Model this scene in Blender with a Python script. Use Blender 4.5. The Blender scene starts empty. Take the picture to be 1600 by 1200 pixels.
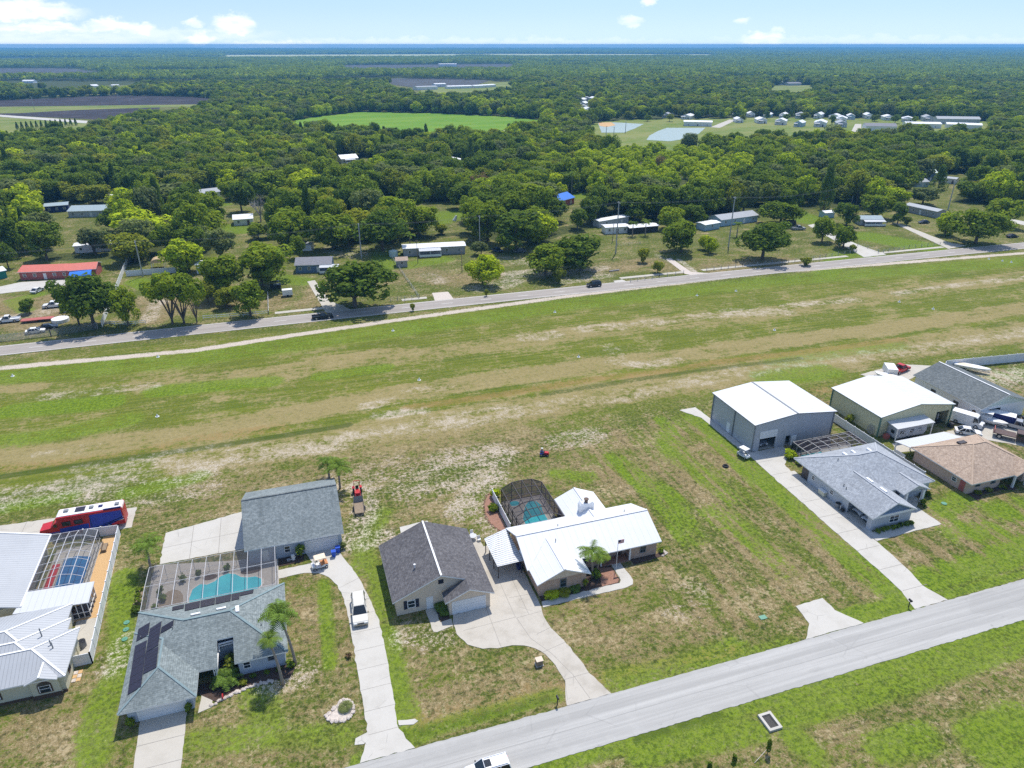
import bpy, bmesh, math, random
import numpy as np
from mathutils import Vector, Matrix, Euler, noise as mnoise
R = math.radians
S = bpy.context.scene
COL = S.collection
rnd = random.Random(7)

# ---------------------------------------------------------------- survey: photograph pixel -> point on the plane z (X along the street, Y away from it)
FPX = 1109.0; CAMH = 70.0
TH = math.atan((600 - 69.5) / FPX); PHI = R(17.9)
cT, sT, cP, sP = math.cos(TH), math.sin(TH), math.cos(PHI), math.sin(PHI)
def P(u, v, z=0.0):
    x = (u - 800) / FPX; y = (600 - v) / FPX
    t = (z - CAMH) / (-sT + y * cT)
    X = x * t; Y = (cT + y * sT) * t
    return Vector((X * cP + Y * sP, -X * sP + Y * cP, z))
def proj(p):
    X = p[0] * cP - p[1] * sP; Y = p[0] * sP + p[1] * cP; Z = p[2] - CAMH
    d = Y * cT - Z * sT
    return 800 + FPX * X / d, 600 - FPX * (Y * sT + Z * cT) / d, d

# ---------------------------------------------------------------- mesh building
class MB:
    def __init__(s): s.v = []; s.f = []; s.m = []
    def add(s, vs, fs, m=0):
        o = len(s.v); s.v += [tuple(v) for v in vs]
        for f in fs: s.f.append([o + i for i in f]); s.m.append(m)
        return s
    def poly(s, pts, m=0): return s.add(pts, [list(range(len(pts)))], m)
    def prism(s, pts, z0, z1, m=0, mt=None):
        n = len(pts)
        if sum(pts[i][0] * pts[(i + 1) % n][1] - pts[(i + 1) % n][0] * pts[i][1] for i in range(n)) < 0: pts = pts[::-1]
        b = [(p[0], p[1], z0) for p in pts]; t = [(p[0], p[1], z1) for p in pts]
        s.add(b + t, [list(range(n))[::-1]] + [[i, (i + 1) % n, n + (i + 1) % n, n + i] for i in range(n)], m)
        return s.add(t, [list(range(n))], m if mt is None else mt)
    def box(s, x0, x1, y0, y1, z0, z1, m=0):
        return s.prism([(x0, y0), (x1, y0), (x1, y1), (x0, y1)], z0, z1, m)
    def ext(s, prof, axis, a0, a1, m=0, ms=None):
        """profile of (u,z) extruded along axis 'x' or 'y'"""
        n = len(prof)
        q = (lambda a, p: (a, p[0], p[1])) if axis == 'x' else (lambda a, p: (p[0], a, p[1]))
        vs = [q(a0, p) for p in prof] + [q(a1, p) for p in prof]
        o = len(s.v); s.v += vs
        fl = [list(range(n)), list(range(n, 2 * n))[::-1]] + [[i, n + i, n + (i + 1) % n, (i + 1) % n] for i in range(n)]
        for k, f in enumerate(fl):
            s.f.append([o + i for i in f]); s.m.append(ms[k - 2] if (ms is not None and k > 1) else m)
        return s
    def tube(s, p, q, r, n=6, r2=None, m=0, cap=True):
        p = Vector(p); q = Vector(q); r2 = r if r2 is None else r2
        d = (q - p); d = d.normalized() if d.length > 1e-6 else Vector((0, 0, 1))
        u = d.cross(Vector((0, 0, 1)) if abs(d.z) < .9 else Vector((1, 0, 0))).normalized(); w = d.cross(u)
        vs = []
        for c, rr in ((p, r), (q, r2)):
            for i in range(n):
                a = 2 * math.pi * i / n; vs.append(c + (u * math.cos(a) + w * math.sin(a)) * rr)
        fs = [[i, (i + 1) % n, n + (i + 1) % n, n + i] for i in range(n)]
        if cap: fs += [list(range(n))[::-1], list(range(n, 2 * n))]
        return s.add(vs, fs, m)
    def path(s, pts, r, n=5, m=0):
        for a, b in zip(pts[:-1], pts[1:]): s.tube(a, b, r, n, None, m, False)
        return s
    def bar(s, p, q, w=.05, h=None, m=0):
        p = Vector(p); q = Vector(q); h = w if h is None else h
        d = (q - p).normalized()
        u = d.cross(Vector((0, 0, 1)) if abs(d.z) < .95 else Vector((1, 0, 0))).normalized() * w / 2; k = u.normalized().cross(d) * h / 2
        vs = [c + a * u + b * k for c in (p, q) for a, b in ((-1, -1), (1, -1), (1, 1), (-1, 1))]
        return s.add(vs, [[0, 1, 2, 3], [7, 6, 5, 4], [0, 4, 5, 1], [1, 5, 6, 2], [2, 6, 7, 3], [3, 7, 4, 0]], m)
    def ball(s, c, rx, ry, rz, n=8, k=5, m=0, jit=0):
        vs = []; fs = []
        for j in range(k + 1):
            t = math.pi * j / k
            for i in range(n):
                a = 2 * math.pi * i / n; g = 1 + rnd.uniform(-jit, jit)
                vs.append((c[0] + rx * g * math.sin(t) * math.cos(a), c[1] + ry * g * math.sin(t) * math.sin(a), c[2] + rz * g * math.cos(t)))
        for j in range(k):
            for i in range(n): fs.append([j * n + i, (j + 1) * n + i, (j + 1) * n + (i + 1) % n, j * n + (i + 1) % n])
        return s.add(vs, fs, m)
    def loft(s, rings, m=0, cap=True):
        n = len(rings[0]); vs = [p for r in rings for p in r]; fs = []
        for j in range(len(rings) - 1):
            for i in range(n): fs.append([j * n + i, j * n + (i + 1) % n, (j + 1) * n + (i + 1) % n, (j + 1) * n + i])
        if cap: fs += [list(range(n))[::-1], [(len(rings) - 1) * n + i for i in range(n)]]
        return s.add(vs, fs, m)
    def build(s, name, mat, parent=None, smooth=False, fix=True):
        off = Vector((0, 0, 0)); q = parent
        while q is not None: off += q.location; q = q.parent
        me = bpy.data.meshes.new(name)
        me.from_pydata([(v[0] - off.x, v[1] - off.y, v[2] - off.z) for v in s.v], [], s.f)
        for m in (mat if isinstance(mat, (list, tuple)) else [mat]): me.materials.append(m)
        if max(s.m, default=0): me.polygons.foreach_set('material_index', s.m)
        if smooth: me.polygons.foreach_set('use_smooth', [True] * len(s.f))
        if fix:
            bm = bmesh.new(); bm.from_mesh(me); bmesh.ops.remove_doubles(bm, verts=bm.verts, dist=1e-5)
            bmesh.ops.recalc_face_normals(bm, faces=bm.faces); bm.to_mesh(me); bm.free()
        me.update()
        o = bpy.data.objects.new(name, me); COL.objects.link(o)
        if parent is not None: o.parent = parent
        return o

def tag(o, label=None, cat=None, group=None, kind=None):
    if label: o['label'] = label
    if cat: o['category'] = cat
    if group: o['group'] = group
    if kind: o['kind'] = kind
    return o
def thing(name, label, cat, loc=(0, 0, 0), group=None, rz=0):
    o = bpy.data.objects.new(name, None); COL.objects.link(o); o.location = loc; o.rotation_euler = (0, 0, rz)
    o.empty_display_size = .3
    return tag(o, label, cat, group)
def clone(root, loc, rz=0, label=None, scale=None):
    r = root.copy(); COL.objects.link(r); r.location = loc; r.rotation_euler = (0, 0, rz)
    if scale is not None: r.scale = scale
    if label: r['label'] = label
    for ch in root.children:
        c = ch.copy(); COL.objects.link(c); c.parent = r
        for gch in ch.children:
            d = gch.copy(); COL.objects.link(d); d.parent = c
    return r
def place(root, loc, rz=0, scale=None):
    root.location = loc; root.rotation_euler = (0, 0, rz)
    if scale is not None: root.scale = scale
    return root

# ---------------------------------------------------------------- materials
MATS = {}
def newmat(name):
    m = bpy.data.materials.new(name); m.use_nodes = True; nt = m.node_tree
    for n in list(nt.nodes): nt.nodes.remove(n)
    out = nt.nodes.new('ShaderNodeOutputMaterial')
    return m, nt, out
class N:
    """small node helper"""
    def __init__(s, nt): s.nt = nt
    def __call__(s, t, **kw):
        n = s.nt.nodes.new(t)
        ins = kw.pop('i', {})
        for k, v in kw.items(): setattr(n, k, v)
        for k, v in ins.items(): s.set(n.inputs[k], v)
        return n
    def set(s, sock, v):
        if isinstance(v, bpy.types.NodeSocket): s.nt.links.new(v, sock)
        elif isinstance(v, bpy.types.Node): s.nt.links.new(v.outputs[0], sock)
        else:
            if isinstance(v, (tuple, list)) and len(v) == 3 and sock.type == 'RGBA': v = (*v, 1)
            sock.default_value = v
    def math(s, op, a, b=0.0, c=None, clamp=False):
        n = s.nt.nodes.new('ShaderNodeMath'); n.operation = op; n.use_clamp = clamp
        s.set(n.inputs[0], a); s.set(n.inputs[1], b)
        if c is not None: s.set(n.inputs[2], c)
        return n.outputs[0]
    def mix(s, f, a, b, mode='MIX'):
        n = s.nt.nodes.new('ShaderNodeMix'); n.data_type = 'RGBA'; n.blend_type = mode; n.clamp_factor = True
        s.set(n.inputs[0], f); s.set(n.inputs[6], a); s.set(n.inputs[7], b)
        return n.outputs[2]
    def ss(s, x, lo, hi):
        n = s.nt.nodes.new('ShaderNodeMapRange'); n.interpolation_type = 'SMOOTHSTEP'
        s.set(n.inputs[0], x); s.set(n.inputs[1], lo); s.set(n.inputs[2], hi)
        return n.outputs[0]
    def noise(s, vec, scale, detail=3, rough=.55, dist=0):
        n = s.nt.nodes.new('ShaderNodeTexNoise'); s.set(n.inputs['Vector'], vec)
        n.inputs['Scale'].default_value = scale; n.inputs['Detail'].default_value = detail
        n.inputs['Roughness'].default_value = rough; n.inputs['Distortion'].default_value = dist
        return n.outputs[0]
    def mapping(s, vec, scale=(1, 1, 1), loc=(0, 0, 0), rot=(0, 0, 0)):
        n = s.nt.nodes.new('ShaderNodeMapping'); s.set(n.inputs[0], vec)
        n.inputs['Scale'].default_value = scale; n.inputs['Location'].default_value = loc; n.inputs['Rotation'].default_value = rot
        return n.outputs[0]
def bsdf(n, out, col, rough=.6, metal=0, bump=None, bs=.3, bd=.02, spec=.4):
    b = n('ShaderNodeBsdfPrincipled')
    n.set(b.inputs['Base Color'], col); n.set(b.inputs['Roughness'], rough); b.inputs['Metallic'].default_value = metal
    b.inputs['Specular IOR Level'].default_value = spec
    if bump is not None:
        k = n('ShaderNodeBump', i={'Height': bump, 'Strength': bs, 'Distance': bd}); n.set(b.inputs['Normal'], k.outputs[0])
    n.nt.links.new(b.outputs[0], out.inputs[0])
    return b
def plain(name, c, rough=.6, var=.12, scale=1.5, metal=0, spec=.4):
    if name in MATS: return MATS[name]
    m, nt, out = newmat(name); n = N(nt)
    tc = n('ShaderNodeTexCoord').outputs['Object']
    f = n.noise(tc, scale, 4, .6); g = n.noise(tc, scale * 7, 2, .6)
    f = n.math('ADD', n.math('MULTIPLY', f, .65), n.math('MULTIPLY', g, .35))
    dk = tuple(x * (1 - var) for x in c); lt = tuple(min(1, x * (1 + var)) for x in c)
    bsdf(n, out, n.mix(n.ss(f, .3, .7), dk, lt), rough, metal, spec=spec)
    MATS[name] = m; return m
def shingle(name, c1, c2, axis='x', mort=.55):
    m, nt, out = newmat(name); n = N(nt)
    tc = n('ShaderNodeTexCoord').outputs['Object']
    v = n.mapping(tc, (1, 1, 1), rot=(0, 0, 0 if axis == 'x' else R(90)))
    br = n('ShaderNodeTexBrick', i={'Vector': v, 'Color1': c1, 'Color2': c2, 'Mortar': tuple(x * mort for x in c1), 'Scale': 1.0, 'Mortar Size': .018, 'Brick Width': .55, 'Row Height': .22, 'Bias': -.1})
    w = n.noise(n.mapping(tc, (1.6, 1.6, 1)), 1.6, 6, .75)
    col = n.mix(n.ss(w, .38, .62), n.mix(.55, br.outputs[0], tuple(x * .55 for x in c1)), n.mix(.35, br.outputs[0], c2))
    big = n.noise(tc, .22, 4, .6)
    col = n.mix(n.math('MULTIPLY', n.ss(big, .45, .7), .35), col, tuple(x * .62 for x in c1))
    st = n.noise(n.mapping(tc, (1.3, .12, .3) if axis == 'x' else (.12, 1.3, .3)), 1.0, 4, .65)
    col = n.mix(n.math('MULTIPLY', n.ss(st, .52, .68), .32), col, tuple(x * .5 for x in c1))
    bsdf(n, out, col, .9, 0, br.outputs[1], .3, .01, .2); return m
def ribbed(name, c, period=.4, axis='x', dark=.7, rough=.4, metal=0.0, dirt=.15, lw=.1):
    m, nt, out = newmat(name); n = N(nt)
    tc = n('ShaderNodeTexCoord').outputs['Object']
    sep = n('ShaderNodeSeparateXYZ', i={0: tc})
    x = sep.outputs['xyz'.index(axis)]
    fr = n.math('FRACT', n.math('DIVIDE', x, period))
    line = n.math('SUBTRACT', 1.0, n.ss(n.math('ABSOLUTE', n.math('SUBTRACT', fr, .5)), lw * .5, lw))
    d = n.noise(n.mapping(tc, (.6, .6, .6)), .8, 5, .65); d2 = n.noise(tc, .15, 3)
    col = n.mix(n.math('MULTIPLY', n.ss(d, .45, .75), dirt), c, tuple(v * .55 for v in c))
    col = n.mix(n.math('MULTIPLY', n.ss(d2, .45, .7), dirt), col, tuple(v * .7 for v in c))
    col = n.mix(n.math('MULTIPLY', line, 1 - dark), col, tuple(v * .35 for v in c))
    bsdf(n, out, col, rough, metal, line, .5, .03); return m
def brickmat(name, c1, c2, mortar):
    m, nt, out = newmat(name); n = N(nt)
    tc = n('ShaderNodeTexCoord').outputs['Object']
    s = n('ShaderNodeSeparateXYZ', i={0: tc})
    v = n('ShaderNodeCombineXYZ', i={0: n.math('ADD', s.outputs[0], s.outputs[1]), 1: s.outputs[2]})
    br = n('ShaderNodeTexBrick', i={'Vector': v.outputs[0], 'Color1': c1, 'Color2': c2, 'Mortar': mortar, 'Scale': 1.0, 'Mortar Size': .02, 'Brick Width': .42, 'Row Height': .14})
    w = n.noise(tc, 3, 4, .7)
    bsdf(n, out, n.mix(n.ss(w, .35, .7), br.outputs[0], tuple(x * .8 for x in c2)), .85, 0, br.outputs[1], .3, .01, .2); return m
def concrete(name, c, stain=.35, sc=.35):
    m, nt, out = newmat(name); n = N(nt)
    p = n('ShaderNodeNewGeometry').outputs['Position']
    a = n.noise(p, sc, 5, .65); b = n.noise(p, 2.2, 5, .7); d = n.noise(p, 14, 3, .6)
    col = n.mix(n.math('MULTIPLY', n.ss(a, .42, .72), stain), c, tuple(x * y for x, y in zip(c, (.66, .64, .6))))
    col = n.mix(n.math('MULTIPLY', n.ss(b, .5, .75), stain * .7), col, tuple(x * .72 for x in c))
    col = n.mix(n.math('MULTIPLY', n.ss(d, .4, .7), .14), col, tuple(x * .7 for x in c))
    cr = n('ShaderNodeTexVoronoi', feature='DISTANCE_TO_EDGE', i={'Vector': n.mix(.12, p, n.noise(p, 1.2, 4)) if False else p, 'Scale': .22})
    k = n.math('MULTIPLY', n.math('SUBTRACT', 1, n.ss(cr.outputs[0], .0, .012)), n.ss(n.noise(p, .3, 2), .52, .6))
    col = n.mix(n.math('MULTIPLY', k, .5), col, tuple(x * .4 for x in c))
    bsdf(n, out, col, .85, 0, d, .15, .01, .25); return m
def asphalt(name, c, along='x'):
    m, nt, out = newmat(name); n = N(nt)
    p = n('ShaderNodeNewGeometry').outputs['Position']
    st = n.noise(n.mapping(p, (.03, 1.1, 1)), 1.0, 5, .6); b = n.noise(p, .5, 5, .65); d = n.noise(p, 9, 3, .7)
    st2 = n.noise(n.mapping(p, (.012, .5, 1), (3, 9, 0)), 1.0, 3, .5)
    col = n.mix(n.ss(st, .35, .68), tuple(x * .86 for x in c), tuple(x * 1.1 for x in c))
    col = n.mix(n.math('MULTIPLY', n.ss(st2, .55, .6), .3), col, tuple(x * .8 for x in c))
    col = n.mix(n.math('MULTIPLY', n.ss(b, .5, .75), .35), col, tuple(x * 1.15 for x in c))
    col = n.mix(n.math('MULTIPLY', n.ss(d, .35, .7), .25), col, tuple(x * .75 for x in c))
    cr = n('ShaderNodeTexVoronoi', feature='DISTANCE_TO_EDGE', i={'Vector': n.mapping(p, (.16, .3, 1)), 'Scale': 1.0})
    k = n.math('MULTIPLY', n.math('SUBTRACT', 1, n.ss(cr.outputs[0], .004, .02)), n.ss(n.noise(p, .12, 3), .47, .6))
    col = n.mix(n.math('MULTIPLY', k, .22), col, tuple(x * .45 for x in c))
    yy = n('ShaderNodeSeparateXYZ', i={0: p}).outputs[1]; wv = n.math('ADD', yy, n.math('MULTIPLY', n.noise(n.mapping(p, (.06, .01, 1)), 1, 2), .5))
    for y0_, w_, k_ in ((51.15, .07, .45), (49.65, .55, .1), (52.4, .55, .1), (50.3, .05, .2), (53.1, .05, .18)): col = n.mix(n.math('MULTIPLY', n.math('SUBTRACT', 1, n.ss(n.math('ABSOLUTE', n.math('SUBTRACT', wv, y0_)), w_ * .4, w_)), k_), col, tuple(x * .5 for x in c))
    pt = n.ss(n.noise(n.mapping(p, (.05, .16, 1), (7, 2, 0)), 1.0, 2, .4), .6, .615); col = n.mix(n.math('MULTIPLY', pt, .22), col, tuple(x * .62 for x in c))
    oil = n.ss(n.noise(p, .8, 4, .6), .66, .74); col = n.mix(n.math('MULTIPLY', oil, .4), col, tuple(x * .5 for x in c))
    bsdf(n, out, col, .85, 0, d, .2, .01, .25); return m
def leafmat(name, c, var=.45, hue=(1.25, 1.05, .6), trans=.5):
    m, nt, out = newmat(name); n = N(nt)
    oi = n('ShaderNodeObjectInfo').outputs['Random']
    p = n('ShaderNodeNewGeometry').outputs['Position']
    big = n.noise(p, .012, 3, .6); mid = n.noise(p, .55, 3, .6)
    dk = tuple(x * (1 - var) for x in c); lt = tuple(x * (1 + var * .8) * h for x, h in zip(c, hue))
    f = n.math('ADD', n.math('MULTIPLY', oi, .55), n.math('ADD', n.math('MULTIPLY', n.ss(big, .3, .7), .3), n.math('MULTIPLY', mid, .3)))
    col = n.mix(n.ss(f, .2, .95), dk, lt)
    ri = n.nt.nodes.new('ShaderNodeNewGeometry').outputs['Random Per Island']
    col = n.mix(n.math('MULTIPLY', n.math('POWER', ri, 1.6), .75), col, tuple(min(1, x * 2.1) for x in c))  # random leaves coloured brighter, painting in a sunlit sparkle
    d = n('ShaderNodeBsdfDiffuse', i={0: col}); t = n('ShaderNodeBsdfTranslucent', i={0: n.mix(.5, col, (.16, .24, .02))})
    mx = n('ShaderNodeMixShader', i={0: trans, 1: d.outputs[0], 2: t.outputs[0]})
    nt.links.new(mx.outputs[0], out.inputs[0]); return m
def screenmat(name, c, op):
    m, nt, out = newmat(name); n = N(nt)
    d = n('ShaderNodeBsdfDiffuse', i={0: (*c, 1)}); t = n('ShaderNodeBsdfTransparent')
    nt.links.new(n('ShaderNodeMixShader', i={0: op, 1: t.outputs[0], 2: d.outputs[0]}).outputs[0], out.inputs[0]); return m
def watermat(name, c, deep, rough=.06):
    m, nt, out = newmat(name); n = N(nt)
    p = n('ShaderNodeNewGeometry').outputs['Position']
    f = n.noise(p, .35, 3); r = n.noise(p, 5, 4, .6, .6)
    bsdf(n, out, n.mix(n.ss(f, .35, .65), c, deep), rough, 0, r, .12, .03, .5); return m
def glassmat(name, c=(.02, .03, .04)):
    m, nt, out = newmat(name); n = N(nt); bsdf(n, out, c, .08, 0, spec=.8); return m
M = {}
M['white'] = plain('white_paint', (.78, .78, .77), .5, .05)
M['vinyl'] = plain('white_vinyl', (.74, .75, .77), .45, .05)
M['whiteroof'] = ribbed('white_metal_roof', (.74, .75, .765), 1.0, 'x', .95, .42, 0, .1, .07)
M['greyroof'] = ribbed('pale_grey_metal_roof', (.42, .435, .45), .42, 'y', .5, .45, 0, .18, .07)
M['greyroofx'] = ribbed('pale_metal_roof_front', (.42, .435, .45), .42, 'x', .5, .45, 0, .18, .07)
M['steelroof'] = ribbed('steel_building_roof', (.66, .68, .7), .9, 'y', .78, .45, 0, .16, .08)
M['corr'] = ribbed('corrugated_sheet', (.62, .64, .66), .45, 'y', .45, .4, .2, .3, .2)
M['lean'] = ribbed('white_leanto_sheet', (.58, .59, .6), .8, 'x', .8, .4, 0, .08, .05)
M['greywall'] = ribbed('grey_steel_siding', (.46, .475, .5), .3, 'x', .82, .5, 0, .15, .12)
M['greywally'] = ribbed('grey_steel_siding_side', (.46, .475, .5), .3, 'y', .82, .5, 0, .15, .12)
M['yelwall'] = ribbed('cream_steel_siding', (.62, .6, .38), .3, 'y', .85, .5, 0, .15, .12)
M['greentrim'] = plain('green_trim', (.1, .2, .16), .5)
M['greytrim'] = plain('grey_trim', (.2, .21, .22), .5)
M['sh_green'] = shingle('blue_green_shingles', (.205, .24, .238), (.32, .36, .352))
M['sh_dark'] = shingle('charcoal_shingles', (.115, .11, .116), (.2, .192, .195), 'y')
M['sh_grey'] = shingle('light_grey_shingles', (.37, .395, .43), (.48, .51, .54))
M['sh_tan'] = shingle('tan_shingles', (.45, .33, .245), (.6, .47, .36))
M['sh_slate'] = shingle('slate_shingles', (.135, .155, .16), (.23, .25, .25), 'y')
M['blue_stucco'] = plain('pale_blue_stucco', (.42, .47, .54), .8, .06)
M['tan_stucco'] = plain('peach_stucco', (.66, .55, .43), .85, .06)
M['cream'] = plain('cream_stucco', (.6, .57, .42), .85, .06)
M['pink'] = plain('salmon_stucco', (.58, .43, .34), .85, .06)
M['lgrey'] = plain('pale_grey_stucco', (.45, .47, .5), .85, .06)
M['mint'] = plain('mint_siding', (.58, .66, .6), .7, .06)
M['brick'] = brickmat('pink_brick', (.42, .25, .17), (.55, .37, .26), (.5, .45, .4))
M['brown'] = plain('brown_trim', (.1, .06, .04), .6)
M['glass'] = glassmat('window_glass'); M['carglass'] = glassmat('car_glass', (.012, .016, .02))
M['shutter'] = plain('navy_shutter', (.02, .025, .05), .6)
M['gdoor'] = ribbed('white_garage_door', (.74, .75, .75), .55, 'z', .8, .5, 0, .06, .05)
M['conc'] = concrete('driveway_concrete', (.5, .465, .4), .3)
M['conc_white'] = concrete('bright_concrete', (.53, .505, .455), .3)
M['conc_old'] = concrete('cracked_concrete', (.5, .46, .395), .55)
M['joint'] = plain('slab_joint', (.27, .25, .22), .9)
M['paver'] = brickmat('paver_deck', (.42, .375, .325), (.48, .435, .38), (.34, .31, .28))
M['asphalt'] = asphalt('worn_grey_asphalt', (.43, .42, .395))
M['asphalt2'] = asphalt('county_road_asphalt', (.36, .325, .29))
M['paint'] = plain('road_paint', (.72, .7, .66), .7, .15, 3)
M['tangravel'] = plain('orange_gravel', (.56, .36, .17), .95, .18, 5)
M['mulch'] = plain('dark_mulch', (.07, .045, .035), .95, .4, 5)
M['redmulch'] = plain('red_mulch', (.3, .16, .11), .95, .3, 5)
M['stone'] = plain('pale_stone', (.55, .48, .42), .9, .25, 3)
M['bronze'] = plain('bronze_frame', (.05, .04, .04), .45)
M['screen_dark'] = screenmat('dark_screen', (.035, .03, .04), .5)
M['screen'] = screenmat('grey_screen', (.1, .1, .11), .32)
M['pool'] = watermat('pool_water', (.07, .52, .56), (.05, .42, .48))
M['poolblue'] = watermat('deep_blue_pool_water', (.01, .16, .36), (.01, .11, .3))
M['pond'] = watermat('pond_water', (.3, .38, .36), (.24, .32, .3), .5)
M['solar'] = plain('solar_panel', (.028, .022, .035), .35, .15)
M['skylight'] = plain('skylight_dome', (.85, .86, .88), .25, .03)
M['rubber'] = plain('tyre_rubber', (.018, .018, .02), .8)
M['rim'] = plain('alloy_rim', (.5, .5, .52), .35, .1, metal=.6)
M['steel'] = plain('galvanised_steel', (.42, .43, .44), .5, .12, metal=.3)
M['black'] = plain('black_plastic', (.02, .02, .022), .5)
M['red'] = plain('red_paint', (.5, .02, .025), .35)
M['blue'] = plain('royal_blue_paint', (.02, .05, .36), .35)
M['binblue'] = plain('bin_blue', (.01, .08, .5), .5)
M['orange'] = plain('tan_vinyl_seat', (.6, .27, .11), .6)
M['cream2'] = plain('cream_canopy', (.75, .62, .46), .6)
M['wood'] = plain('weathered_wood', (.26, .2, .14), .9, .25, 4)
M['greywood'] = plain('grey_stockade_wood', (.36, .36, .35), .9, .22, 6)
M['bark'] = plain('grey_brown_bark', (.14, .11, .085), .95, .3, 2)
M['deadbark'] = plain('bleached_bark', (.42, .38, .36), .95, .15, 2)
M['palmbark'] = plain('palm_trunk', (.3, .25, .2), .95, .25, 6)
M['redroof'] = plain('coral_metal_roof', (.62, .17, .12), .5)
M['redwall'] = plain('brick_red_wall', (.42, .12, .1), .8)
M['tarp'] = plain('blue_tarp', (.01, .16, .62), .4)
M['bluewall'] = plain('slate_blue_siding', (.13, .2, .32), .7)
M['ltbluewall'] = plain('light_blue_siding', (.38, .5, .58), .7)
M['tealgreen'] = plain('teal_green_wall', (.03, .25, .2), .7)
M['greyshed'] = plain('grey_siding', (.36, .35, .34), .7)
M['orangecan'] = plain('orange_canopy', (.5, .36, .2), .6)
M['greenlid'] = plain('green_lid', (.1, .27, .18), .5)
M['skin'] = plain('skin', (.55, .33, .24), .6)
M['navy'] = plain('navy_cloth', (.02, .025, .12), .9)
M['denim'] = plain('denim_cloth', (.03, .07, .18), .9)
M['lamp'] = plain('lamp_lens', (.8, .8, .78), .15)
M['taillamp'] = plain('tail_lamp', (.45, .01, .01), .25)
M['leaf'] = leafmat('oak_leaves', (.19, .265, .028))
M['leafdark'] = leafmat('dark_oak_leaves', (.125, .19, .03), .3)
M['leaflime'] = leafmat('lime_leaves', (.36, .45, .022), .25, (1.15, 1.0, .7), .38)
M['leafyel'] = leafmat('olive_leaves', (.235, .275, .038))
M['leafgrey'] = leafmat('grey_green_leaves', (.17, .2, .075), .3, (1.1, 1.05, .9))
M['leafbrown'] = leafmat('dead_brown_leaves', (.22, .13, .08), .25, (1.1, 1, .9))
M['palmleaf'] = leafmat('palm_fronds', (.12, .19, .035), .25, (1.2, 1.0, .7), .3)

# ---------------------------------------------------------------- ground sheet with hand-laid wear masks
def axis_vals(lo, hi, step, far_lo, far_hi, g=1.07):
    v = list(np.arange(lo, hi, step)); s = step; x = v[-1]
    while x < far_hi: s *= g; x += s; v.append(x)
    s = step; x = v[0]; pre = []
    while x > far_lo: s *= g; x -= s; pre.append(x)
    return np.array(pre[::-1] + v)
gx = axis_vals(-150, 300, .75, -16000, 16000); gy = axis_vals(25, 285, .7, -600, 13600)
GX, GY = np.meshgrid(gx, gy)
CH = {k: np.zeros(GX.shape, np.float32) for k in ('sand', 'dry', 'lush', 'red', 'dark', 'floor')}
def sm(x): x = np.clip(x, 0, 1); return x * x * (3 - 2 * x)
def W2(pts): return [((q[0], q[1]) if len(q) == 3 else tuple(P(q[0], q[1])[:2])) for q in pts]
def window(pts, pad):
    xs = [p[0] for p in pts]; ys = [p[1] for p in pts]
    i0, i1 = np.searchsorted(gx, [min(xs) - pad, max(xs) + pad]); j0, j1 = np.searchsorted(gy, [min(ys) - pad, max(ys) + pad])
    return slice(j0, j1), slice(i0, i1)
def segdist(X, Y, pts, closed=False):
    d = np.full(X.shape, 1e9)
    for a, b in zip(pts, pts[1:] + (pts[:1] if closed else [])):
        vx, vy = b[0] - a[0], b[1] - a[1]; L2 = vx * vx + vy * vy + 1e-9
        t = np.clip(((X - a[0]) * vx + (Y - a[1]) * vy) / L2, 0, 1)
        d = np.minimum(d, np.hypot(X - a[0] - t * vx, Y - a[1] - t * vy))
    return d
def st(ch, pts, w, k=1.0):
    pts = W2(pts); w_ = window(pts, w * 1.6); d = segdist(GX[w_], GY[w_], pts)
    CH[ch][w_] = np.maximum(CH[ch][w_], k * sm(1.5 - d / w))
def inside(X, Y, pts):
    r = np.zeros(X.shape, bool); n = len(pts)
    for i in range(n):
        x0, y0 = pts[i]; x1, y1 = pts[(i + 1) % n]
        c = ((y0 > Y) != (y1 > Y)) & (X < (x1 - x0) * (Y - y0) / (y1 - y0 + 1e-12) + x0); r ^= c
    return r
def ar(ch, pts, k=1.0, blur=3.0):
    pts = W2(pts); w_ = window(pts, blur * 2); X, Y = GX[w_], GY[w_]
    d = segdist(X, Y, pts, True); d = np.where(inside(X, Y, pts), d, -d)
    CH[ch][w_] = np.maximum(CH[ch][w_], k * sm(.5 + d / (2 * blur)))
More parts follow.
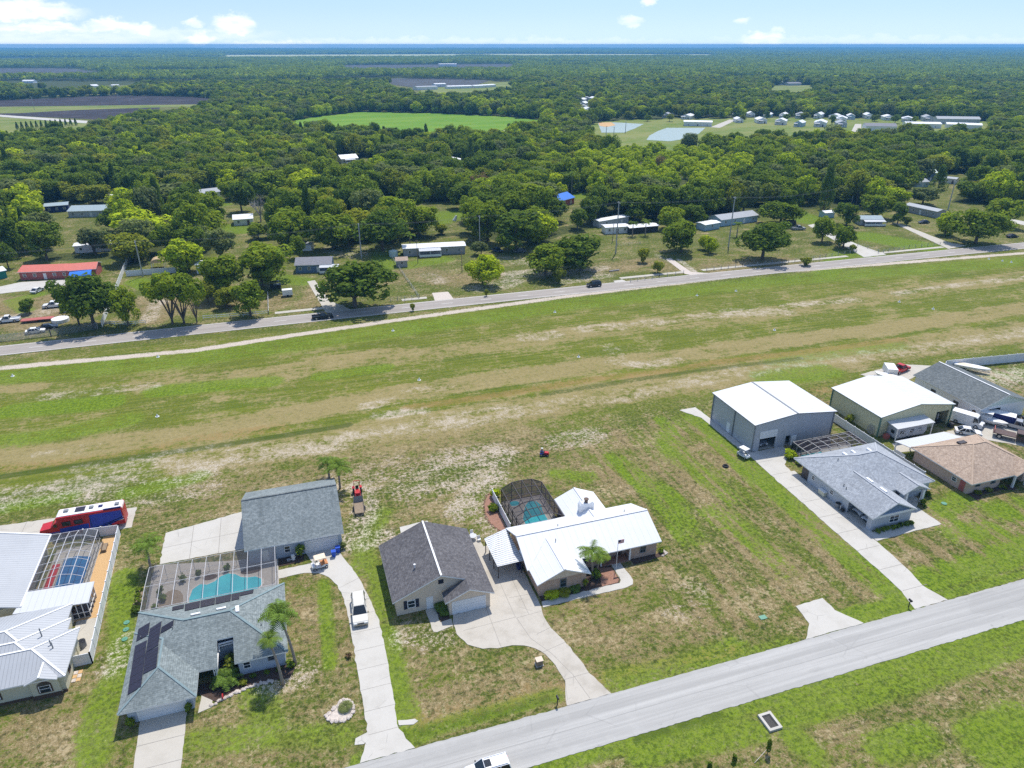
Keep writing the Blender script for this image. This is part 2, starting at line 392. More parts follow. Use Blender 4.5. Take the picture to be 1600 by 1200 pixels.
# overall dryness by zone (near lots, airstrip, yards beyond the county road)
CH['dry'] += np.where(GY < 112, .55, np.where(GY < 192, .36, .38)).astype(np.float32)
sd, dr, lu, rd, dk = 'sand', 'dry', 'lush', 'red', 'dark'
st(sd, [(-20, 577), (300, 548), (450, 525), (600, 503), (900, 461), (1200, 426), (1400, 411), (1620, 394)], 1.55, 1.0)
for pts, w, k in [([(0, 782), (105, 762), (180, 742), (245, 728), (310, 714)], 4.2, .62), ([(310, 714), (420, 706), (500, 696), (580, 679), (650, 667), (720, 655), (800, 643)], 3.6, .66),
                  ([(590, 650), (660, 642)], 2.0, .62), ([(800, 643), (950, 622), (1000, 612), (1240, 567), (1412, 549), (1610, 517)], 3.2, .5),
                  ([(700, 722), (770, 712)], 4.5, .56), ([(870, 690), (925, 680)], 3, .56), ([(640, 760), (700, 745), (740, 735)], 5, .5), ([(540, 760), (620, 735)], 6, .42),
                  ([(140, 745), (300, 728)], 6, .52), ([(20, 770), (130, 768)], 4, .55), ([(180, 770), (330, 745)], 6, .46),
                  ([(915, 513), (970, 511)], 3.0, .72), ([(955, 565), (1000, 570), (1060, 562)], 2.0, .72), ([(820, 527), (865, 524)], 3, .58), ([(1000, 507), (1120, 493), (1150, 488)], 3.2, .52),
                  ([(1530, 592), (1610, 586)], 5, .58), ([(1140, 488), (1225, 487)], 3.6, .8), ([(1225, 478), (1337, 468)], 2.2, .7), ([(1400, 459), (1440, 453), (1600, 433)], 2.0, .62), ([(70, 620), (150, 612), (238, 602)], 2.2, .52),
                  ([(955, 540), (965, 560)], 2.5, .5), ([(640, 611), (700, 604)], 2.0, .5), ([(570, 635), (620, 625)], 2, .56), ([(70, 709), (150, 698)], 2.4, .45),
                  ([(545, 850), (560, 830), (575, 790), (560, 760)], 2.2, .62), ([(570, 845), (600, 838)], 2.2, .6), ([(720, 800), (745, 770), (775, 745)], 2.6, .6), ([(745, 800), (765, 830)], 2.0, .5),
                  ([(640, 990), (690, 995)], 2.4, .5), ([(660, 995), (680, 1000)], 1.5, .55), ([(190, 1010), (175, 1040)], 2.0, .55), ([(430, 1060), (470, 1050)], 2.4, .5),
                  ([(690, 462), (700, 477)], 2.4, .95), ([(640, 480), (670, 475), (640, 483)], .8, .8), ([(745, 450), (790, 445), (800, 440)], 4, .6), ([(800, 430), (850, 425), (930, 430)], 4.5, .62),
                  ([(790, 405), (830, 410)], 4, .5), ([(900, 425), (940, 418), (880, 440), (945, 430)], 3.0, .6), ([(670, 430), (690, 440)], 3, .5), ([(1060, 405), (1085, 425), (1105, 432)], 1.1, .7), ([(1025, 398), (1060, 415)], 1.0, .6),
                  ([(640, 395), (560, 390)], 5, .4), ([(230, 500), (250, 470)], 2.5, .6), ([(540, 375), (520, 392), (560, 398)], 5, .5), ([(1060, 945), (1090, 930)], 3, .36), ([(1320, 790), (1350, 800), (1420, 860)], 2, .3)]:
    st(sd, pts, w * 1.25, min(k, .9 if w < 1.6 else .58))
for pts, w, k in [([(0, 712), (120, 702), (260, 682), (385, 661), (500, 640), (640, 611), (815, 587), (955, 566), (1060, 556), (1187, 537), (1375, 515), (1610, 479)], 4.8, .84),
                  ([(230, 600), (330, 592), (420, 585), (560, 560), (640, 553), (760, 540), (900, 520), (1000, 508), (1200, 490), (1430, 455), (1610, 430)], 6, .68),
                  ([(0, 607), (60, 604)], 3, .8), ([(520, 562), (620, 550)], 3.5, .8), ([(700, 545), (770, 538)], 3, .75), ([(300, 715), (420, 706), (700, 660), (950, 615), (1412, 545), (1610, 515)], 7, .78),
                  ([(1060, 760), (1180, 850), (1230, 880)], 3.5, .72), ([(1130, 700), (1290, 830), (1390, 900)], 3.0, .66), ([(1330, 840), (1480, 830)], 5, .6), ([(1400, 880), (1480, 850), (1530, 870)], 3, .7),
                  ([(1080, 1110), (1200, 1070), (1400, 1010), (1600, 950)], 1.8, .75), ([(1120, 1110), (1190, 1150), (1230, 1190)], 4, .6), ([(1330, 1110), (1480, 1060), (1600, 1010)], 5, .6),
                  ([(650, 1100), (800, 1075), (860, 1080)], 3, .72), ([(980, 1000), (1080, 980), (1230, 950)], 4, .62), ([(40, 1140), (120, 1150)], 4, .72), ([(480, 950), (470, 1000), (530, 1010)], 3, .68), ([(930, 990), (1050, 1045)], 3, .7),
                  ([(1250, 760), (1330, 700)], 2, .6), ([(930, 740), (1010, 760), (1060, 800)], 3, .66), ([(640, 420), (700, 440), (760, 430)], 8, .72), ([(940, 420), (1010, 410), (1050, 420)], 8, .68), ([(1120, 420), (1230, 410)], 8, .7), ([(560, 420), (620, 440)], 6, .6), ([(500, 450), (480, 480)], 5, .66), ([(210, 470), (240, 500)], 5, .66), ([(500, 720), (640, 700), (800, 690)], 10, .66), ([(330, 740), (480, 740)], 8, .66)]:
    st(dr, pts, w, k)
for pts, w, k in [([(0, 590), (300, 560), (600, 518), (900, 474), (1200, 440), (1600, 408)], 6.5, .5), ([(18, 642), (90, 636), (170, 628)], 4, .72), ([(0, 690), (60, 685), (200, 655)], 4, .52), ([(245, 612), (320, 604), (420, 596)], 3.5, .66), ([(500, 588), (600, 575)], 3, .55),
                  ([(195, 900), (190, 960), (190, 1040)], 2.0, .66), ([(150, 1180), (150, 1130), (170, 1080), (195, 1040)], 2.2, .62), ([(600, 990), (615, 1060), (635, 1130)], 2.0, .66), ([(560, 850), (590, 900), (600, 960)], 1.8, .55), ([(505, 910), (512, 985), (515, 1040)], 1.0, .72),
                  ([(1085, 650), (1180, 740), (1290, 840), (1420, 945)], 2.6, .68), ([(1290, 975), (1340, 960), (1420, 945)], 1.8, .72), ([(1440, 910), (1540, 880), (1620, 850)], 2.8, .72), ([(1500, 830), (1550, 830)], 3, .62), ([(1500, 780), (1470, 800)], 2.5, .62), ([(1560, 800), (1610, 790)], 3, .66), ([(1480, 930), (1600, 895)], 1.0, .6),
                  ([(960, 1060), (1060, 1040), (1150, 1010)], 2.0, .55), ([(560, 1190), (700, 1130), (870, 1085)], 1.3, .6), ([(960, 1078), (1100, 1040), (1240, 1000)], 1.0, .5), ([(850, 1195), (1000, 1155), (1200, 1095), (1400, 1035), (1610, 975)], 1.5, .66), ([(1230, 1120), (1400, 1070), (1610, 1000)], 2.2, .62), ([(1100, 1150), (1000, 1180), (1180, 1140)], 2.0, .66), ([(1380, 1170), (1440, 1150)], 2.5, .6), ([(1550, 1160), (1610, 1140)], 4, .7), ([(1270, 1180), (1240, 1150)], 2, .6),
                  ([(1040, 660), (1060, 720), (1150, 780)], 3, .52), ([(960, 720), (1030, 770), (1080, 840)], 3, .55), ([(1120, 800), (1220, 890)], 3, .5), ([(870, 740), (920, 745)], 2.0, .55), ([(200, 770), (280, 752), (310, 745)], 2.4, .62), ([(0, 795), (110, 775)], 2.0, .66), ([(560, 890), (580, 830), (600, 800)], 2.0, .5), ([(300, 1160), (420, 1150), (540, 1150)], 2.0, .5), ([(400, 1080), (420, 1130)], 2.4, .5),
                  ([(1290, 430), (1320, 395), (1400, 405)], 5, .6), ([(1360, 370), (1440, 385)], 8, .9), ([(1240, 335), (1270, 345)], 8, .9), ([(215, 440), (240, 450)], 4, .8), ([(640, 415), (690, 405)], 5, .6), ([(610, 415), (600, 395)], 6, .62), ([(440, 435), (470, 440)], 5, .6), ([(680, 345), (710, 335), (640, 340)], 9, .66), ([(900, 305), (925, 305)], 10, .8), ([(360, 355), (380, 360)], 6, .8), ([(315, 315), (345, 320)], 6, .7), ([(540, 262), (575, 268)], 8, .7), ([(60, 460), (20, 470), (40, 485)], 3, .6), ([(1210, 565), (1320, 548), (1400, 540)], 4, .5), ([(1200, 590), (1290, 580)], 5, .62), ([(1560, 590), (1600, 580)], 3, .5)]:
    st(lu, pts, w, k * 1.15)
st(sd, [(0, 500), (60, 490), (120, 470)], 4.5, .5); st(dr, [(0, 480), (60, 500), (100, 470)], 12, .85); st(dr, [(230, 480), (330, 470), (420, 470)], 9, .75); st(rd, [(0, 480), (80, 465)], 6, .4)
st(rd, [(0, 733), (175, 716), (315, 684), (440, 668)], 2.2, .55)
st(rd, [(640, 637), (745, 622), (815, 611), (920, 594), (1060, 578), (1112, 567), (1225, 554), (1412, 530)], 1.7, .72)
st(rd, [(840, 1090), (1000, 1040), (1150, 1015)], 1.2, .45); st(rd, [(650, 1130), (860, 1075)], 1.6, .45); st(rd, [(1300, 830), (1400, 880)], 2.5, .3); st(rd, [(1270, 610), (1310, 605)], 3, .55); st(rd, [(1060, 700), (1110, 760)], 2, .3)
st(dk, [(0, 745), (105, 729), (245, 710), (385, 690), (545, 664)], 1.1, .8); st(dk, [(850, 616), (990, 594), (1070, 582), (1250, 560)], 1.3, .62); st(dk, [(560, 1170), (860, 1090)], 1.0, .5); st(dk, [(970, 1085), (1230, 1010)], .8, .4); st(dk, [(1120, 1115), (1000, 1150)], 1.2, .6)
st(dk, [(0, 560), (300, 533), (600, 493), (900, 455), (1200, 420), (1600, 391)], 1.3, .4)
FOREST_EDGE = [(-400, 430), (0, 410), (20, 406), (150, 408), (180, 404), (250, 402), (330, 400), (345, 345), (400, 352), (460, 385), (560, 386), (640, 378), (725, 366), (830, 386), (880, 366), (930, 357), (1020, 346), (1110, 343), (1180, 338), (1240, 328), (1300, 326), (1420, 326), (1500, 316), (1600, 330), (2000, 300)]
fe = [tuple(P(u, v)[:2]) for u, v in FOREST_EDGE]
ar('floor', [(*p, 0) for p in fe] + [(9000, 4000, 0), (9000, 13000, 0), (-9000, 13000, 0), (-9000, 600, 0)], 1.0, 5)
# yards, lanes and clearings inside the wood (ground polygons in photograph pixels)
CLEAR = {
 'yard_a': [(60, 318), (190, 312), (205, 345), (192, 396), (85, 396), (62, 350)], 'yard_b': [(285, 318), (360, 306), (372, 330), (345, 334), (290, 334)],
 'lane_a': [(335, 336), (365, 322), (480, 300), (520, 284), (530, 292), (500, 306), (400, 332), (345, 346)], 'yard_c': [(360, 336), (425, 336), (425, 372), (360, 372)],
 'yard_d': [(515, 252), (590, 244), (600, 262), (570, 285), (520, 290)], 'yard_e': [(690, 258), (745, 256), (745, 274), (690, 274)], 'yard_f': [(585, 312), (740, 318), (735, 362), (640, 368), (590, 336)],
 'yard_g': [(858, 318), (900, 300), (940, 300), (936, 318), (905, 350), (870, 356)], 'yard_h': [(1225, 330), (1345, 322), (1400, 352), (1250, 360)], 'lane_h': [(1240, 282), (1320, 284), (1320, 300), (1240, 298)],
 'yard_i': [(1425, 290), (1500, 268), (1535, 290), (1500, 302), (1470, 332), (1405, 342)], 'yard_k': [(0, 392), (50, 388), (55, 405), (0, 408)], 'yard_l': [(440, 378), (560, 376), (570, 405), (440, 405)],
 'field_green': [(424, 197), (480, 184), (560, 175), (680, 177), (800, 183), (852, 189), (850, 205), (800, 222), (730, 225), (640, 226), (560, 218), (470, 213)],
 'plough': [(-40, 159), (0, 157), (182, 149), (290, 151), (345, 154.5), (335, 172), (300, 186), (240, 190), (165, 208), (140, 222), (-40, 232)],
 'homes': [(905, 208), (932, 190), (1000, 186), (1200, 184), (1380, 186), (1545, 190), (1550, 220), (1400, 224), (1260, 228), (1180, 232), (1100, 238), (1040, 240), (985, 240), (932, 246), (925, 230)],
 'street': [(898, 188), (905, 160), (925, 152), (940, 158), (925, 172), (925, 190)], 'town': [(610, 126), (690, 124), (760, 126), (800, 128), (805, 146), (740, 160), (650, 158), (600, 142)],
 'plough_far': [(540, 102), (800, 100), (800, 112), (540, 114)], 'plough_left': [(-30, 107), (103, 107), (160, 113), (160, 122), (-30, 123)], 'clearing': [(1200, 134), (1272, 133), (1274, 150), (1240, 160), (1200, 155)], 'yellow_far': [(330, 86), (800, 84.2), (1120, 85), (1120, 89), (800, 89.3), (330, 90)], 'village': [(95, 138), (215, 132), (215, 146), (30, 152), (30, 144)], 'redroof_clear': [(1395, 170), (1440, 160), (1440, 172), (1400, 178)], 'strip_path': [(760, 212), (848, 190), (852, 196), (775, 224)],
}
CLEARW = {k: [tuple(P(*p)[:2]) for p in v] for k, v in CLEAR.items()}
for k, v in CLEARW.items():
    w_ = window(v, 4); X, Y = GX[w_], GY[w_]; CH['floor'][w_] *= np.where(inside(X, Y, v), 0.0, 1.0)

def make_ground():
    ny, nx = GX.shape; me = bpy.data.meshes.new('ground'); nv = nx * ny
    co = np.stack([GX.ravel(), GY.ravel(), np.zeros(nv)], 1).astype(np.float32)
    me.vertices.add(nv); me.vertices.foreach_set('co', co.ravel())
    i = np.arange(nx - 1)[None, :] + nx * np.arange(ny - 1)[:, None]
    q = np.stack([i, i + 1, i + 1 + nx, i + nx], -1).reshape(-1)
    nf = len(q) // 4
    me.loops.add(nf * 4); me.loops.foreach_set('vertex_index', q.astype(np.int32))
    me.polygons.add(nf); me.polygons.foreach_set('loop_start', np.arange(0, nf * 4, 4, dtype=np.int32))
    me.update(calc_edges=True)
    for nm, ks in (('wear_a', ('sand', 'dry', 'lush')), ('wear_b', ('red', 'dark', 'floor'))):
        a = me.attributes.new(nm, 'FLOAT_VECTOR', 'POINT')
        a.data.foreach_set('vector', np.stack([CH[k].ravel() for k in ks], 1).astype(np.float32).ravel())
    m, nt, out = newmat('ground_grass'); n = N(nt)
    p = n('ShaderNodeNewGeometry').outputs['Position']
    A = n('ShaderNodeSeparateXYZ', i={0: n('ShaderNodeAttribute', attribute_name='wear_a').outputs['Vector']}).outputs
    B = n('ShaderNodeSeparateXYZ', i={0: n('ShaderNodeAttribute', attribute_name='wear_b').outputs['Vector']}).outputs
    n0 = n.noise(p, .045, 4, .6); n1 = n.noise(n.mapping(p, (.12, .2, 1)), 1, 4, .6); n2 = n.noise(p, .6, 5, .7, .3); n3 = n.noise(p, 1.9, 4, .7); n4 = n.noise(p, 5.5, 3, .75)
    rows = n.noise(n.mapping(p, (.035, 1.3, 1)), 1, 3, .6); n5 = n.noise(p, 1.05, 5, .75)
    def mk(mask, *terms):
        v = mask
        for t, a in terms: v = n.math('ADD', v, n.math('MULTIPLY', n.math('SUBTRACT', t, .5), a))
        return v
    pxy = n('ShaderNodeSeparateXYZ', i={0: p}).outputs; py = pxy[1]
    lot = n.math('MULTIPLY', n.math('MULTIPLY', n.ss(pxy[0], 38, 50), n.math('SUBTRACT', 1.0, n.ss(py, 108, 122))), n.ss(py, 56, 60)); rows2 = n.math('MULTIPLY', n.math('SUBTRACT', n.noise(n.mapping(p, (.5, .05, 1)), 1, 4, .6), .5), lot)
    mown = n.math('MULTIPLY', n.ss(py, 112, 128), n.math('SUBTRACT', 1.0, n.ss(py, 186, 194))); rough = n.math('SUBTRACT', 1.0, n.math('MULTIPLY', mown, .6))
    fine = n.math('ADD', n.math('MULTIPLY', n.math('MULTIPLY', n.math('SUBTRACT', n3, .5), rough), 2.0), n.math('MULTIPLY', n.math('MULTIPLY', n.math('SUBTRACT', n4, .5), rough), .9))
    def mf(mask, k, *terms): return n.math('ADD', mk(mask, *terms), n.math('MULTIPLY', fine, k))
    green = n.mix(n.ss(n3, .36, .64), (.055, .082, .012), (.15, .172, .03))
    green = n.mix(n.math('MULTIPLY', n.ss(n0, .4, .65), .5), green, (.15, .19, .022))
    green = n.mix(n.math('MULTIPLY', mown, .6), green, n.mix(n.ss(rows, .35, .65), (.09, .125, .012), (.185, .2, .022)))
    tan = n.mix(n.ss(n4, .36, .64), (.15, .112, .048), (.37, .285, .155))
    tan = n.mix(n.math('MULTIPLY', n.ss(n3, .45, .62), .5), tan, (.16, .13, .04))
    tan = n.mix(n.math('MULTIPLY', mown, .55), tan, n.mix(rows, (.25, .22, .07), (.36, .3, .13)))
    fd = n.ss(mf(A[1], 1.0, (n0, .9), (n1, 1.1), (n2, 1.5), (rows, .5)), .3, .82)
    fd = n.ss(n.math('ADD', mf(A[1], 1.1, (n0, .9), (n1, 1.1), (n2, 1.5), (rows, .5)), n.math('MULTIPLY', rows2, 2.6)), .3, .8)
    col = n.mix(fd, green, tan)
    col = n.mix(n.math('MULTIPLY', n.math('MULTIPLY', n.ss(mk(n5, (n4, .7)), .51, .64), .82), rough), col, (.038, .046, .012))
    col = n.mix(n.math('MULTIPLY', n.math('MULTIPLY', n.ss(mk(n.noise(p, 1.5, 5, .75), (n1, .5)), .54, .66), .6), rough), col, (.46, .37, .22))
    fl = n.ss(n.math('SUBTRACT', mf(A[2], .7, (n1, .8), (n2, 1.3)), n.math('MULTIPLY', rows2, 1.8)), .32, .74)
    col = n.mix(n.math('MULTIPLY', fl, .8), col, n.mix(n.ss(mk(n3, (n5, .9), (n4, .6)), .3, .7), (.065, .12, .009), (.185, .27, .016)))
    fr = n.ss(mf(B[0], .6, (n1, .6), (n2, 1.1)), .3, .85)
    col = n.mix(n.math('MULTIPLY', fr, .6), col, n.mix(n3, (.24, .15, .05), (.34, .22, .09)))
    fk = n.ss(mk(B[1], (n2, 1.0), (n3, 1.0)), .35, .7)
    col = n.mix(n.math('MULTIPLY', fk, .75), col, (.055, .085, .012))
    fs = n.ss(mf(A[0], 1.0, (n1, .9), (n2, 1.1)), .42, .95)
    sandc = n.mix(n.ss(n4, .36, .64), (.32, .26, .19), (.7, .62, .54))
    col = n.mix(n.math('MULTIPLY', fs, n.math('ADD', .62, n.math('MULTIPLY', A[0], .38))), col, sandc)
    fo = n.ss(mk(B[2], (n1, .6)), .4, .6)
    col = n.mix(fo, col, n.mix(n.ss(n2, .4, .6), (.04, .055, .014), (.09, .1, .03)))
    hgt = n.math('ADD', n.math('MULTIPLY', n3, .6), n.math('MULTIPLY', n4, .5))
    bsdf(n, out, col, .95, 0, hgt, .55, .16, .1)
    me.materials.append(m)
    o = bpy.data.objects.new('ground', me); COL.objects.link(o)
    tag(o, 'flat grassy ground of patchy green and tan turf reaching the horizon', 'ground', kind='structure')
make_ground()

# ---------------------------------------------------------------- roads, drives, slabs
def sheet(name, label, pts, mat, z=.05, cat='paving', joints=(), jw=.07, z0=-.05, kind='structure'):
    mb = MB(); mb.prism(ragged(pts) if cat in ('driveway', 'path', 'yard', 'gravel', 'slab') else pts, z0, z)
    for p, q in joints: mb.bar((*p, z + .0005), (*q, z + .0005), jw, .006, 1)
    return tag(mb.build(name, [mat, M['joint']]), label, cat, kind=kind)
def ragged(pts, step=.7, amp=.05, seed=3):
    r_ = random.Random(seed); o = []
    for a, b in zip(pts, list(pts[1:]) + [pts[0]]):
        L = math.dist(a, b); k = max(1, int(L / step))
        for i in range(k):
            t = i / k; nx, ny = -(b[1] - a[1]) / max(L, 1e-6), (b[0] - a[0]) / max(L, 1e-6); e = r_.gauss(0, amp) if i else 0
            o.append((a[0] + (b[0] - a[0]) * t + nx * e, a[1] + (b[1] - a[1]) * t + ny * e))
    return o
def pw(pts): return [tuple(P(u, v)[:2]) for u, v in pts]
def ribbon(pts, w):
    L = []; Rr = []
    for i, p in enumerate(pts):
        a = pts[max(0, i - 1)]; b = pts[min(len(pts) - 1, i + 1)]; d = Vector((b[0] - a[0], b[1] - a[1])).normalized()
        L.append((p[0] - d.y * w / 2, p[1] + d.x * w / 2)); Rr.append((p[0] + d.y * w / 2, p[1] - d.x * w / 2))
    return L + Rr[::-1]
mb = MB(); mb.prism([(-600, 47.9), (-90, 47.9)] + ragged([(-90, 47.9), (230, 47.9)], .45, .04)[1:160 * 5] + [(900, 47.9), (900, 53.95)] + [(x, y) for x, y in ragged([(230, 53.95), (-90, 53.95)], .45, .035, 5)[:int(320 / .45)]] + [(-600, 53.95)], -.05, .045)
tag(mb.build('street', M['asphalt']), 'pale worn residential street crossing below the houses', 'road', kind='structure')
def road_b(a): # centre line of the county road, a gentle bow
    return 198.4 - ((a - 60) / 190.0) ** 2 * 1.7
RA = [x for x in range(-700, 1300, 25)]
mb = MB()
for a, b in zip(RA[:-1], RA[1:]):
    mb.prism([(a, road_b(a) - 3.6), (b, road_b(b) - 3.6), (b, road_b(b) + 3.6), (a, road_b(a) + 3.6)], -.05, .06, 0)
    for s in (-3.25, 3.25): mb.prism([(a, road_b(a) + s - .09), (b, road_b(b) + s - .09), (b, road_b(b) + s + .09), (a, road_b(a) + s + .09)], .058, .066, 1)
for a in range(-690, 1280, 12):
    mb.prism([(a, road_b(a) - .09), (a + 3.4, road_b(a + 3.4) - .09), (a + 3.4, road_b(a + 3.4) + .09), (a, road_b(a) + .09)], .058, .066, 1)
tag(mb.build('county_road', [M['asphalt2'], M['paint']]), 'two lane county road with dashed centre line beyond the grass airstrip', 'road', kind='structure')
mb = MB()
for u0, u1, off in ((632, 672, 0), (430, 540, 0), (980, 1090, 0), (1110, 1340, 0), (1390, 1490, 0)):
    a0 = P(u0, 480 - (u0 - 600) * .1)[0]; a1 = P(u1, 480 - (u1 - 600) * .1)[0]; a0, a1 = min(a0, a1), max(a0, a1)
    k = 6
    for i in range(k):
        x0 = a0 + (a1 - a0) * i / k; x1 = a0 + (a1 - a0) * (i + 1) / k
        mb.prism([(x0, road_b(x0) + 6.4), (x1, road_b(x1) + 6.4), (x1, road_b(x1) + 8.2), (x0, road_b(x0) + 8.2)], -.05, .05)
tag(mb.build('sidewalk', M['conc']), 'broken pale concrete footpath along the far side of the county road', 'path', kind='structure')
for nm, lab, px, mt in [('dirt_drive', 'white sandy drive mouth between county road and mobile home yard', [(675, 458), (700, 456), (716, 476), (683, 479)], M['stone']),
                        ('concrete_apron', 'small white concrete apron beside the county road near black car', [(958, 439), (972, 437), (990, 444), (966, 446)], M['conc_white']),
                        ('sand_drive', 'long thin sandy track from county road past gate into pasture', [(1040, 405), (1048, 403), (1080, 425), (1110, 427), (1085, 431), (1070, 428)], M['stone']),
                        ('grey_drive', 'shaded grey driveway under the big roadside oak', [(480, 440), (492, 438), (515, 470), (560, 488), (510, 490), (498, 470)], M['conc']),
                        ('ranch_drive', 'pale driveway leading from county road to grey pickup', [(1262, 352), (1272, 350), (1340, 382), (1385, 398), (1350, 402), (1325, 388)], M['conc_white']),
                        ('farm_drive', 'pale driveway at the right running back to grey mobile home', [(1395, 348), (1408, 350), (1480, 378), (1510, 384), (1482, 389), (1462, 380)], M['conc']),
                        ('side_lane', 'short pale lane at right edge behind the large oak', [(1568, 340), (1600, 346), (1640, 356), (1640, 362), (1600, 352), (1566, 344)], M['conc_white'])]:
    sheet(nm, lab, pw(px), mt, .055, 'driveway')
sheet('lot_drive', 'white concrete strip in front of the red mobile home', pw([(-20, 452), (33, 441), (117, 436), (120, 443), (62, 452), (0, 459), (-20, 461)]), M['conc_white'], .05, 'driveway')
# foreground drives
J = lambda a, b: (a, b)
sheet('front_driveway', 'short concrete driveway at the white double garage of blue-grey house', [(-23.2, 67.5), (-18.2, 67.5), (-18.0, 54.0), (-22.7, 54.0)], M['conc'], .05, 'driveway', [((-23.1, 63.6), (-18.1, 63.6)), ((-22.9, 60.4), (-18.0, 60.4)), ((-22.8, 57), (-18, 57))])
sheet('garden_walk', 'narrow concrete walk beside the blue-grey house garage', [(-16.9, 66.2), (-15.4, 66.6), (-15.2, 69.9), (-16.4, 70.5), (-16.6, 69.8), (-16.7, 68)], M['conc'], .05, 'path')
c1 = [(-7.4, 89.2), (-2.4, 89.3), (-3.3, 91.9), (1.4, 91.9), (1.9, 89.5), (3.0, 86.5), (3.9, 83), (4.6, 79), (5.3, 74.5), (5.25, 68), (5.1, 62), (4.9, 57), (6.2, 54), (.2, 54), (1.5, 57.3), (1.5, 63), (1.4, 70), (1.4, 76), (1.2, 80), (.6, 83.2), (-.5, 85.4), (-1.8, 86.7), (-3.8, 87.4), (-7.5, 87.3)]
sheet('curved_driveway', 'long curving pale driveway carrying the white SUV', c1, M['conc_white'], .05, 'driveway', [((1.45, y), (5.2 - (y > 74) * (y - 74) * .14, y)) for y in (57.2, 60.4, 63.6, 66.8, 70, 73.2, 76.4, 79.6)] + [((.8, 82.6), (3.8, 83.9)), ((-1.6, 86.7), (-.4, 89.6)), ((-3.3, 89.35), (1.7, 90.0))], .05)
sheet('boat_pad', 'square concrete slab between garage and pool cage of blue-grey house', [(-24.2, 96), (-12, 96), (-12, 106.3), (-24.2, 103.9)], M['conc_white'], .05, 'slab', [((-20.1, 96), (-20.1, 104.6)), ((-16, 96), (-16, 105.4)), ((-24.2, 100), (-12, 100.6))])
c2 = [(20.6, 72.6), (20.9, 76), (22.6, 79.2), (23.1, 77.6), (24.6, 76.6), (26.4, 78), (26.6, 85), (22.9, 85), (22.7, 79.5), (22.6, 88), (21.4, 88), (21.0, 74)]
c3 = [(15, 72.5), (14.6, 71.0), (14.6, 68.9), (15.5, 66.7), (17.2, 65.4), (19, 64.9), (21, 64.8), (22.4, 64.3), (23.6, 63.4), (24.5, 62.1), (25.1, 60), (25.35, 57.4), (24.2, 54), (29.9, 54), (28.6, 57.6), (28.2, 60.6), (27.6, 63.6), (26.8, 66), (26.6, 68.4), (26.9, 70.1), (26.9, 78), (26.6, 85.2), (22.9, 85.2), (22.6, 88.6), (20.3, 88.6), (20.3, 72.5)]
sheet('shared_driveway', 'wide stained cracked driveway joining tan garage and brick house', c3, M['conc_old'], .05, 'driveway', [((15.6, 69.2), (23, 69.4)), ((22.9, 69.4), (22.9, 77)), ((19.5, 65), (19.6, 72.4)), ((23, 69.2), (26.7, 69.4)), ((23.2, 73.2), (26.8, 73)), ((24.4, 62.5), (27.7, 63.2)), ((25.3, 57.6), (28.6, 57.7)), ((24.6, 65.6), (26.8, 66.2)), ((23, 69.2), (23.6, 65.2)), ((23.6, 65.2), (25.3, 62)), ((25.3, 62), (26.6, 58)), ((26.6, 58), (27.2, 54.1)), ((23, 77), (26.8, 76.9)), ((24.8, 76.8), (24.8, 69.4)), ((22.9, 81), (26.6, 81))], .05)
sheet('tan_garage_walk', 'L shaped concrete walk at the tan garage side door', [(11.6, 74.5), (12.9, 74.5), (13.0, 71.6), (14.6, 71.8), (14.5, 70.5), (12.2, 70.0), (11.8, 70.2)], M['conc'], .05, 'path')
sheet('back_slab', 'white concrete slab behind the tan garage', [(11.0, 86.6), (16.4, 86.6), (16.0, 94.3), (11.4, 94.0)], M['conc_white'], .06, 'slab')
sheet('front_walk', 'curved concrete walk edging the brick house flower bed', [(27.1, 70.0), (39.9, 70.1), (41, 70.4), (41.4, 71.2), (41.3, 75.4), (39.9, 75.6), (39.7, 71.7), (39.3, 71.2), (27.3, 71.1)], M['conc_white'], .06, 'path')
sheet('culvert_apron', 'lone concrete apron with flared end beside the street', [(60.4, 59.5), (65, 59.7), (65, 57.2), (67, 54), (57.7, 54), (60, 56.2)], M['conc_white'], .05, 'slab')
c4 = [(75.6, 54), (81.4, 54), (80.4, 57.4), (81, 60), (81.6, 66.9), (81.7, 88), (82.3, 91), (85.5, 94), (86.2, 96.6), (78, 96.6), (77.7, 90), (76.8, 60), (76.6, 57.4)]
sheet('steel_barn_driveway', 'long straight pale driveway up to the grey steel building', c4, M['conc_white'], .05, 'driveway', [((76.9 + (y - 60) * .02, y), (81.2, y)) for y in (57.4, 62, 66.6, 71, 75.4, 79.8, 84.2, 88.6, 93)])
sheet('barn_strip', 'narrow concrete strip along the grey steel building wall', [(77.6, 96.6), (79, 96.6), (79, 111), (78.7, 116.2), (74.8, 116), (77.4, 111.6)], M['conc_white'], .05, 'path')
sheet('grey_house_walk', 'white concrete apron around the pale grey house garage', [(81.75, 67.6), (94.9, 67.9), (94.9, 72.9), (97, 74.6), (97, 76.4), (92, 76), (90.8, 75), (90.6, 69.6), (82.8, 69.6), (82.6, 88.6), (81.75, 88.6)], M['conc_white'], .055, 'path')
sheet('neighbour_yard', 'bare concrete yard around the cream steel building and parked vehicles', [(107, 91), (126, 91.5), (128, 97), (128, 110), (124.5, 119), (138, 121), (146, 117), (129, 112), (129.2, 95), (140, 94), (140, 80), (133, 80), (124, 88), (118, 88), (118, 85.5), (105.6, 88)], M['conc'], .05, 'yard')
sheet('motorhome_pad', 'long concrete pad behind the motorhome', [(-70, 115.5), (-29.6, 113), (-29.6, 107.2), (-70, 107.2)], M['conc'], .05, 'slab', [((-54, 107.2), (-54, 114.4)), ((-46, 107.2), (-46, 114)), ((-38, 107.2), (-38, 113.5)), ((-70, 110.8), (-30, 110.6))])
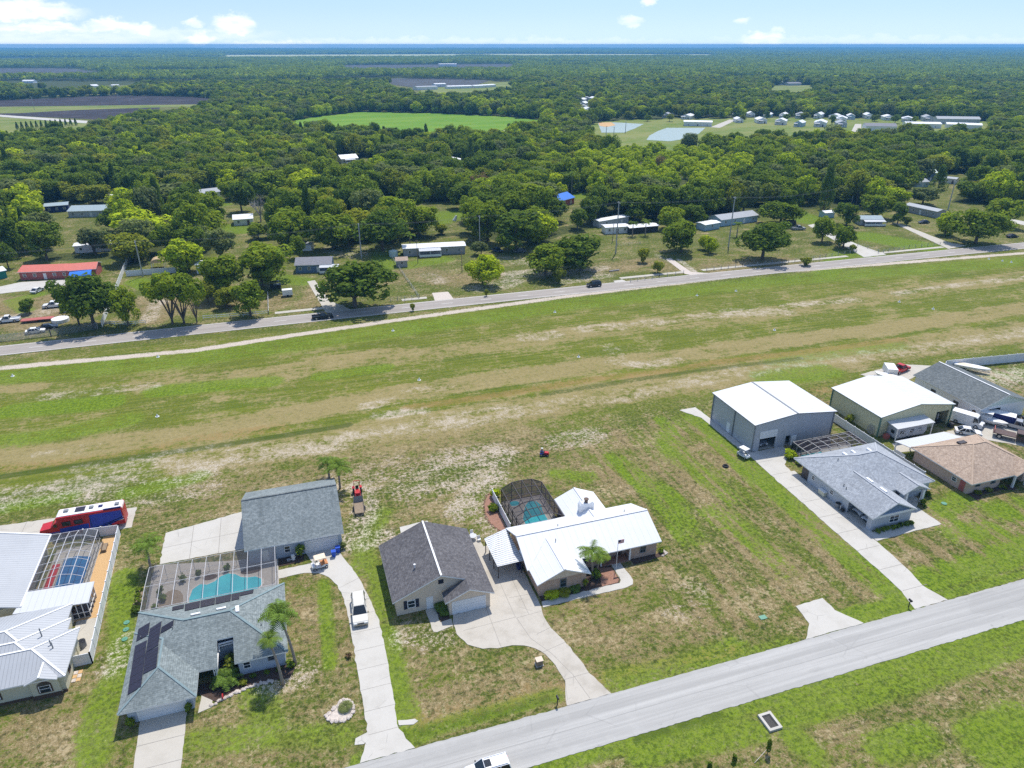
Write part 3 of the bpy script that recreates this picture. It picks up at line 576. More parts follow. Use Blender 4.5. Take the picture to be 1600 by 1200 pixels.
sheet('dog_run', 'orange gravel run inside the white vinyl fence', [(-34.4, 86.8), (-30.3, 86.8), (-31.0, 105.8), (-33.4, 105.8), (-33.6, 95)], M['tangravel'], .04, 'gravel')
sheet('side_patio', 'pale paved side yard by the air conditioner', [(-33, 78.5), (-30.3, 78.5), (-30.3, 86.8), (-33.5, 86.8)], M['conc'], .045, 'patio')
sheet('street_stub', 'white flared drive end lying left of the curved driveway', [(.1, 57.2), (1.5, 57.6), (1.5, 56.6), (.9, 56.2), (-.1, 56.4)], M['conc_white'], .055, 'slab')
sheet('street_stub', 'white flared drive end lying right of the curved driveway', [(5.0, 57.4), (6.6, 57.0), (7.2, 57.3), (6.9, 57.7), (5.0, 58.1)], M['conc_white'], .055, 'slab')

# ---------------------------------------------------------------- building helpers
def gable(mb, axis, a0, a1, c0, c1, ze, zr, t=.2, m=0, e=1):
    cm = (c0 + c1) / 2
    prof = [(c0, ze), (cm, zr), (c1, ze), (c1, ze - t), (cm, zr - t), (c0, ze - t)]
    mb.ext(prof, axis, a0, a1, e, [m, m, e, e, e, e]); return mb
def hip(mb, x0, x1, y0, y1, ze, k, t=.18, m=0, ms=None, e=1, skip=()):
    ms = m if ms is None else ms
    w, d = x1 - x0, y1 - y0; h = min(w, d) / 2; zr = ze + k * h
    A, B, C, D = (x0, y0, ze), (x1, y0, ze), (x1, y1, ze), (x0, y1, ze)
    if w >= d:
        r0 = (x0 + h, (y0 + y1) / 2, zr); r1 = (x1 - h, (y0 + y1) / 2, zr)
        mb.poly([A, B, r1, r0], m); mb.poly([C, D, r0, r1], m); mb.poly([B, C, r1], ms); mb.poly([D, A, r0], ms)
    else:
        r0 = ((x0 + x1) / 2, y0 + h, zr); r1 = ((x0 + x1) / 2, y1 - h, zr)
        mb.poly([A, B, r0], m); mb.poly([C, D, r1], m); mb.poly([B, C, r1, r0], ms); mb.poly([D, A, r0, r1], ms)
    lo = [(p[0], p[1], ze - t) for p in (A, B, C, D)]; up = [A, B, C, D]
    for i in range(4): mb.poly([lo[i], lo[(i + 1) % 4], up[(i + 1) % 4], up[i]], e)
    mb.poly(lo[::-1], e)
    for i, (p, q) in enumerate(((A, r0), (D, r0 if w >= d else r1), (B, r1 if w >= d else r0), (C, r1), (r0, r1))):   # ridge and hip caps
        if i not in skip: mb.bar((p[0], p[1], p[2] + .02), (q[0], q[1], q[2] + .02), .24, .05, 2)
    return mb
def tri_wall(mb, axis, at, c0, c1, z0, zr, th=.12, m=0):
    """gable triangle standing at coordinate `at`, normal along axis"""
    cm = (c0 + c1) / 2; mb.ext([(c0, z0), (c1, z0), (cm, zr)], axis, at, at + th, m); return mb
def span(side, c, u0, u1, z0, z1, lo, hi, mb, m=0):
    if side == 'f': mb.box(u0, u1, c - hi, c - lo, z0, z1, m)
    if side == 'k': mb.box(u0, u1, c + lo, c + hi, z0, z1, m)
    if side == 'l': mb.box(c - hi, c - lo, u0, u1, z0, z1, m)
    if side == 'r': mb.box(c + lo, c + hi, u0, u1, z0, z1, m)
def panel(root, name, side, c, u0, u1, z0, z1, mat, out=.05, label=None):
    mb = MB(); span(side, c, u0, u1, z0, z1, -.03, out, mb); o = mb.build(name, mat, root)
    return tag(o, label)
def win(root, side, c, u, z, w=1.1, h=1.2, fr='white', gl='glass', mull=1):
    f = MB(); g = MB(); b = .09
    span(side, c, u, u + w, z, z + b, -.02, .07, f); span(side, c, u, u + w, z + h - b, z + h, -.02, .07, f)
    span(side, c, u, u + b, z + b, z + h - b, -.02, .07, f); span(side, c, u + w - b, u + w, z + b, z + h - b, -.02, .07, f)
    span(side, c, u + b, u + w - b, z + h / 2 - .03, z + h / 2 + .03, -.02, .06, f)
    for i in range(1, mull): span(side, c, u + w * i / mull - .03, u + w * i / mull + .03, z + b, z + h - b, -.02, .065, f)
    span(side, c, u + b, u + w - b, z + b, z + h - b, -.02, .03, g)
    o = f.build('window', M[fr], root); g.build('pane', M[gl], o); return o
def door(root, side, c, u, mat, w=.95, h=2.05, label=None):
    o = panel(root, 'door', side, c, u, u + w, .05, h, mat, .06, label)
    hb = MB(); span(side, c, u + w * .82, u + w * .92, 1.0, 1.08, .05, .12, hb); hb.build('handle', M['steel'], o); return o
def garage(root, side, c, u0, u1, h, mat='gdoor', z0=.05, name='garage_door'):
    o = panel(root, name, side, c, u0, u1, z0, h, M[mat], .03)
    f = MB(); span(side, c, u0 - .12, u0, z0, h, -.02, .06, f); span(side, c, u1, u1 + .12, z0, h, -.02, .06, f); span(side, c, u0 - .12, u1 + .12, h, h + .12, -.02, .06, f)
    f.build('door_frame', M['white'], o); return o
def shell(mb, x0, x1, y0, y1, z1, holes, t=.16, mats=(0, 0, 0, 0)):
    """four walls, with openings {side: [(u0,u1,z0,z1)]}"""
    for i, (side, u0, u1) in enumerate((('f', x0, x1), ('k', x0, x1), ('l', y0 + t, y1 - t), ('r', y0 + t, y1 - t))):
        c = {'f': y0, 'k': y1, 'l': x0, 'r': x1}[side]; u = u0
        for h in sorted(holes.get(side, [])):
            span(side, c, u, h[0], 0, z1, -t, 0, mb, mats[i]); span(side, c, h[0], h[1], h[3], z1, -t, 0, mb, mats[i])
            if h[2] > 0: span(side, c, h[0], h[1], 0, h[2], -t, 0, mb, mats[i])
            u = h[1]
        span(side, c, u, u1, 0, z1, -t, 0, mb, mats[i])
    return mb
def PS(u, v, f):
    z = 3.0
    for _ in range(12):
        p = P(u, v, z); z = f(p.x, p.y)
    return Vector((p.x, p.y, z))
def cage(name, label, x0, x1, y0, y1, zw, top, nx, ny, fmat, smat, open_sides=(), fw=.09):
    """aluminium pool enclosure: top(x, y) gives the roof height"""
    r = thing(name, label, 'pool enclosure', (x0, y0, 0)); f = MB(); s = MB()
    X = [x0 + (x1 - x0) * i / nx for i in range(nx + 1)]; Y = [y0 + (y1 - y0) * i / ny for i in range(ny + 1)]
    T = lambda x, y: (x, y, top(x, y))
    for x in X:
        for a, b in zip(Y[:-1], Y[1:]): f.bar(T(x, a), T(x, b), fw, fw * 1.6)
    for y in Y:
        for a, b in zip(X[:-1], X[1:]): f.bar(T(a, y), T(b, y), fw * .8, fw)
    for i in range(nx):
        for j in range(ny): s.poly([T(X[i], Y[j]), T(X[i + 1], Y[j]), T(X[i + 1], Y[j + 1]), T(X[i], Y[j + 1])])
    f.build('roof_frame', fmat, r); s.build('roof_screen', smat, r, fix=False)
    for side in 'fklr':
        if side in open_sides: continue
        f = MB(); s = MB()
        pts = [(x, y0) for x in X] if side == 'f' else [(x, y1) for x in X] if side == 'k' else [(x0, y) for y in Y] if side == 'l' else [(x1, y) for y in Y]
        for p in pts: f.bar((*p, 0), (*p, top(*p)), fw, fw)
        for a, b in zip(pts[:-1], pts[1:]):
            for z in (.12, 1.0): f.bar((*a, z), (*b, z), fw * .7, fw * .7)
            s.poly([(*a, 0.1), (*b, 0.1), (*b, top(*b)), (*a, top(*a))])
        f.build('wall_frame', fmat, r); s.build('wall_screen', smat, r, fix=False)
    return r
def pool(label, pts, mat, cop, deckz=.09):
    r = thing('swimming_pool', label, 'pool', (pts[0][0], pts[0][1], 0))
    c = Vector((sum(p[0] for p in pts) / len(pts), sum(p[1] for p in pts) / len(pts)))
    big = [(c.x + (p[0] - c.x) * 1 + (p[0] - c.x) / max(.1, (Vector(p) - c).length) * .3, c.y + (p[1] - c.y) + (p[1] - c.y) / max(.1, (Vector(p) - c).length) * .3) for p in pts]
    MB().prism(big, .02, deckz + .03).build('coping', cop, r)
    MB().prism(pts, .03, deckz + .05).build('water', mat, r); return r
def leafball(mb, c, r, n, size, flat=1.0, m=0, up=.0):
    for _ in range(n):
        d = Vector((rnd.gauss(0, 1), rnd.gauss(0, 1), rnd.gauss(0, 1) + up)).normalized(); q = Vector(c) + Vector((d.x * r, d.y * r, d.z * r * flat)) * rnd.uniform(.55, 1.05)
        nn = (d + Vector((rnd.gauss(0, .5), rnd.gauss(0, .5), rnd.gauss(.2, .5)))).normalized()
        u = nn.cross(Vector((rnd.gauss(0, 1), rnd.gauss(0, 1), rnd.gauss(0, 1)))).normalized(); w = nn.cross(u); s = size * rnd.uniform(.6, 1.3)
        mb.add([q - u * s - w * s * .6, q + u * s * .3 - w * s, q + u * s + w * s * .5, q - u * s * .4 + w * s], [[0, 1, 2, 3]], m)
    return mb
def shrub(label, x, y, r=.7, h=1.0, mat='leaf', name='shrub', n=160, group=None):
    t = thing(name, label, 'shrub', (x, y, 0), group); f = MB(); b = MB()
    for _ in range(5):
        o = (x + rnd.uniform(-.35, .35) * r, y + rnd.uniform(-.35, .35) * r, h * rnd.uniform(.4, .7))
        leafball(f, o, r * rnd.uniform(.5, .75), n // 5, .12 + r * .09, h / (2 * r) if h < 2 * r else 1.2); b.tube((x, y, 0), o, .03, 5)
    f.build('foliage', M[mat], t, fix=False); b.build('stem', M['bark'], t); return t
def fan_plant(label, x, y, r=1.2, h=1.2, n=16, mat='palmleaf', name='cycad', cat='plant'):
    t = thing(name, label, cat, (x, y, 0)); f = MB(); 
    for i in range(n):
        a = 2 * math.pi * i / n + rnd.uniform(-.2, .2); e = rnd.uniform(.25, 1.2); frond(f, Vector((x, y, h * .35)), a, r * rnd.uniform(.85, 1.1), e, .22)
    f.build('fronds', M[mat], t, fix=False); MB().tube((x, y, 0), (x, y, h * .4), .16, 7, .12).build('stem', M['palmbark'], t); return t
def frond(f, o, a, L, elev, w=.3, k=6, m=0):
    d = Vector((math.cos(a), math.sin(a), 0)); side = Vector((-d.y, d.x, 0)); pts = []
    p = o.copy(); e = elev
    for i in range(k + 1):
        pts.append(p.copy()); p = p + (d * math.cos(e) + Vector((0, 0, math.sin(e)))) * (L / k); e -= (elev + .9) / k
    for i in range(k):
        ww = w * (1 - abs(i - k * .4) / (k * .75)) + .05
        for sg in (-1, 1):
            for h_ in (0, .5):
                q = pts[i].lerp(pts[i + 1], h_); q2 = pts[i].lerp(pts[i + 1], h_ + .47)
                tip = q + side * sg * ww * 2.2 + d * ww * .9 + Vector((0, 0, -ww * .8))
                f.add([q, q2, tip], [[0, 1, 2]], m)
def palm(label, x, y, h, r=2.0, lean=(0, 0), name='palm_tree', n=16, tr=.16, mat='palmleaf', feather=.34):
    t = thing(name, label, 'palm', (x, y, 0)); b = MB(); f = MB(); k = 7; pts = []
    for i in range(k + 1):
        s = i / k; pts.append(Vector((x + lean[0] * s * s, y + lean[1] * s * s, h * s)))
    b.loft([[(p.x + math.cos(j * math.pi / 4) * tr * (1.25 - .5 * i / k), p.y + math.sin(j * math.pi / 4) * tr * (1.25 - .5 * i / k), p.z) for j in range(8)] for i, p in enumerate(pts)])
    b.build('trunk', M['palmbark'], t, smooth=True)
    for i in range(n):
        frond(f, pts[-1] + Vector((0, 0, .05)), 2 * math.pi * i / n + rnd.uniform(-.25, .25), r * rnd.uniform(.85, 1.15), rnd.choice([.15, .5, .85, 1.15, -.2]), feather)
    f.build('crown', M[mat], t, fix=False); return t
def box_thing(name, label, cat, x0, x1, y0, y1, z0, z1, mat): return tag(MB().box(x0, x1, y0, y1, z0, z1).build(name, mat), label, cat)
def ac_unit(label, x, y, name='air_conditioner', s=.45):
    t = thing(name, label, 'air conditioner', (x, y, 0))
    MB().box(x - s, x + s, y - s, y + s, 0, .08).build('base', M['conc'], t)
    MB().tube((x, y, .08), (x, y, .95), s * .9, 14).build('casing', M['greytrim'], t)
    mb = MB(); mb.tube((x, y, .95), (x, y, 1.0), s * .92, 14); 
    for a in range(6): mb.bar((x, y, 1.015), (x + s * .8 * math.cos(a * 1.047), y + s * .8 * math.sin(a * 1.047), 1.015), .06, .02)
    mb.build('fan_grille', M['black'], t); return t

# ================================================================ HOUSE A: grey metal roofs, cream walls (far left)
hA = thing('house', 'cream walled house with pale grey metal hip roofs cut by the left edge', 'house', (-40, 80, 0))
w = MB(); w.prism([(-50, 74.5), (-35.4, 74.5), (-35.4, 74.1), (-32.5, 74.1), (-32.5, 74.5), (-32.0, 74.5), (-32.0, 81.5), (-33.2, 81.5), (-33.8, 83.4), (-33.8, 86.9), (-50, 86.9)], 0, 2.75); w.build('wall', M['cream'], hA)
r = MB()
hip(r, -52, -31.5, 73.9, 82, 2.9, .38, m=0, ms=3); hip(r, -52, -32.9, 74.7, 84.1, 2.93, .38, m=0, ms=3); hip(r, -52, -33.3, 75.6, 87.0, 2.96, .38, m=0, ms=3)
ro = r.build('roof', [M['greyroofx'], M['white'], M['white'], M['greyroof']], hA)
r = MB(); gable(r, 'y', 73.55, 76.8, -35.7, -32.3, 2.95, 3.7, .14, 0, 1); r.bar((-34, 73.55, 3.74), (-34, 76, 3.74), .22, .05, 1); r.build('window_gable', [M['greyroof'], M['white']], hA)
MB().ext([(-35.4, 2.7), (-32.5, 2.7), (-33.95, 3.5)], 'y', 73.95, 74.3).build('gable_wall', M['cream'], hA)
MB().box(-49.9, -35.5, 74.38, 74.5, .0, .32).box(-35.5, -32.4, 73.98, 74.1, .0, .55).box(-32.4, -31.95, 74.38, 74.5, .0, .32).build('base_band', M['brown'], hA)
def arch_window(root, c, u, z, w_, h):
    f = MB(); g = MB(); n = 9
    arc = [(u + w_ / 2 - math.cos(math.pi * i / n) * w_ / 2, z + h + math.sin(math.pi * i / n) * w_ * .38) for i in range(n + 1)]
    out = [(u - .14 + (w_ + .28) / 2 - math.cos(math.pi * i / n) * (w_ / 2 + .14), z + h + math.sin(math.pi * i / n) * (w_ * .38 + .14)) for i in range(n + 1)]
    f.ext([(u - .14, z - .14)] + out + [(u + w_ + .14, z - .14)], 'y', c - .05, c + .02); o = f.build('window', M['brown'], root)
    g.ext([(u, z)] + arc + [(u + w_, z)], 'y', c - .08, c - .03); p = g.build('pane', M['glass'], o)
    b = MB(); b.box(u, u + w_, c - .1, c - .07, z + h * .5, z + h * .5 + .06).box(u, u + w_, c - .1, c - .07, z + h, z + h + .05).box(u, u + .08, c - .1, c - .07, z, z + h).box(u + w_ - .08, u + w_, c - .1, c - .07, z, z + h); b.build('sash', M['white'], o)
arch_window(hA, 74.1, -34.6, .95, 1.25, .95); arch_window(hA, 74.5, -39.8, .95, 1.1, .9)
win(hA, 'r', -32.0, 76.2, 1.0, .9, 1.1, 'brown')
for x_, y_ in ((-35.2, 80.6), (-33.8, 78.7), (-33.5, 78.2)): MB().tube((x_, y_, 3.0), (x_, y_, 4.6 if x_ > -34.5 else 5.1), .07, 6).build('vent_pipe', M['greytrim'], hA)
lan = thing('lanai', 'white flat roofed screened lanai joining house to its pool cage', 'lanai', (-36, 89, 0))
r = MB(); r.add([(-40.4, 87.3, 2.85), (-31.5, 87.0, 2.6), (-31.5, 91.2, 2.75), (-39.7, 91.3, 3.0)] + [(-40.4, 87.3, 2.73), (-31.5, 87.0, 2.48), (-31.5, 91.2, 2.63), (-39.7, 91.3, 2.88)], [[0, 1, 2, 3], [7, 6, 5, 4], [0, 4, 5, 1], [1, 5, 6, 2], [2, 6, 7, 3], [3, 7, 4, 0]]); r.build('roof', M['lean'], lan)
f = MB(); s = MB()
for x_ in (-33.9, -33.2, -32.5, -31.8): f.bar((x_, 87.3, 0), (x_, 87.3, 2.5), .09)
for y_ in (88.2, 89.2, 90.2, 91.1): f.bar((-31.8, y_, 0), (-31.8, y_, 2.55), .09)
for z_ in (.9, 2.45): f.bar((-33.9, 87.3, z_), (-31.8, 87.3, z_), .08).bar((-31.8, 87.3, z_), (-31.8, 91.1, z_), .08)
f.build('post_frame', M['white'], lan); s.box(-33.9, -31.85, 87.33, 87.36, .1, 2.48).box(-31.87, -31.84, 87.4, 91.1, .1, 2.55); s.build('screen', M['screen_dark'], lan)
MB().box(-33.9, -31.9, 87.2, 91.2, .0, .06).build('floor_slab', M['conc'], lan)
sA = thing('shed_house', 'long pale grey metal roofed wing beside the deep blue pool', 'building', (-46, 96, 0))
MB().box(-56, -40.6, 88.9, 104, 0, 2.7).build('wall', M['cream'], sA)
r = MB(); gable(r, 'y', 88.4, 104.5, -60, -39.7, 2.9, 5.9, .2, 0, 1); r.bar((-39.7, 88.4, 2.92), (-39.7, 104.5, 2.92), .22, .18, 1); r.bar((-39.7, 104.5, 2.95), (-49.85, 104.5, 5.95), .25, .1, 1); r.build('roof', [M['greyroof'], M['white']], sA)
top = lambda x, y: 3.0 + (x + 39.6) / 4.2 * .5 if x < -35.3 else 3.5 - (x + 35.3) / 1.9 * 1.0
cage('pool_cage', 'white framed screen cage over the deep blue pool at far left', -39.6, -33.4, 91.4, 104.3, 2.6, lambda x, y: min(top(x, y), 2.7 + .9 * min(y - 91.4, 104.3 - y) / 1.2 + .3), 5, 7, plain('dull_white_frame', (.55, .55, .56), .5, .04), M['screen'], ('l',), .065)
sheet('pool_deck', 'grey concrete deck under the far left pool cage', [(-39.6, 91.4), (-33.4, 91.4), (-33.4, 104.3), (-39.6, 104.3)], M['conc'], .07, 'deck')
pool('deep blue rectangular pool under the white framed screen cage', [(-37.9, 92.4), (-34.3, 92.4), (-34.3, 101), (-36.3, 101.8), (-37.9, 101.4)], M['poolblue'], M['conc_white'])
box_thing('pool_mat', 'long red mat lying beside the deep blue pool', 'mat', -39.3, -38.3, 92.6, 100.5, .075, .2, M['red'])
def vinyl_fence(label, pts, h=1.8, mat='vinyl', gap=2.4, post=.13):
    t = thing('vinyl_fence', label, 'fence', (*pts[0], 0)); p_ = MB()
    for a, b in zip(pts[:-1], pts[1:]):
        a = Vector(a); b = Vector(b); d = (b - a); L = d.length; n = max(1, round(L / gap)); d.normalize(); nn = Vector((-d.y, d.x))
        q = [a + nn * .03, b + nn * .03, b - nn * .03, a - nn * .03]; p_.prism([tuple(v) for v in q], .05, h - .08)
        for z_ in (.12, h - .12): p_.bar((*a, z_), (*b, z_), .08, .14)
        for i in range(n + 1):
            c = a + d * L * i / n
            mb = MB(); mb.box(c.x - post / 2, c.x + post / 2, c.y - post / 2, c.y + post / 2, 0, h); mb.box(c.x - post * .7, c.x + post * .7, c.y - post * .7, c.y + post * .7, h, h + .06); mb.build('post', M[mat], t)
    p_.build('fence_panel', M[mat], t); return t
vinyl_fence('white vinyl fence wrapping the gravel run of the far left house', [(-36, 106.3), (-31.0, 105.9), (-30.0, 78.2), (-32.2, 78.2)])
t = thing('garden_bench', 'small brown wooden bench standing on the orange gravel', 'bench', (-32.6, 102.6, 0))
MB().box(-32.9, -32.3, 101.6, 103.4, .4, .48).build('seat', M['wood'], t); MB().box(-32.95, -32.88, 101.6, 103.4, .5, .95).build('backrest', M['wood'], t)
for a in (-32.85, -32.35):
    for b in (101.7, 103.3): MB().box(a - .05, a + .05, b - .05, b + .05, 0, .4).build('leg', M['wood'], t)
ac_unit('dark round air conditioner in the paved side yard of the far left house', -31.7, 81.6, s=.5)
box_thing('pump_box', 'cream equipment box against the far left house wall', 'box', -32.6, -31.9, 80.2, 81.3, 0, 1.5, M['cream'])
t = thing('paver_stack', 'flat orange and white paving slabs lying on grass by the white fence corner', 'paving slabs', (-31.4, 76.4, 0))
for i in range(3):
    for j in range(2): MB().box(-31.9 + j * .52, -31.42 + j * .52, 75.6 + i * .62, 76.15 + i * .62, 0, .07).build('slab', M['tangravel' if (i + j) % 2 else 'stone'], t)

# ================================================================ HOUSE B: blue-green shingles, solar panels
hB = thing('house', 'blue-grey shingled hip roof house with black solar panels and white double garage', 'house', (-16, 75, 0))
w = MB(); w.prism([(-24.2, 67.1), (-17.3, 67.1), (-17.3, 72.6), (-15.2, 72.6), (-15.2, 70.5), (-14.8, 70.5), (-14.8, 73.6), (-12.3, 73.6), (-12.3, 70.5), (-6.9, 70.5), (-6.9, 82.3), (-24.2, 82.3)], 0, 2.56); w.build('wall', M['blue_stucco'], hB)
kB = .42; fz = lambda y: 2.7 + kB * (y - 69.9); hy = 6.45; zr = 2.7 + kB * hy
r = MB(); Rl, Rr = (-18.35, 76.35, zr), (-12.85, 76.35, zr)
r.poly([(-24.8, 69.9, 2.7), (-14.5, 69.9, 2.7), (-14.5, 73.1, fz(73.1)), (-12.6, 73.1, fz(73.1)), (-12.6, 69.9, 2.7), (-6.4, 69.9, 2.7), Rr, Rl], 0)
r.poly([(-6.4, 82.8, 2.7), (-24.8, 82.8, 2.7), Rl, Rr], 0); r.poly([(-6.4, 69.9, 2.7), (-6.4, 82.8, 2.7), Rr], 3); r.poly([(-24.8, 82.8, 2.7), (-24.8, 69.9, 2.7), Rl], 3)
edge = [(-24.8, 69.9, 2.7), (-14.5, 69.9, 2.7), (-14.5, 73.1, fz(73.1)), (-12.6, 73.1, fz(73.1)), (-12.6, 69.9, 2.7), (-6.4, 69.9, 2.7), (-6.4, 82.8, 2.7), (-24.8, 82.8, 2.7)]
for a, b in zip(edge, edge[1:] + edge[:1]): r.poly([a, b, (b[0], b[1], b[2] - .2), (a[0], a[1], a[2] - .2)], 1)
r.poly([(p[0], p[1], 2.5) for p in edge], 1)
for a, b in (((-24.8, 82.8, 2.7), Rl), ((-6.4, 69.9, 2.7), Rr), ((-6.4, 82.8, 2.7), Rr), (Rl, Rr)): r.bar((a[0], a[1], a[2] + .02), (b[0], b[1], b[2] + .02), .3, .05, 2)
hip(r, -24.803, -16.6, 66.2, 79, 2.703, kB, .2, 0, 3)
bB = r.build('roof', [M['sh_green'], M['white'], plain('ridge_cap_green', (.2, .27, .28), .9), shingle('blue_green_shingles_side', (.205, .24, .238), (.32, .36, .352), 'y')], hB)
Z = lambda px, py: (180 + px / 4.4443, 860 + py / 4.4443)
west = lambda x, y: 2.7 + kB * (x + 24.8); north = lambda x, y: 2.7 + kB * (82.8 - y); front = lambda x, y: fz(y); east = lambda x, y: 2.7 + kB * (-6.4 - x)
def on_plane(pxs, f, off): return [PS(*Z(*q), f) + Vector((0, 0, off)) for q in pxs]
def solar(label, pxs, f, group):
    q = on_plane(pxs, f, .04); t = [v + Vector((0, 0, .06)) for v in q]
    mb = MB(); mb.add(q + t, [[0, 1, 2, 3][::-1], [4, 5, 6, 7], [0, 1, 5, 4], [1, 2, 6, 5], [2, 3, 7, 6], [3, 0, 4, 7]])
    ms = (t[0] + t[1]) / 2 + Vector((0, 0, .006)); me_ = (t[3] + t[2]) / 2 + Vector((0, 0, .006))
    for k in range(1, 6): mb.bar(t[0].lerp(t[3], k / 6) + Vector((0, 0, .004)), t[1].lerp(t[2], k / 6) + Vector((0, 0, .004)), .05, .012, 1)
    return tag(mb.build('solar_panel', [M['solar'], M['black']]), label, 'solar panel', group)
for lab, px in (('small black solar panel nearest the back on the garage side slope', [(163, 548), (241, 503), (229, 590), (147, 634)]), ('tall black solar panel upper row of the garage side slope', [(241, 548), (323, 494), (300, 660), (214, 712)]),
                ('short black solar panel set apart at the top of the garage side slope', [(323, 536), (408, 486), (401, 531), (315, 579)]), ('longest black solar panel along the left eave', [(139, 668), (222, 626), (180, 950), (86, 1006)]), ('black solar panel below the tall one on the garage side slope', [(212, 716), (301, 669), (286, 815), (194, 862)])):
    solar(lab, px, west, 'solar panels on the garage side slope')
for lab, a, b in (('first narrow black solar panel from left along the pool side slope', 398, 480), ('second black solar panel from left along the pool side slope', 486, 590), ('third black solar panel from left along the pool side slope', 594, 695), ('fourth black solar panel from left along the pool side slope', 699, 806), ('fifth black solar panel from left along the pool side slope', 810, 866), ('rightmost narrow black solar panel along the pool side slope', 868, 962)):
    l = lambda x, o=0: 395 + (x - 400) * -.218 + o
    d = 26 if lab[:5] in ('first', 'right') else 46
    solar(lab, [(a, l(a)), (b, l(b)), (b - 4, l(b, d)), (a - 2, l(a, d))], north, 'solar panels on the pool side slope')
for px, f in (([(525, 448), (590, 433), (594, 442), (528, 457)], north), ([(703, 409), (769, 394), (772, 404), (706, 418)], north), ([(836, 392), (861, 388), (862, 428), (838, 432)], east)):
    q = on_plane(px, f, .02); t = [v + Vector((0, 0, .16)) for v in q]; MB().add(q + t, [[0, 1, 2, 3], [7, 6, 5, 4], [0, 4, 5, 1], [1, 5, 6, 2], [2, 6, 7, 3], [3, 7, 4, 0]]).build('skylight', M['skylight'], hB)
for px, py in ((1015, 520), (400, 545), (180, 610)):
    q = PS(*Z(px, py), east if px > 900 else west); MB().tube(q, q + Vector((0, 0, .35)), .06, 6).build('vent_pipe', M['greytrim'], hB)
garage(hB, 'f', 67.1, -23.1, -18.1, 2.15)
win(hB, 'f', 70.5, -11.8, .9, .9, 1.1); win(hB, 'f', 70.5, -8.9, 1.3, 1.0, .8, 'greytrim'); win(hB, 'f', 70.5, -15.15, .9, .3, 1.1)
door(hB, 'f', 72.6, -16.8, M['brown'])
tr = MB()
for z_ in (3.0, 3.35): tr.bar((-14.4, 73.0, z_), (-12.7, 73.0, z_ + .1), .16, .12)
tr.bar((-14.4, 72.5, 2.6), (-14.4, 73.1, 3.4), .12).bar((-12.7, 72.5, 2.6), (-12.7, 73.1, 3.4), .12); tag(tr.build('pergola_trim', M['white'], hB), 'white slatted trim at the courtyard notch')
tag(MB().prism([(-14.7, 70.3), (-12.4, 70.3), (-12.4, 73.5), (-14.7, 73.5)], 0, .3).build('planting_bed', M['mulch']), 'dry planted court between the front wings of the blue-grey house', 'flower bed')
shrub('brown dry bush filling the courtyard notch of the blue-grey house', -13.5, 72.2, 1.1, 1.9, 'leafyel', n=260)
cage('pool_cage', 'white framed screen cage between blue-grey house and its garage', -24.6, -7.5, 82.9, 92.0, 2.7, lambda x, y: 2.75 + .25 * (1 - abs(y - 87.4) / 4.6), 9, 2, plain('dull_white_frame', (.55, .55, .56), .5, .04), M['screen'], ('f',), .055)
sheet('pool_deck', 'beige pool deck under the cage of the blue-grey house', [(-24.9, 82.6), (-7.4, 82.6), (-7.4, 92.1), (-24.9, 96)], M['paver'], .07, 'deck')
pool('free form turquoise pool behind the blue-grey house', [(-19.2, 84.0), (-19.4, 86.8), (-19.1, 88.6), (-18.2, 89.4), (-17.2, 89.0), (-16.2, 89.4), (-15.4, 90.3), (-14.4, 90.6), (-13.4, 90.1), (-12.6, 89.2), (-11.6, 88.8), (-10.6, 88.7), (-9.8, 87.9), (-9.7, 86.8), (-10.6, 85.6), (-13, 84.6), (-16, 83.8)], M['pool'], M['stone'], .08)
for nm, c, rr in (('round patch of mulch at the left side of the free form pool', (-16.9, 90.6), (1.0, .6)), ('oval mulch bed at the right behind the free form pool', (-11.2, 90.3), (1.5, .7)), ('brown paver circle at the left end of the pool deck', (-21.8, 86.8), (1.6, 2.6))):
    tag(MB().prism([(c[0] + rr[0] * math.cos(i * .393), c[1] + rr[1] * math.sin(i * .393)) for i in range(16)], .05, .1).build('planting_bed', M['wood' if 'paver' in nm else 'mulch']), nm, 'flower bed')
for x_, y_, l in ((-20.6, 90.9, 'dark potted shrub by the back screen, left one'), (-18.4, 91.3, 'dark potted shrub by the back screen, beside the pool corner'), (-14.6, 91.4, 'dark low shrub at the back screen behind the pool middle'), (-23.4, 89.2, 'leafy bush in the left corner of the white pool cage'), (-23.6, 85.6, 'large bush at the left screen of the pool cage'), (-22.9, 87.4, 'middle bush along the left pool cage screen')):
    shrub(l, x_, y_, .6, 1.3, 'leafdark', 'pool_shrub', 90)
# detached garage C
gC = thing('garage_building', 'detached garage with large blue-grey shingled gable roof behind the pool cage', 'garage', (-4.6, 99.5, 0))
w = MB(); w.box(-11.4, 2.2, 91.9, 106.8, 0, 2.75); tri_wall(w, 'x', -11.4, 91.9, 106.8, 2.75, 6.3); tri_wall(w, 'x', 2.08, 91.9, 106.8, 2.75, 6.3); w.build('wall', M['blue_stucco'], gC)
r = MB(); gable(r, 'x', -11.8, 2.6, 91.4, 107.3, 2.9, 6.6, .2); r.bar((-11.8, 99.35, 6.62), (2.6, 99.35, 6.62), .3, .06, 2); r.build('roof', [shingle('garage_shingles', (.205, .24, .245), (.32, .355, .355)), M['white'], M['sh_slate']], gC)
garage(gC, 'f', 91.9, -3.2, 1.5, 2.15); win(gC, 'f', 91.9, -6.3, .9, .9, 1.2, 'white'); door(gC, 'f', 91.9, -9.5, M['white'])
shrub('tall dark narrow shrub beside the detached garage door', -4.1, 91.2, .75, 2.6, 'leafdark', 'tall_shrub', 220)
t = thing('pool_pump', 'white pool pump and filter on the ground by the detached garage wall', 'pump', (-5.3, 90.9, 0))
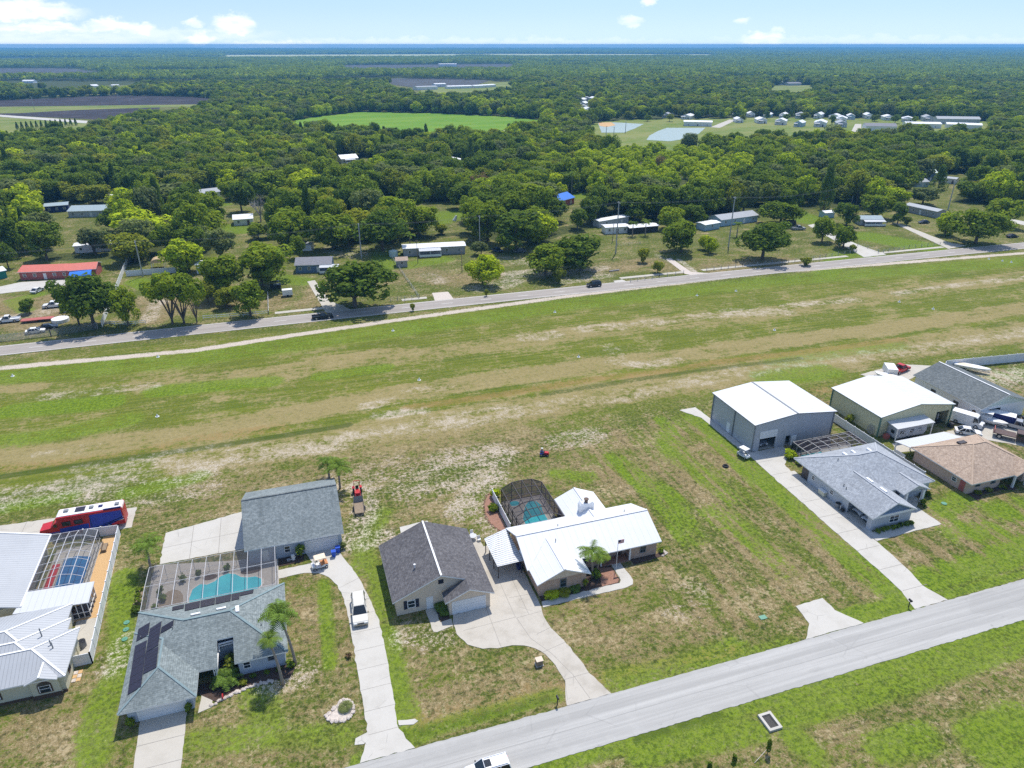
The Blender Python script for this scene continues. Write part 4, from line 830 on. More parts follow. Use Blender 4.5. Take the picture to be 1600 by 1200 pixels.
MB().tube((-5.2, 91, 0), (-5.2, 91, .9), .28, 10).build('filter_tank', M['white'], t); MB().box(-6.1, -5.6, 90.7, 91.1, 0, .35).build('motor', M['steel'], t); MB().path([(-5.6, 90.9, .2), (-5.2, 90.7, .3), (-4.8, 90.9, .6)], .05).build('pipe', M['white'], t)
tag(MB().prism([(-7.3, 90.0), (-3.8, 90.1), (-3.6, 91.85), (-7.3, 91.85)], 0, .08).build('planting_bed', M['mulch']), 'mulch bed under the detached garage window', 'flower bed')
for l, x_, y_ in (('blue wheeled bin nearer the golf cart', .7, 89.9), ('blue wheeled bin nearer the garage corner', 1.4, 90.7)):
    t = thing('wheeled_bin', l, 'bin', (x_, y_, 0), 'blue bins by the garage'); MB().loft([[(x_ - a, y_ - a, z_), (x_ + a, y_ - a, z_), (x_ + a, y_ + a, z_), (x_ - a, y_ + a, z_)] for a, z_ in ((.24, .06), (.32, 1.0))]).build('body', M['binblue'], t)
    MB().box(x_ - .35, x_ + .35, y_ - .36, y_ + .34, 1.0, 1.08).build('lid', M['binblue'], t)
    for s_ in (-.25, .25): MB().tube((x_ + s_ - .03, y_ + .3, .12), (x_ + s_ + .03, y_ + .3, .12), .12, 10).build('wheel', M['rubber'], t)
shrub('small reddish bush at the right corner of the detached garage', 2.3, 91.3, .5, 1.2, 'leafgrey')
for x_, l in ((89.6, 'green septic lid in grass, back one'), (88.2, 'green septic lid in grass, middle one'), (86.3, 'green septic lid in grass, front one')):
    q = P(*((198, 973) if 'back' in l else (197, 984) if 'mid' in l else (195, 999))); tag(MB().tube((q.x, q.y, 0), (q.x, q.y, .1), .38, 16).tube((q.x, q.y, .1), (q.x, q.y, .14), .1, 8).build('septic_cover', M['greenlid']), l + ' beside the solar panelled house', 'lid', 'septic lids')
palm('short bushy palm at the left corner of the concrete slab', -25.3, 95.2, 4.2, 2.6, (.2, .4), n=24)
palm('shorter palm behind the detached garage corner, left of the pair', 1.9, 112.2, 3.6, 2.2, n=18); palm('palm at the right back corner of the detached garage', 3.4, 108.2, 4.6, 2.7, (.1, -.2), n=22)
palm('tall front yard palm with full crown and curved trunk', -5.8, 70.2, 7.4, 2.5, (-1.0, 1.0), n=26, feather=.34); palm('tall front yard palm with small upright tuft', -7.4, 67.4, 6.8, 1.5, (-.7, .8), n=11)
fan_plant('large bright green cycad beside the entry of the blue-grey house', -13.9, 69.9, 2.0, 1.9, 30)
shrub('yellow green low plant beside the cycad', -11.9, 69.0, .55, .7, 'leafyel'); shrub('round clipped bush left of the white garage door', -24.0, 66.8, .55, 1.1, 'leaf'); shrub('small topiary bush right of the white garage door', -17.8, 66.7, .5, 1.4, 'leafdark'); shrub('dark bush at the right front corner of the blue-grey house', -6.4, 69.9, .7, 1.0, 'leafdark')
for i, (x_, y_) in enumerate(((-10.8, 69.7), (-9.2, 69.9), (-7.8, 69.8))): shrub(['low dark', 'sparse', 'spiky dark'][i] + ' plant under the front windows of the blue-grey house', x_, y_, .4, .5, 'leafdark', n=60)
tag(MB().prism([(-17.2, 69.2), (-15.2, 67.4), (-14.6, 67.0), (-12.5, 68.2), (-9.5, 68.6), (-6.6, 68.2), (-5.9, 69.5), (-6.4, 70.45), (-17, 70.45)], 0, .06).build('planting_bed', M['mulch']), 'dark mulch bed along the front of the blue-grey house', 'flower bed')
def stones(label, pts, r0, n, mat='stone'):
    t = thing('stone_border', label, 'stones', (*pts[0], 0)); 
    for a, b in zip(pts[:-1], pts[1:]):
        for i in range(n):
            s = (i + rnd.random() * .6) / n; mb = MB(); c = (a[0] + (b[0] - a[0]) * s + rnd.uniform(-.15, .15), a[1] + (b[1] - a[1]) * s + rnd.uniform(-.15, .15), r0 * .3)
            mb.ball(c, r0 * rnd.uniform(.6, 1.2), r0 * rnd.uniform(.6, 1.2), r0 * .5, 7, 4, 0, .2); mb.build('stone', M[mat], t)
    return t
stones('pale rock edging of the front bed by the leaning palms', [(-15.4, 66.9), (-13.5, 67.7), (-11, 68.3), (-8.2, 68.4)], .28, 9)
stones('kidney shaped ring of pale stones around the lone spiky plant', [(-2.9, 61.3), (-2.1, 60.2), (-1.0, 60.0), (0, 60.4), (.4, 61.3), (.1, 62.4), (-.9, 62.9), (-1.7, 62.0), (-2.9, 61.3)], .26, 5)
tag(MB().prism([(-2.8, 61.2), (-2, 60.3), (-1, 60.1), (0, 60.5), (.3, 61.3), (0, 62.3), (-.9, 62.8), (-1.7, 61.9)], 0, .05).build('planting_bed', M['stone']), 'pale gravel bed inside the ring of stones', 'flower bed')
fan_plant('spiky brown green plant in the ring of stones', -.5, 61.6, .9, 1.0, 14, 'leafgrey')
t = thing('garden_ornament', 'small red wheel ornament on the rock edging', 'ornament', (-14.2, 67.5, 0)); MB().tube((-14.25, 67.5, .35), (-14.15, 67.5, .35), .35, 12).build('wheel', M['red'], t); MB().box(-14.4, -14, 67.4, 67.6, 0, .12).build('stand', M['wood'], t)
t = thing('garden_bed', 'raised wooden planter with greens left of the pool cage', 'planter', (-26.1, 89.5, 0))
MB().box(-26.6, -25.6, 87.6, 90.8, 0, .4).build('planter_box', M['wood'], t); f = MB(); [leafball(f, (-26.1, y_, .5), .5, 70, .15) for y_ in (88, 89, 90.2)]; f.build('greens', M['leaf'], t, fix=False)
shrub('sprawling bush at the left back corner of the solar panelled house', -26.0, 86.2, .8, 1.0, 'leafdark'); shrub('bare brown stump sprouting beside the curved driveway', .7, 69.3, .5, .8, 'leafbrown', 'stump_shrub', 40)

# ================================================================ BUILDING D: tan garage
gD = thing('garage_building', 'peach stucco garage with charcoal gable roof and white ridge strip', 'garage', (14, 79, 0))
w = MB(); w.prism([(7.7, 74.6), (14.5, 74.6), (14.5, 72.5), (20.25, 72.5), (20.25, 86.5), (7.7, 86.5)], 0, 2.62)
tri_wall(w, 'y', 74.6, 7.7, 20.25, 2.62, 5.35); tri_wall(w, 'y', 86.38, 7.7, 20.25, 2.62, 5.35); tri_wall(w, 'y', 72.5, 14.5, 20.25, 2.62, 3.9); w.build('wall', M['tan_stucco'], gD)
r = MB(); gable(r, 'y', 74.2, 86.9, 7.2, 20.75, 2.7, 5.66, .2); gable(r, 'y', 72.0, 74.2, 13.9, 20.75, 2.7, 4.2, .2)
r.prism([(13.85, 74.2), (14.1, 74.2), (14.1, 86.9), (13.85, 86.9)], 5.6, 5.72, 1); r.build('roof', [M['sh_dark'], M['white']], gD)
garage(gD, 'f', 72.5, 15.0, 19.5, 2.1); door(gD, 'f', 74.6, 11.8, M['white'], .95)
wn = win(gD, 'f', 74.6, 9.2, .9, 1.1, 1.3, 'white')
for u in (8.72, 10.34): MB().box(u, u + .45, 74.52, 74.6, .85, 2.25).build('shutter', M['shutter'], gD)
v = MB(); 
for k in range(5): v.box(13.6, 14.3, 74.5, 74.6, 4.0 + k * .14, 4.08 + k * .14)
v.build('gable_vent', M['shutter'], gD)
q = (11.1, 78.3, 4.3); mb = MB(); mb.tube(q, (q[0], q[1], 5.0), .08, 8).tube((q[0], q[1], 4.95), (q[0], q[1], 5.05), .16, 8); mb.build('vent_pipe', M['white'], gD)
tag(MB().prism([(12.9, 74.5), (14.4, 74.5), (14.4, 71.9), (13.1, 71.7)], 0, .06).build('planting_bed', M['mulch']), 'dark mulch bed between the tan garage door and its wing', 'flower bed')
fan_plant('spiky palm shrub by the tan garage side door', 13.6, 73.9, 1.1, 1.6, 22); fan_plant('small palm shrub at the front of the tan garage mulch bed', 13.9, 72.9, .8, .9, 14)
t = thing('garden_table', 'grey patio table and stools between tan garage and carport', 'table', (21.8, 87.4, 0)); MB().tube((21.8, 87.4, .68), (21.8, 87.4, .74), .6, 14).build('tabletop', M['steel'], t); MB().tube((21.8, 87.4, 0), (21.8, 87.4, .68), .08, 8).build('pedestal', M['steel'], t)
for l, x_, y_ in (('white garden chair left of the grey patio table', 20.9, 86.9), ('white garden chair right of the grey patio table', 22.6, 86.7), ('white garden chair behind the grey patio table', 21.9, 88.4)):
    t = thing('garden_chair', l, 'chair', (x_, y_, 0), 'patio chairs'); MB().box(x_ - .25, x_ + .25, y_ - .25, y_ + .25, .4, .46).build('seat', M['white'], t); MB().box(x_ - .25, x_ + .25, y_ + .2, y_ + .27, .46, .95).build('backrest', M['white'], t)
    for a in (-.2, .2):
        for b in (-.2, .2): MB().box(x_ + a - .03, x_ + a + .03, y_ + b - .03, y_ + b + .03, 0, .4).build('leg', M['white'], t)
# ================================================================ HOUSE E: white metal roof, brick
hE = thing('house', 'pink brick house under a broad bright white metal roof with chimney', 'house', (37, 80, 0))
w = MB(); w.prism([(27.3, 72.2), (34.4, 72.2), (34.4, 75.7), (38.0, 75.7), (38.0, 76.9), (43.0, 76.9), (43.0, 75.5), (47.4, 75.5), (47.4, 84.9), (43, 84.9), (43, 89.6), (36.9, 89.6), (36.9, 84.9), (27.3, 84.9)], 0, 2.5); w.build('wall', M['brick'], hE)
[tri_wall(MB(), *q_).build('gable_wall', M['tan_stucco'], hE) for q_ in (('y', 72.2, 27.3, 34.4, 2.5, 4.1), ('x', 27.2, 75.6, 84.9, 2.5, 4.55), ('x', 47.28, 75.6, 84.9, 2.5, 4.55), ('y', 89.48, 36.9, 43, 2.5, 3.9))]
r = MB(); gable(r, 'x', 26.5, 47.9, 75.0, 85.3, 2.6, 4.9, .16); gable(r, 'y', 71.6, 79.6, 26.8, 34.9, 2.603, 4.4, .16); gable(r, 'y', 81.5, 90.2, 36.4, 43.4, 2.603, 4.17, .16)
for a, b in (((26.5, 80.15, 4.9), (47.9, 80.15, 4.9)), ((30.85, 71.6, 4.4), (30.85, 78.9, 4.4)), ((39.9, 81.5, 4.17), (39.9, 90.2, 4.17))): r.bar((a[0], a[1], a[2] + .01), (b[0], b[1], b[2] + .01), .35, .04, 2)
for x0, y0, x1, y1 in ((26.9, 75.1, 30.7, 78.9), (34.8, 75.1, 31, 78.9)): r.bar((x0, y0, 2.66), (x1, y1, 4.36), .25, .03, 2)
r.build('roof', [M['whiteroof'], M['white'], plain('ridge_grey', (.62, .63, .65), .5)], hE)
ch = MB(); ch.ext([(38.4, 3.0), (40.8, 3.0), (40.8, 4.9), (40.5, 5.25), (40.1, 5.05), (39.1, 5.05), (38.7, 5.25), (38.4, 4.9)], 'y', 84.2, 85.1); o = ch.build('chimney', M['white'], hE); MB().tube((39.6, 84.65, 5.05), (39.6, 84.65, 5.6), .28, 10).tube((39.6, 84.65, 5.6), (39.6, 84.65, 5.7), .4, 10).build('chimney_cap', M['brown'], o)
for x_, y_, z_ in ((33.3, 80.7, 4.7), (32.0, 78.2, 4.1), (44.6, 81.3, 4.4)): MB().tube((x_, y_, z_), (x_, y_, z_ + .4), .07, 6).build('vent_pipe', M['greytrim'], hE)
win(hE, 'f', 72.2, 30.4, .8, 1.0, 1.5, 'greytrim'); win(hE, 'f', 75.5, 44.6, .8, 1.0, 1.3, 'greytrim', mull=2); win(hE, 'f', 76.9, 40.0, .9, .9, 1.1, 'greytrim'); door(hE, 'f', 76.9, 41.4, M['brown'])
MB().prism([(38.1, 75.2), (43, 75.2), (43, 76.8), (38.1, 76.8)], 0, .14).build('porch_floor', M['redmulch'], hE)
for x_ in (38.15, 42.85): MB().box(x_ - .1, x_ + .1, 75.2, 75.4, .14, 2.42).build('porch_post', M['white'], hE)
MB().box(34.4, 35.9, 75.62, 75.7, .1, 2.1).build('screen_door', M['glass'], hE)
cp = thing('carport', 'corrugated silver carport awning on thin posts beside the brick house', 'carport', (25, 81, 0))
c = MB(); c.add([(22.8, 77.4, 2.35), (26.75, 77.4, 2.45), (26.55, 85.2, 2.6), (22.7, 84.0, 2.45)] + [(22.8, 77.4, 2.29), (26.75, 77.4, 2.39), (26.55, 85.2, 2.54), (22.7, 84.0, 2.39)], [[0, 1, 2, 3], [7, 6, 5, 4], [0, 4, 5, 1], [1, 5, 6, 2], [2, 6, 7, 3], [3, 7, 4, 0]])
for k in range(17): c.bar((22.85, 77.6 + k * .39, 2.385 + k * .006), (26.65, 77.6 + k * .46, 2.485 + k * .008), .1, .06)
c.build('awning_roof', M['corr'], cp)
for x_, y_ in ((23.0, 77.6), (22.95, 79.8), (22.9, 81.8), (22.85, 83.8), (26.5, 77.6)): MB().box(x_ - .06, x_ + .06, y_ - .06, y_ + .06, 0, 2.35).build('post', M['bronze'], cp)
box_thing('storage_crate', 'dark crate standing under the carport by the brick wall', 'crate', 26.2, 26.9, 78.3, 79.2, .05, .8, M['navy']); box_thing('charcoal_grill', 'low black grill under the middle of the carport', 'grill', 24.4, 25.2, 80.3, 80.8, .05, .7, M['black'])
cage('pool_cage', 'dark bronze domed screen cage beside the white roofed brick house', 29.0, 36.2, 85.5, 95.6, 2.6, lambda x, y: 2.65 + 1.05 * min(1, min(x - 29.0, 36.2 - x) / 2.0) * 1.0, 4, 5, M['bronze'], M['screen_dark'], ('f',), .1)
sheet('pool_deck', 'grey pool deck under the dark bronze cage', [(28.9, 85.3), (36.3, 85.3), (36.3, 95.7), (28.9, 95.7)], M['paver'], .07, 'deck')
pool('green blue kidney pool under the dark bronze cage', [(30.9, 86.4), (30.9, 89.8), (31.6, 91.4), (32.4, 93.2), (33.4, 94.2), (34.6, 94.0), (35.1, 92.6), (34.7, 91), (34.7, 86.6)], M['pool'], M['stone'], .08)
pool('small round spa pool in the left back corner of the dark bronze cage', [(30.9 + .9 * math.cos(i * .5236), 94.4 + .7 * math.sin(i * .5236)) for i in range(12)], M['pool'], M['stone'], .1)
vinyl_fence('short white vinyl fence left of the dark bronze pool cage', [(27.9, 97.3), (27.9, 87.2)])
tag(MB().prism([(27.7, 87), (26.4, 88.4), (25.6, 90.6), (25.5, 93), (26, 95.6), (27.2, 98), (28.6, 99), (29.8, 98.6), (28.3, 97.6), (27.7, 96)], 0, .06).build('planting_bed', M['redmulch']), 'curved red mulch bed left of the short white fence', 'flower bed')
stones('dark brick edging of the curved red mulch bed', [(27.6, 86.9), (26.2, 88.4), (25.4, 90.6), (25.3, 93), (25.8, 95.7), (27.1, 98.2), (28.6, 99.3), (29.9, 98.8)], .16, 7, 'redmulch')
shrub('bright green shrub at the top end of the short white fence', 28.4, 97.6, 1.0, 1.4, 'leaflime', n=260); shrub('dark green shrub against the middle of the short white fence', 27.0, 93.8, 1.0, 1.3, 'leaf', n=260)
for i, y_ in enumerate((88.0, 89.6, 91.4)): shrub(['first', 'second', 'third'][i] + ' small plant from the house between white fence and dark cage', 28.5, y_, .35, .6, 'leafdark', n=50)
tag(MB().prism([(27.35, 71.15), (39.2, 71.25), (39.6, 71.8), (39.7, 75.6), (38.0, 75.65), (34.45, 75.65), (34.45, 72.15), (27.35, 72.15)], 0, .05).build('planting_bed', M['mulch']), 'dark mulch bed along the front of the brick house', 'flower bed')
tag(MB().prism([(36.6, 71.35), (39.1, 71.4), (39.5, 71.9), (39.6, 74.6), (37.6, 75.2)], .05, .075).build('planting_bed', M['redmulch']), 'red mulch corner of the front bed inside the curved walk', 'flower bed')
tag(MB().prism([(43.1, 74.2), (48.6, 74.7), (48.8, 75.4), (43.1, 75.45)], 0, .05).build('planting_bed', M['mulch']), 'dark mulch strip under the right front window of the brick house', 'flower bed')
fan_plant('yellow green sago palm left of three under the brick gable', 29.0, 71.7, 1.2, 1.3, 22, 'leaflime'); fan_plant('olive sago palm in the middle under the brick gable window', 30.8, 71.6, 1.1, 1.2, 20, 'leafyel'); fan_plant('sago palm at the right of the brick gable window', 32.6, 71.9, 1.0, 1.1, 18)
shrub('thin shrub at the right corner of the brick gable', 34.2, 71.9, .5, 1.6, 'leafyel', n=80); shrub('dark plant at the base of the front palm by the walk', 36.4, 73.2, .9, 1.6, 'leafdark', n=160); shrub('small plant in rocks at the right end of the brick house', 48.3, 75.5, .5, .9, 'leaf', n=80)
palm('feathery palm rising in front of the brick house entry', 36.0, 73.6, 5.2, 2.3, (-.4, -.2), n=15, feather=.3); palm('lower second palm beside the feathery palm at the brick entry', 37.0, 74.2, 3.2, 1.4, (.6, 0), n=10)
fl = thing('flagpole', 'thin white flagpole with small American flag at the brick entry', 'flagpole', (40.2, 74.3, 0)); MB().tube((40.2, 74.3, 0), (40.2, 74.3, 5.2), .04, 6).build('pole', M['white'], fl)
fg = MB()
for k in range(7): fg.box(40.22, 41.15, 74.285, 74.315, 4.5 + k * .09, 4.59 + k * .09, k % 2)
fg.box(40.22, 40.6, 74.28, 74.32, 4.8, 5.14, 2); fg.build('flag', [M['red'], M['white'], M['navy']], fl)
stones('cluster of pale rocks at the right end of the brick house', [(48, 74.6), (49, 75.0), (48.8, 75.8)], .25, 4)
# utility box, mailbox, tyre, storm drain, saplings
t = thing('utility_box', 'brown utility box standing on grass beside the shared driveway', 'utility box', (23.2, 60.9, 0)); MB().box(22.7, 23.7, 60.4, 61.2, 0, .08).build('pad', M['conc'], t); MB().box(22.8, 23.6, 60.45, 61.15, .08, .85).build('cabinet', M['wood'], t); MB().box(22.75, 23.65, 60.4, 61.2, .85, .92).build('lid', M['tan_stucco'], t)
def mailbox(label, x, y):
    t = thing('mailbox', label, 'mailbox', (x, y, 0)); MB().box(x - .05, x + .05, y - .05, y + .05, 0, 1.15).build('post', M['black'], t); mb = MB(); mb.box(x - .12, x + .12, y - .28, y + .25, 1.1, 1.25); mb.tube((x, y - .28, 1.25), (x, y + .25, 1.25), .12, 10); mb.build('letterbox', M['black'], t); return t
mailbox('black mailbox on post at the foot of the shared driveway', 23.2, 54.5); mailbox('dark mailbox by the foot of the long straight driveway', 75.1, 54.6)
t = thing('tyre', 'old black tyre lying alone in the grass left of the long driveway', 'tyre', (71.5, 93.7, 0)); 
rg = [[(71.5 + (.42 + .17 * math.cos(b)) * math.cos(a), 93.7 + (.42 + .17 * math.cos(b)) * math.sin(a), .15 + .15 * math.sin(b)) for b in [k * math.pi / 3 for k in range(6)]] for a in [k * math.pi / 9 for k in range(19)]]
MB().loft(rg, cap=False).build('tread', M['rubber'], t)
t = thing('storm_drain', 'white concrete storm drain box with dark grate in the near verge', 'drain', (45.4, 44.6, 0)); f = MB()
x0, x1, y0, y1 = 44.6, 46.3, 43.6, 45.9
f.box(x0, x1, y0, y0 + .3, 0, .3).box(x0, x1, y1 - .3, y1, 0, .3).box(x0, x0 + .3, y0 + .3, y1 - .3, 0, .3).box(x1 - .3, x1, y0 + .3, y1 - .3, 0, .3); f.build('rim_frame', M['conc_white'], t)
f = MB(); f.box(x0 + .3, x1 - .3, y0 + .3, y1 - .3, 0, .05); [f.box(x0 + .3 + k * .14, x0 + .36 + k * .14, y0 + .3, y1 - .3, .2, .25) for k in range(8)]; f.build('grate', M['black'], t)
for l, px, h in (('young dark green sapling with leaning stake near the storm drain', (1199, 1178), 2.2), ('slim dark sapling at the lower right edge', (1145, 1200), 2.0), ('small green sapling left of the slim sapling', (1108, 1204), 1.2)):
    q = P(*px); t = thing('sapling', l, 'tree', (q.x, q.y, 0)); MB().tube(q, q + Vector((0, 0, h * .8)), .04, 6, .02).build('trunk', M['bark'], t); f = MB(); [leafball(f, (q.x, q.y, h * s), .34 - s * .12, 60, .1) for s in (.35, .55, .75, .92)]; f.build('crown', M['leafdark'], t, fix=False)
q = P(1195, 1181); tag(MB().bar((q.x + .3, q.y + .2, .7), (q.x - 1.6, q.y - .4, .05), .05).build('stake', M['stone']), 'pale wooden stake leaning from the young sapling', 'stake')
q = P(1192, 965); tag(MB().box(q.x - .5, q.x + .5, q.y - .35, q.y + .35, 0, .1).build('valve_cover', M['greenlid']), 'small pale green utility cover in grass left of the lone apron', 'cover')
q = P(1475, 787); tag(MB().tube((q.x, q.y, 0), (q.x, q.y, .1), .45, 14).build('septic_cover', M['greenlid']), 'pale green septic cover in the lawn of the pale grey house', 'cover')
# ================================================================ BUILDING F: grey steel
gF = thing('steel_building', 'large grey steel building with white roof and half open roller door', 'building', (88, 103, 0))
w = MB(); shell(w, 79.1, 96.9, 96.7, 110.6, 5.85, {'f': [(80.6, 84.2, 0, 4.0), (86.5, 87.6, 0, 2.2)]}, .2, (0, 0, 1, 1)); tri_wall(w, 'y', 96.7, 79.1, 96.9, 5.85, 6.9, .2); tri_wall(w, 'y', 110.4, 79.1, 96.9, 5.85, 6.9, .2); w.build('wall', [M['greywall'], M['greywally']], gF)
r = MB(); gable(r, 'y', 96.35, 110.95, 78.7, 97.3, 6.0, 7.05, .16); r.bar((88, 96.35, 7.06), (88, 110.95, 7.06), .35, .05, 1); r.build('roof', [M['steelroof'], M['greytrim']], gF)
garage(gF, 'f', 96.7, 80.6, 84.2, 4.0, 'gdoor', 2.55, 'roller_door')
panel(gF, 'side_door', 'l', 79.1, 104.2, 105.2, .1, 2.2, M['white']); MB().box(87.6, 88.75, 96.42, 96.5, .05, 2.2).build('open_door', M['white'], gF)
tr = MB(); [tr.box(x_ - .1, x_ + .1, y_ - .1, y_ + .1, 0, 5.8) for x_, y_ in ((79.05, 96.65), (79.02, 103.1), (96.95, 96.65), (79.05, 110.6))]; tr.build('downpipe', M['greytrim'], gF)
MB().box(79.3, 96.7, 96.9, 110.4, 0, .04).build('floor_slab', M['conc'], gF)
# HOUSE G
hG = thing('house', 'pale grey house with light grey shingle hip roof and open side garage', 'house', (90, 79, 0))
w = MB(); shell(w, 82.5, 90.4, 70.0, 76.0, 2.65, {'l': [(70.9, 75.2, 0, 2.2)]}, .2); w.prism([(82.5, 76), (90.4, 76), (91.8, 76), (91.8, 75.6), (95.6, 75.6), (95.6, 75.5), (99.6, 75.5), (99.6, 88.2), (84.0, 88.2), (84.0, 86), (82.5, 86)], 0, 2.65); tri_wall(w, 'y', 70.0, 82.5, 90.4, 2.65, 4.5, .15); tri_wall(w, 'y', 73.9, 92.2, 97.0, 2.65, 3.7, .15); w.build('wall', M['lgrey'], hG)
MB().box(82.7, 90.2, 70.2, 75.9, 0, .05).build('garage_floor', M['conc'], hG)
r = MB(); hip(r, 82.0, 100.1, 75.0, 88.7, 2.8, .48, .18, 0, 3, skip=(0,)); gable(r, 'y', 69.45, 79.4, 81.997, 90.8, 2.805, 4.91, .18); gable(r, 'y', 73.3, 78, 91.8, 97.4, 2.81, 4.1, .16)
for a, b in (((86.4, 69.45, 4.92), (86.4, 79.3, 4.92)), ((94.6, 73.3, 4.11), (94.6, 77.5, 4.11))): r.bar(a, b, .3, .05, 2)
r.build('roof', [M['sh_grey'], M['white'], plain('ridge_cap_grey', (.4, .42, .45), .9), shingle('light_grey_shingles_side', (.37, .395, .43), (.48, .51, .54), 'y')], hG)
MB().box(82.2, 90.6, 69.75, 69.98, 2.45, 2.85).build('gable_eave', M['white'], hG)
o = win(hG, 'f', 70.0, 86.0, .8, 1.9, 1.35, 'white', mull=2); tag(MB().ext([(82.9, 2.86), (90.0, 2.86), (86.45, 4.35)], 'y', 69.93, 70.0).build('gable_triangle', M['bluewall'], hG), 'gable triangle in slate blue that paints in its shade')  # slate blue triangle: shade on the gable wall put in as colour
win(hG, 'l', 82.5, 83.3, 1.1, .8, .9); win(hG, 'l', 82.5, 78.6, 1.1, .9, .9); panel(hG, 'lanai_screen', 'l', 82.5, 85.0, 86.6, .1, 2.3, M['bronze'])
GRW = lambda y: 2.8 + .48 * 4.4
for x_, y_ in ((86.9, 76.2), (86.9, 73.2), (90.6, 84.0), (93.2, 83.2), (88.4, 83.6)):
    z_ = 4.88 if y_ < 78 else 2.8 + .48 * (88.7 - y_) if y_ > 82 else 5; MB().box(x_ - .2, x_ + .2, y_ - .7, y_ + .7, z_ - .25, z_ + .12).build('ridge_vent', M['skylight'], hG)
for x_, y_ in ((83.4, 77.8), (83.2, 77.0), (86.3, 83.0)): MB().tube((x_, y_, 2.8 + .48 * (x_ - 82)), (x_, y_, 3.2 + .48 * (x_ - 82)), .08, 6).build('vent_pipe', M['greytrim'], hG)
door(hG, 'f', 75.6, 92.6, M['shutter']); [MB().box(x_ - .2, x_ + .2, 73.6, 74.0, 0, 2.6).build('porch_column', M['white'], hG) for x_ in (93.0, 96.6)]; win(hG, 'f', 75.5, 97.6, 1.0, 1.2, 1.1)
cage('pool_cage', 'low dark framed screen cage behind the pale grey house', 86.0, 98.8, 88.8, 94.0, 2.4, lambda x, y: 2.45 + .75 * min(1, (94.0 - y) / 1.6, (x - 86) / 1.8, (98.8 - x) / 1.8), 6, 4, plain('mid_grey_frame', (.3, .29, .28), .5), M['screen_dark'], ('f',), .11)
sheet('pool_deck', 'pale pool deck under the low dark cage', [(85.9, 88.75), (98.9, 88.75), (98.9, 94.1), (85.9, 94.1)], M['conc_white'], .07, 'deck'); pool('narrow green blue pool under the low dark cage', [(87, 90.2), (87, 92.6), (91.6, 92.6), (91.6, 90.2)], M['pool'], M['stone'])
shrub('round bright green bush between driveway and low dark cage', 84.6, 92.6, 1.3, 1.7, 'leaflime', n=420); shrub('low green bush at the back corner of the pale grey house', 84.9, 90.2, .7, .9, 'leaf')
for i in range(8): shrub('clipped dark hedge bush in the row under the garage front window', 83.5 + i * .95, 69.3, .5, .8, 'leafdark', 'hedge_bush', 80, 'hedge bushes under the front window')
for i, x_ in enumerate((98.2, 99.2)): shrub(['left', 'right'][i] + ' dark bush under the right front window of the pale grey house', x_, 74.9, .6, .8, 'leafdark')
shrub('small bush at the entry porch column of the pale grey house', 96.6, 73.2, .6, .8, 'leaf'); shrub('low plant by the pale grey house walk end', 96.0, 72.4, .35, .5, 'leafdark', n=50)
ac_unit('dark air conditioner on the strip beside the long driveway', 82.0, 76.8); 
t = thing('generator', 'cream standby generator on the strip beside the long driveway', 'generator', (82.1, 80.6, 0)); MB().box(81.8, 82.4, 79.9, 81.4, .05, .15).build('base', M['conc'], t); MB().box(81.8, 82.4, 79.95, 81.35, .15, .95).build('casing', M['cream'], t); MB().box(81.75, 82.45, 79.9, 81.4, .95, 1.02).build('lid', M['white'], t)
t = thing('hose_reel', 'dark hose reel and bins by the open side garage', 'hose reel', (82.0, 75.8, 0)); MB().tube((81.9, 75.6, .35), (82.2, 75.6, .35), .33, 12).build('reel', M['black'], t); MB().box(81.85, 82.3, 75.95, 76.1, 0, 1.0).build('stand', M['steel'], t)
vinyl_fence('long white vinyl fence between pale grey house and tan roofed house', [(102.4, 103.6), (102.4, 79.0)], gap=2.4); vinyl_fence('tall white vinyl fence at the far right beyond the slate roofed barn', [(143.5, 113.5), (146, 115.5), (178, 112)], 2.2)
# BUILDING H cream steel + lean-to
gH = thing('steel_building', 'cream steel building with green trim, white roof and open bay', 'building', (115, 100, 0))
w = MB(); shell(w, 106.2, 124.1, 94.1, 107.5, 4.35, {'f': [(120.4, 123.6, 0, 3.2)]}, .2); tri_wall(w, 'y', 94.1, 106.2, 124.1, 4.35, 5.8, .2); tri_wall(w, 'y', 107.3, 106.2, 124.1, 4.35, 5.8, .2); w.build('wall', M['yelwall'], gH)
r = MB(); gable(r, 'y', 93.75, 107.85, 105.8, 124.5, 4.5, 6.0, .16); r.build('roof', [M['steelroof'], M['greentrim']], gH); tr = MB(); [tr.box(x_ - .12, x_ + .12, y_ - .12, y_ + .12, 0, 4.4) for x_, y_ in ((106.15, 94.05), (124.15, 94.05), (106.15, 107.5))]; tr.build('corner_trim', M['greentrim'], gH)
lt = thing('lean_to', 'white flat lean-to roof on posts at the cream steel building', 'lean-to', (112, 93, 0)); r = MB(); r.add([(107.8, 91.2, 2.95), (117, 91.2, 2.95), (117, 94.05, 3.25), (107.8, 94.05, 3.25), (107.8, 91.2, 2.8), (117, 91.2, 2.8), (117, 94.05, 3.1), (107.8, 94.05, 3.1)], [[0, 1, 2, 3], [7, 6, 5, 4], [0, 4, 5, 1], [1, 5, 6, 2], [2, 6, 7, 3], [3, 7, 4, 0]]); r.build('roof', M['lean'], lt)
[MB().box(x_ - .08, x_ + .08, 91.3, 91.46, 0, 2.8).build('post', M['white'], lt) for x_ in (108, 116.7)]
tt = thing('travel_trailer', 'pale grey travel trailer with white swirls parked under the lean-to', 'trailer', (111.5, 92.6, 0)); MB().ext([(108.3, .5), (115.2, .5), (115.8, 1.4), (115.4, 2.7), (108.3, 2.7)], 'y', 91.6, 93.9).build('body', M['lgrey'], tt)
for u in (109.2, 111.6, 113.6): win(tt, 'f', 91.6, u, 1.4, .8, .6, 'black')
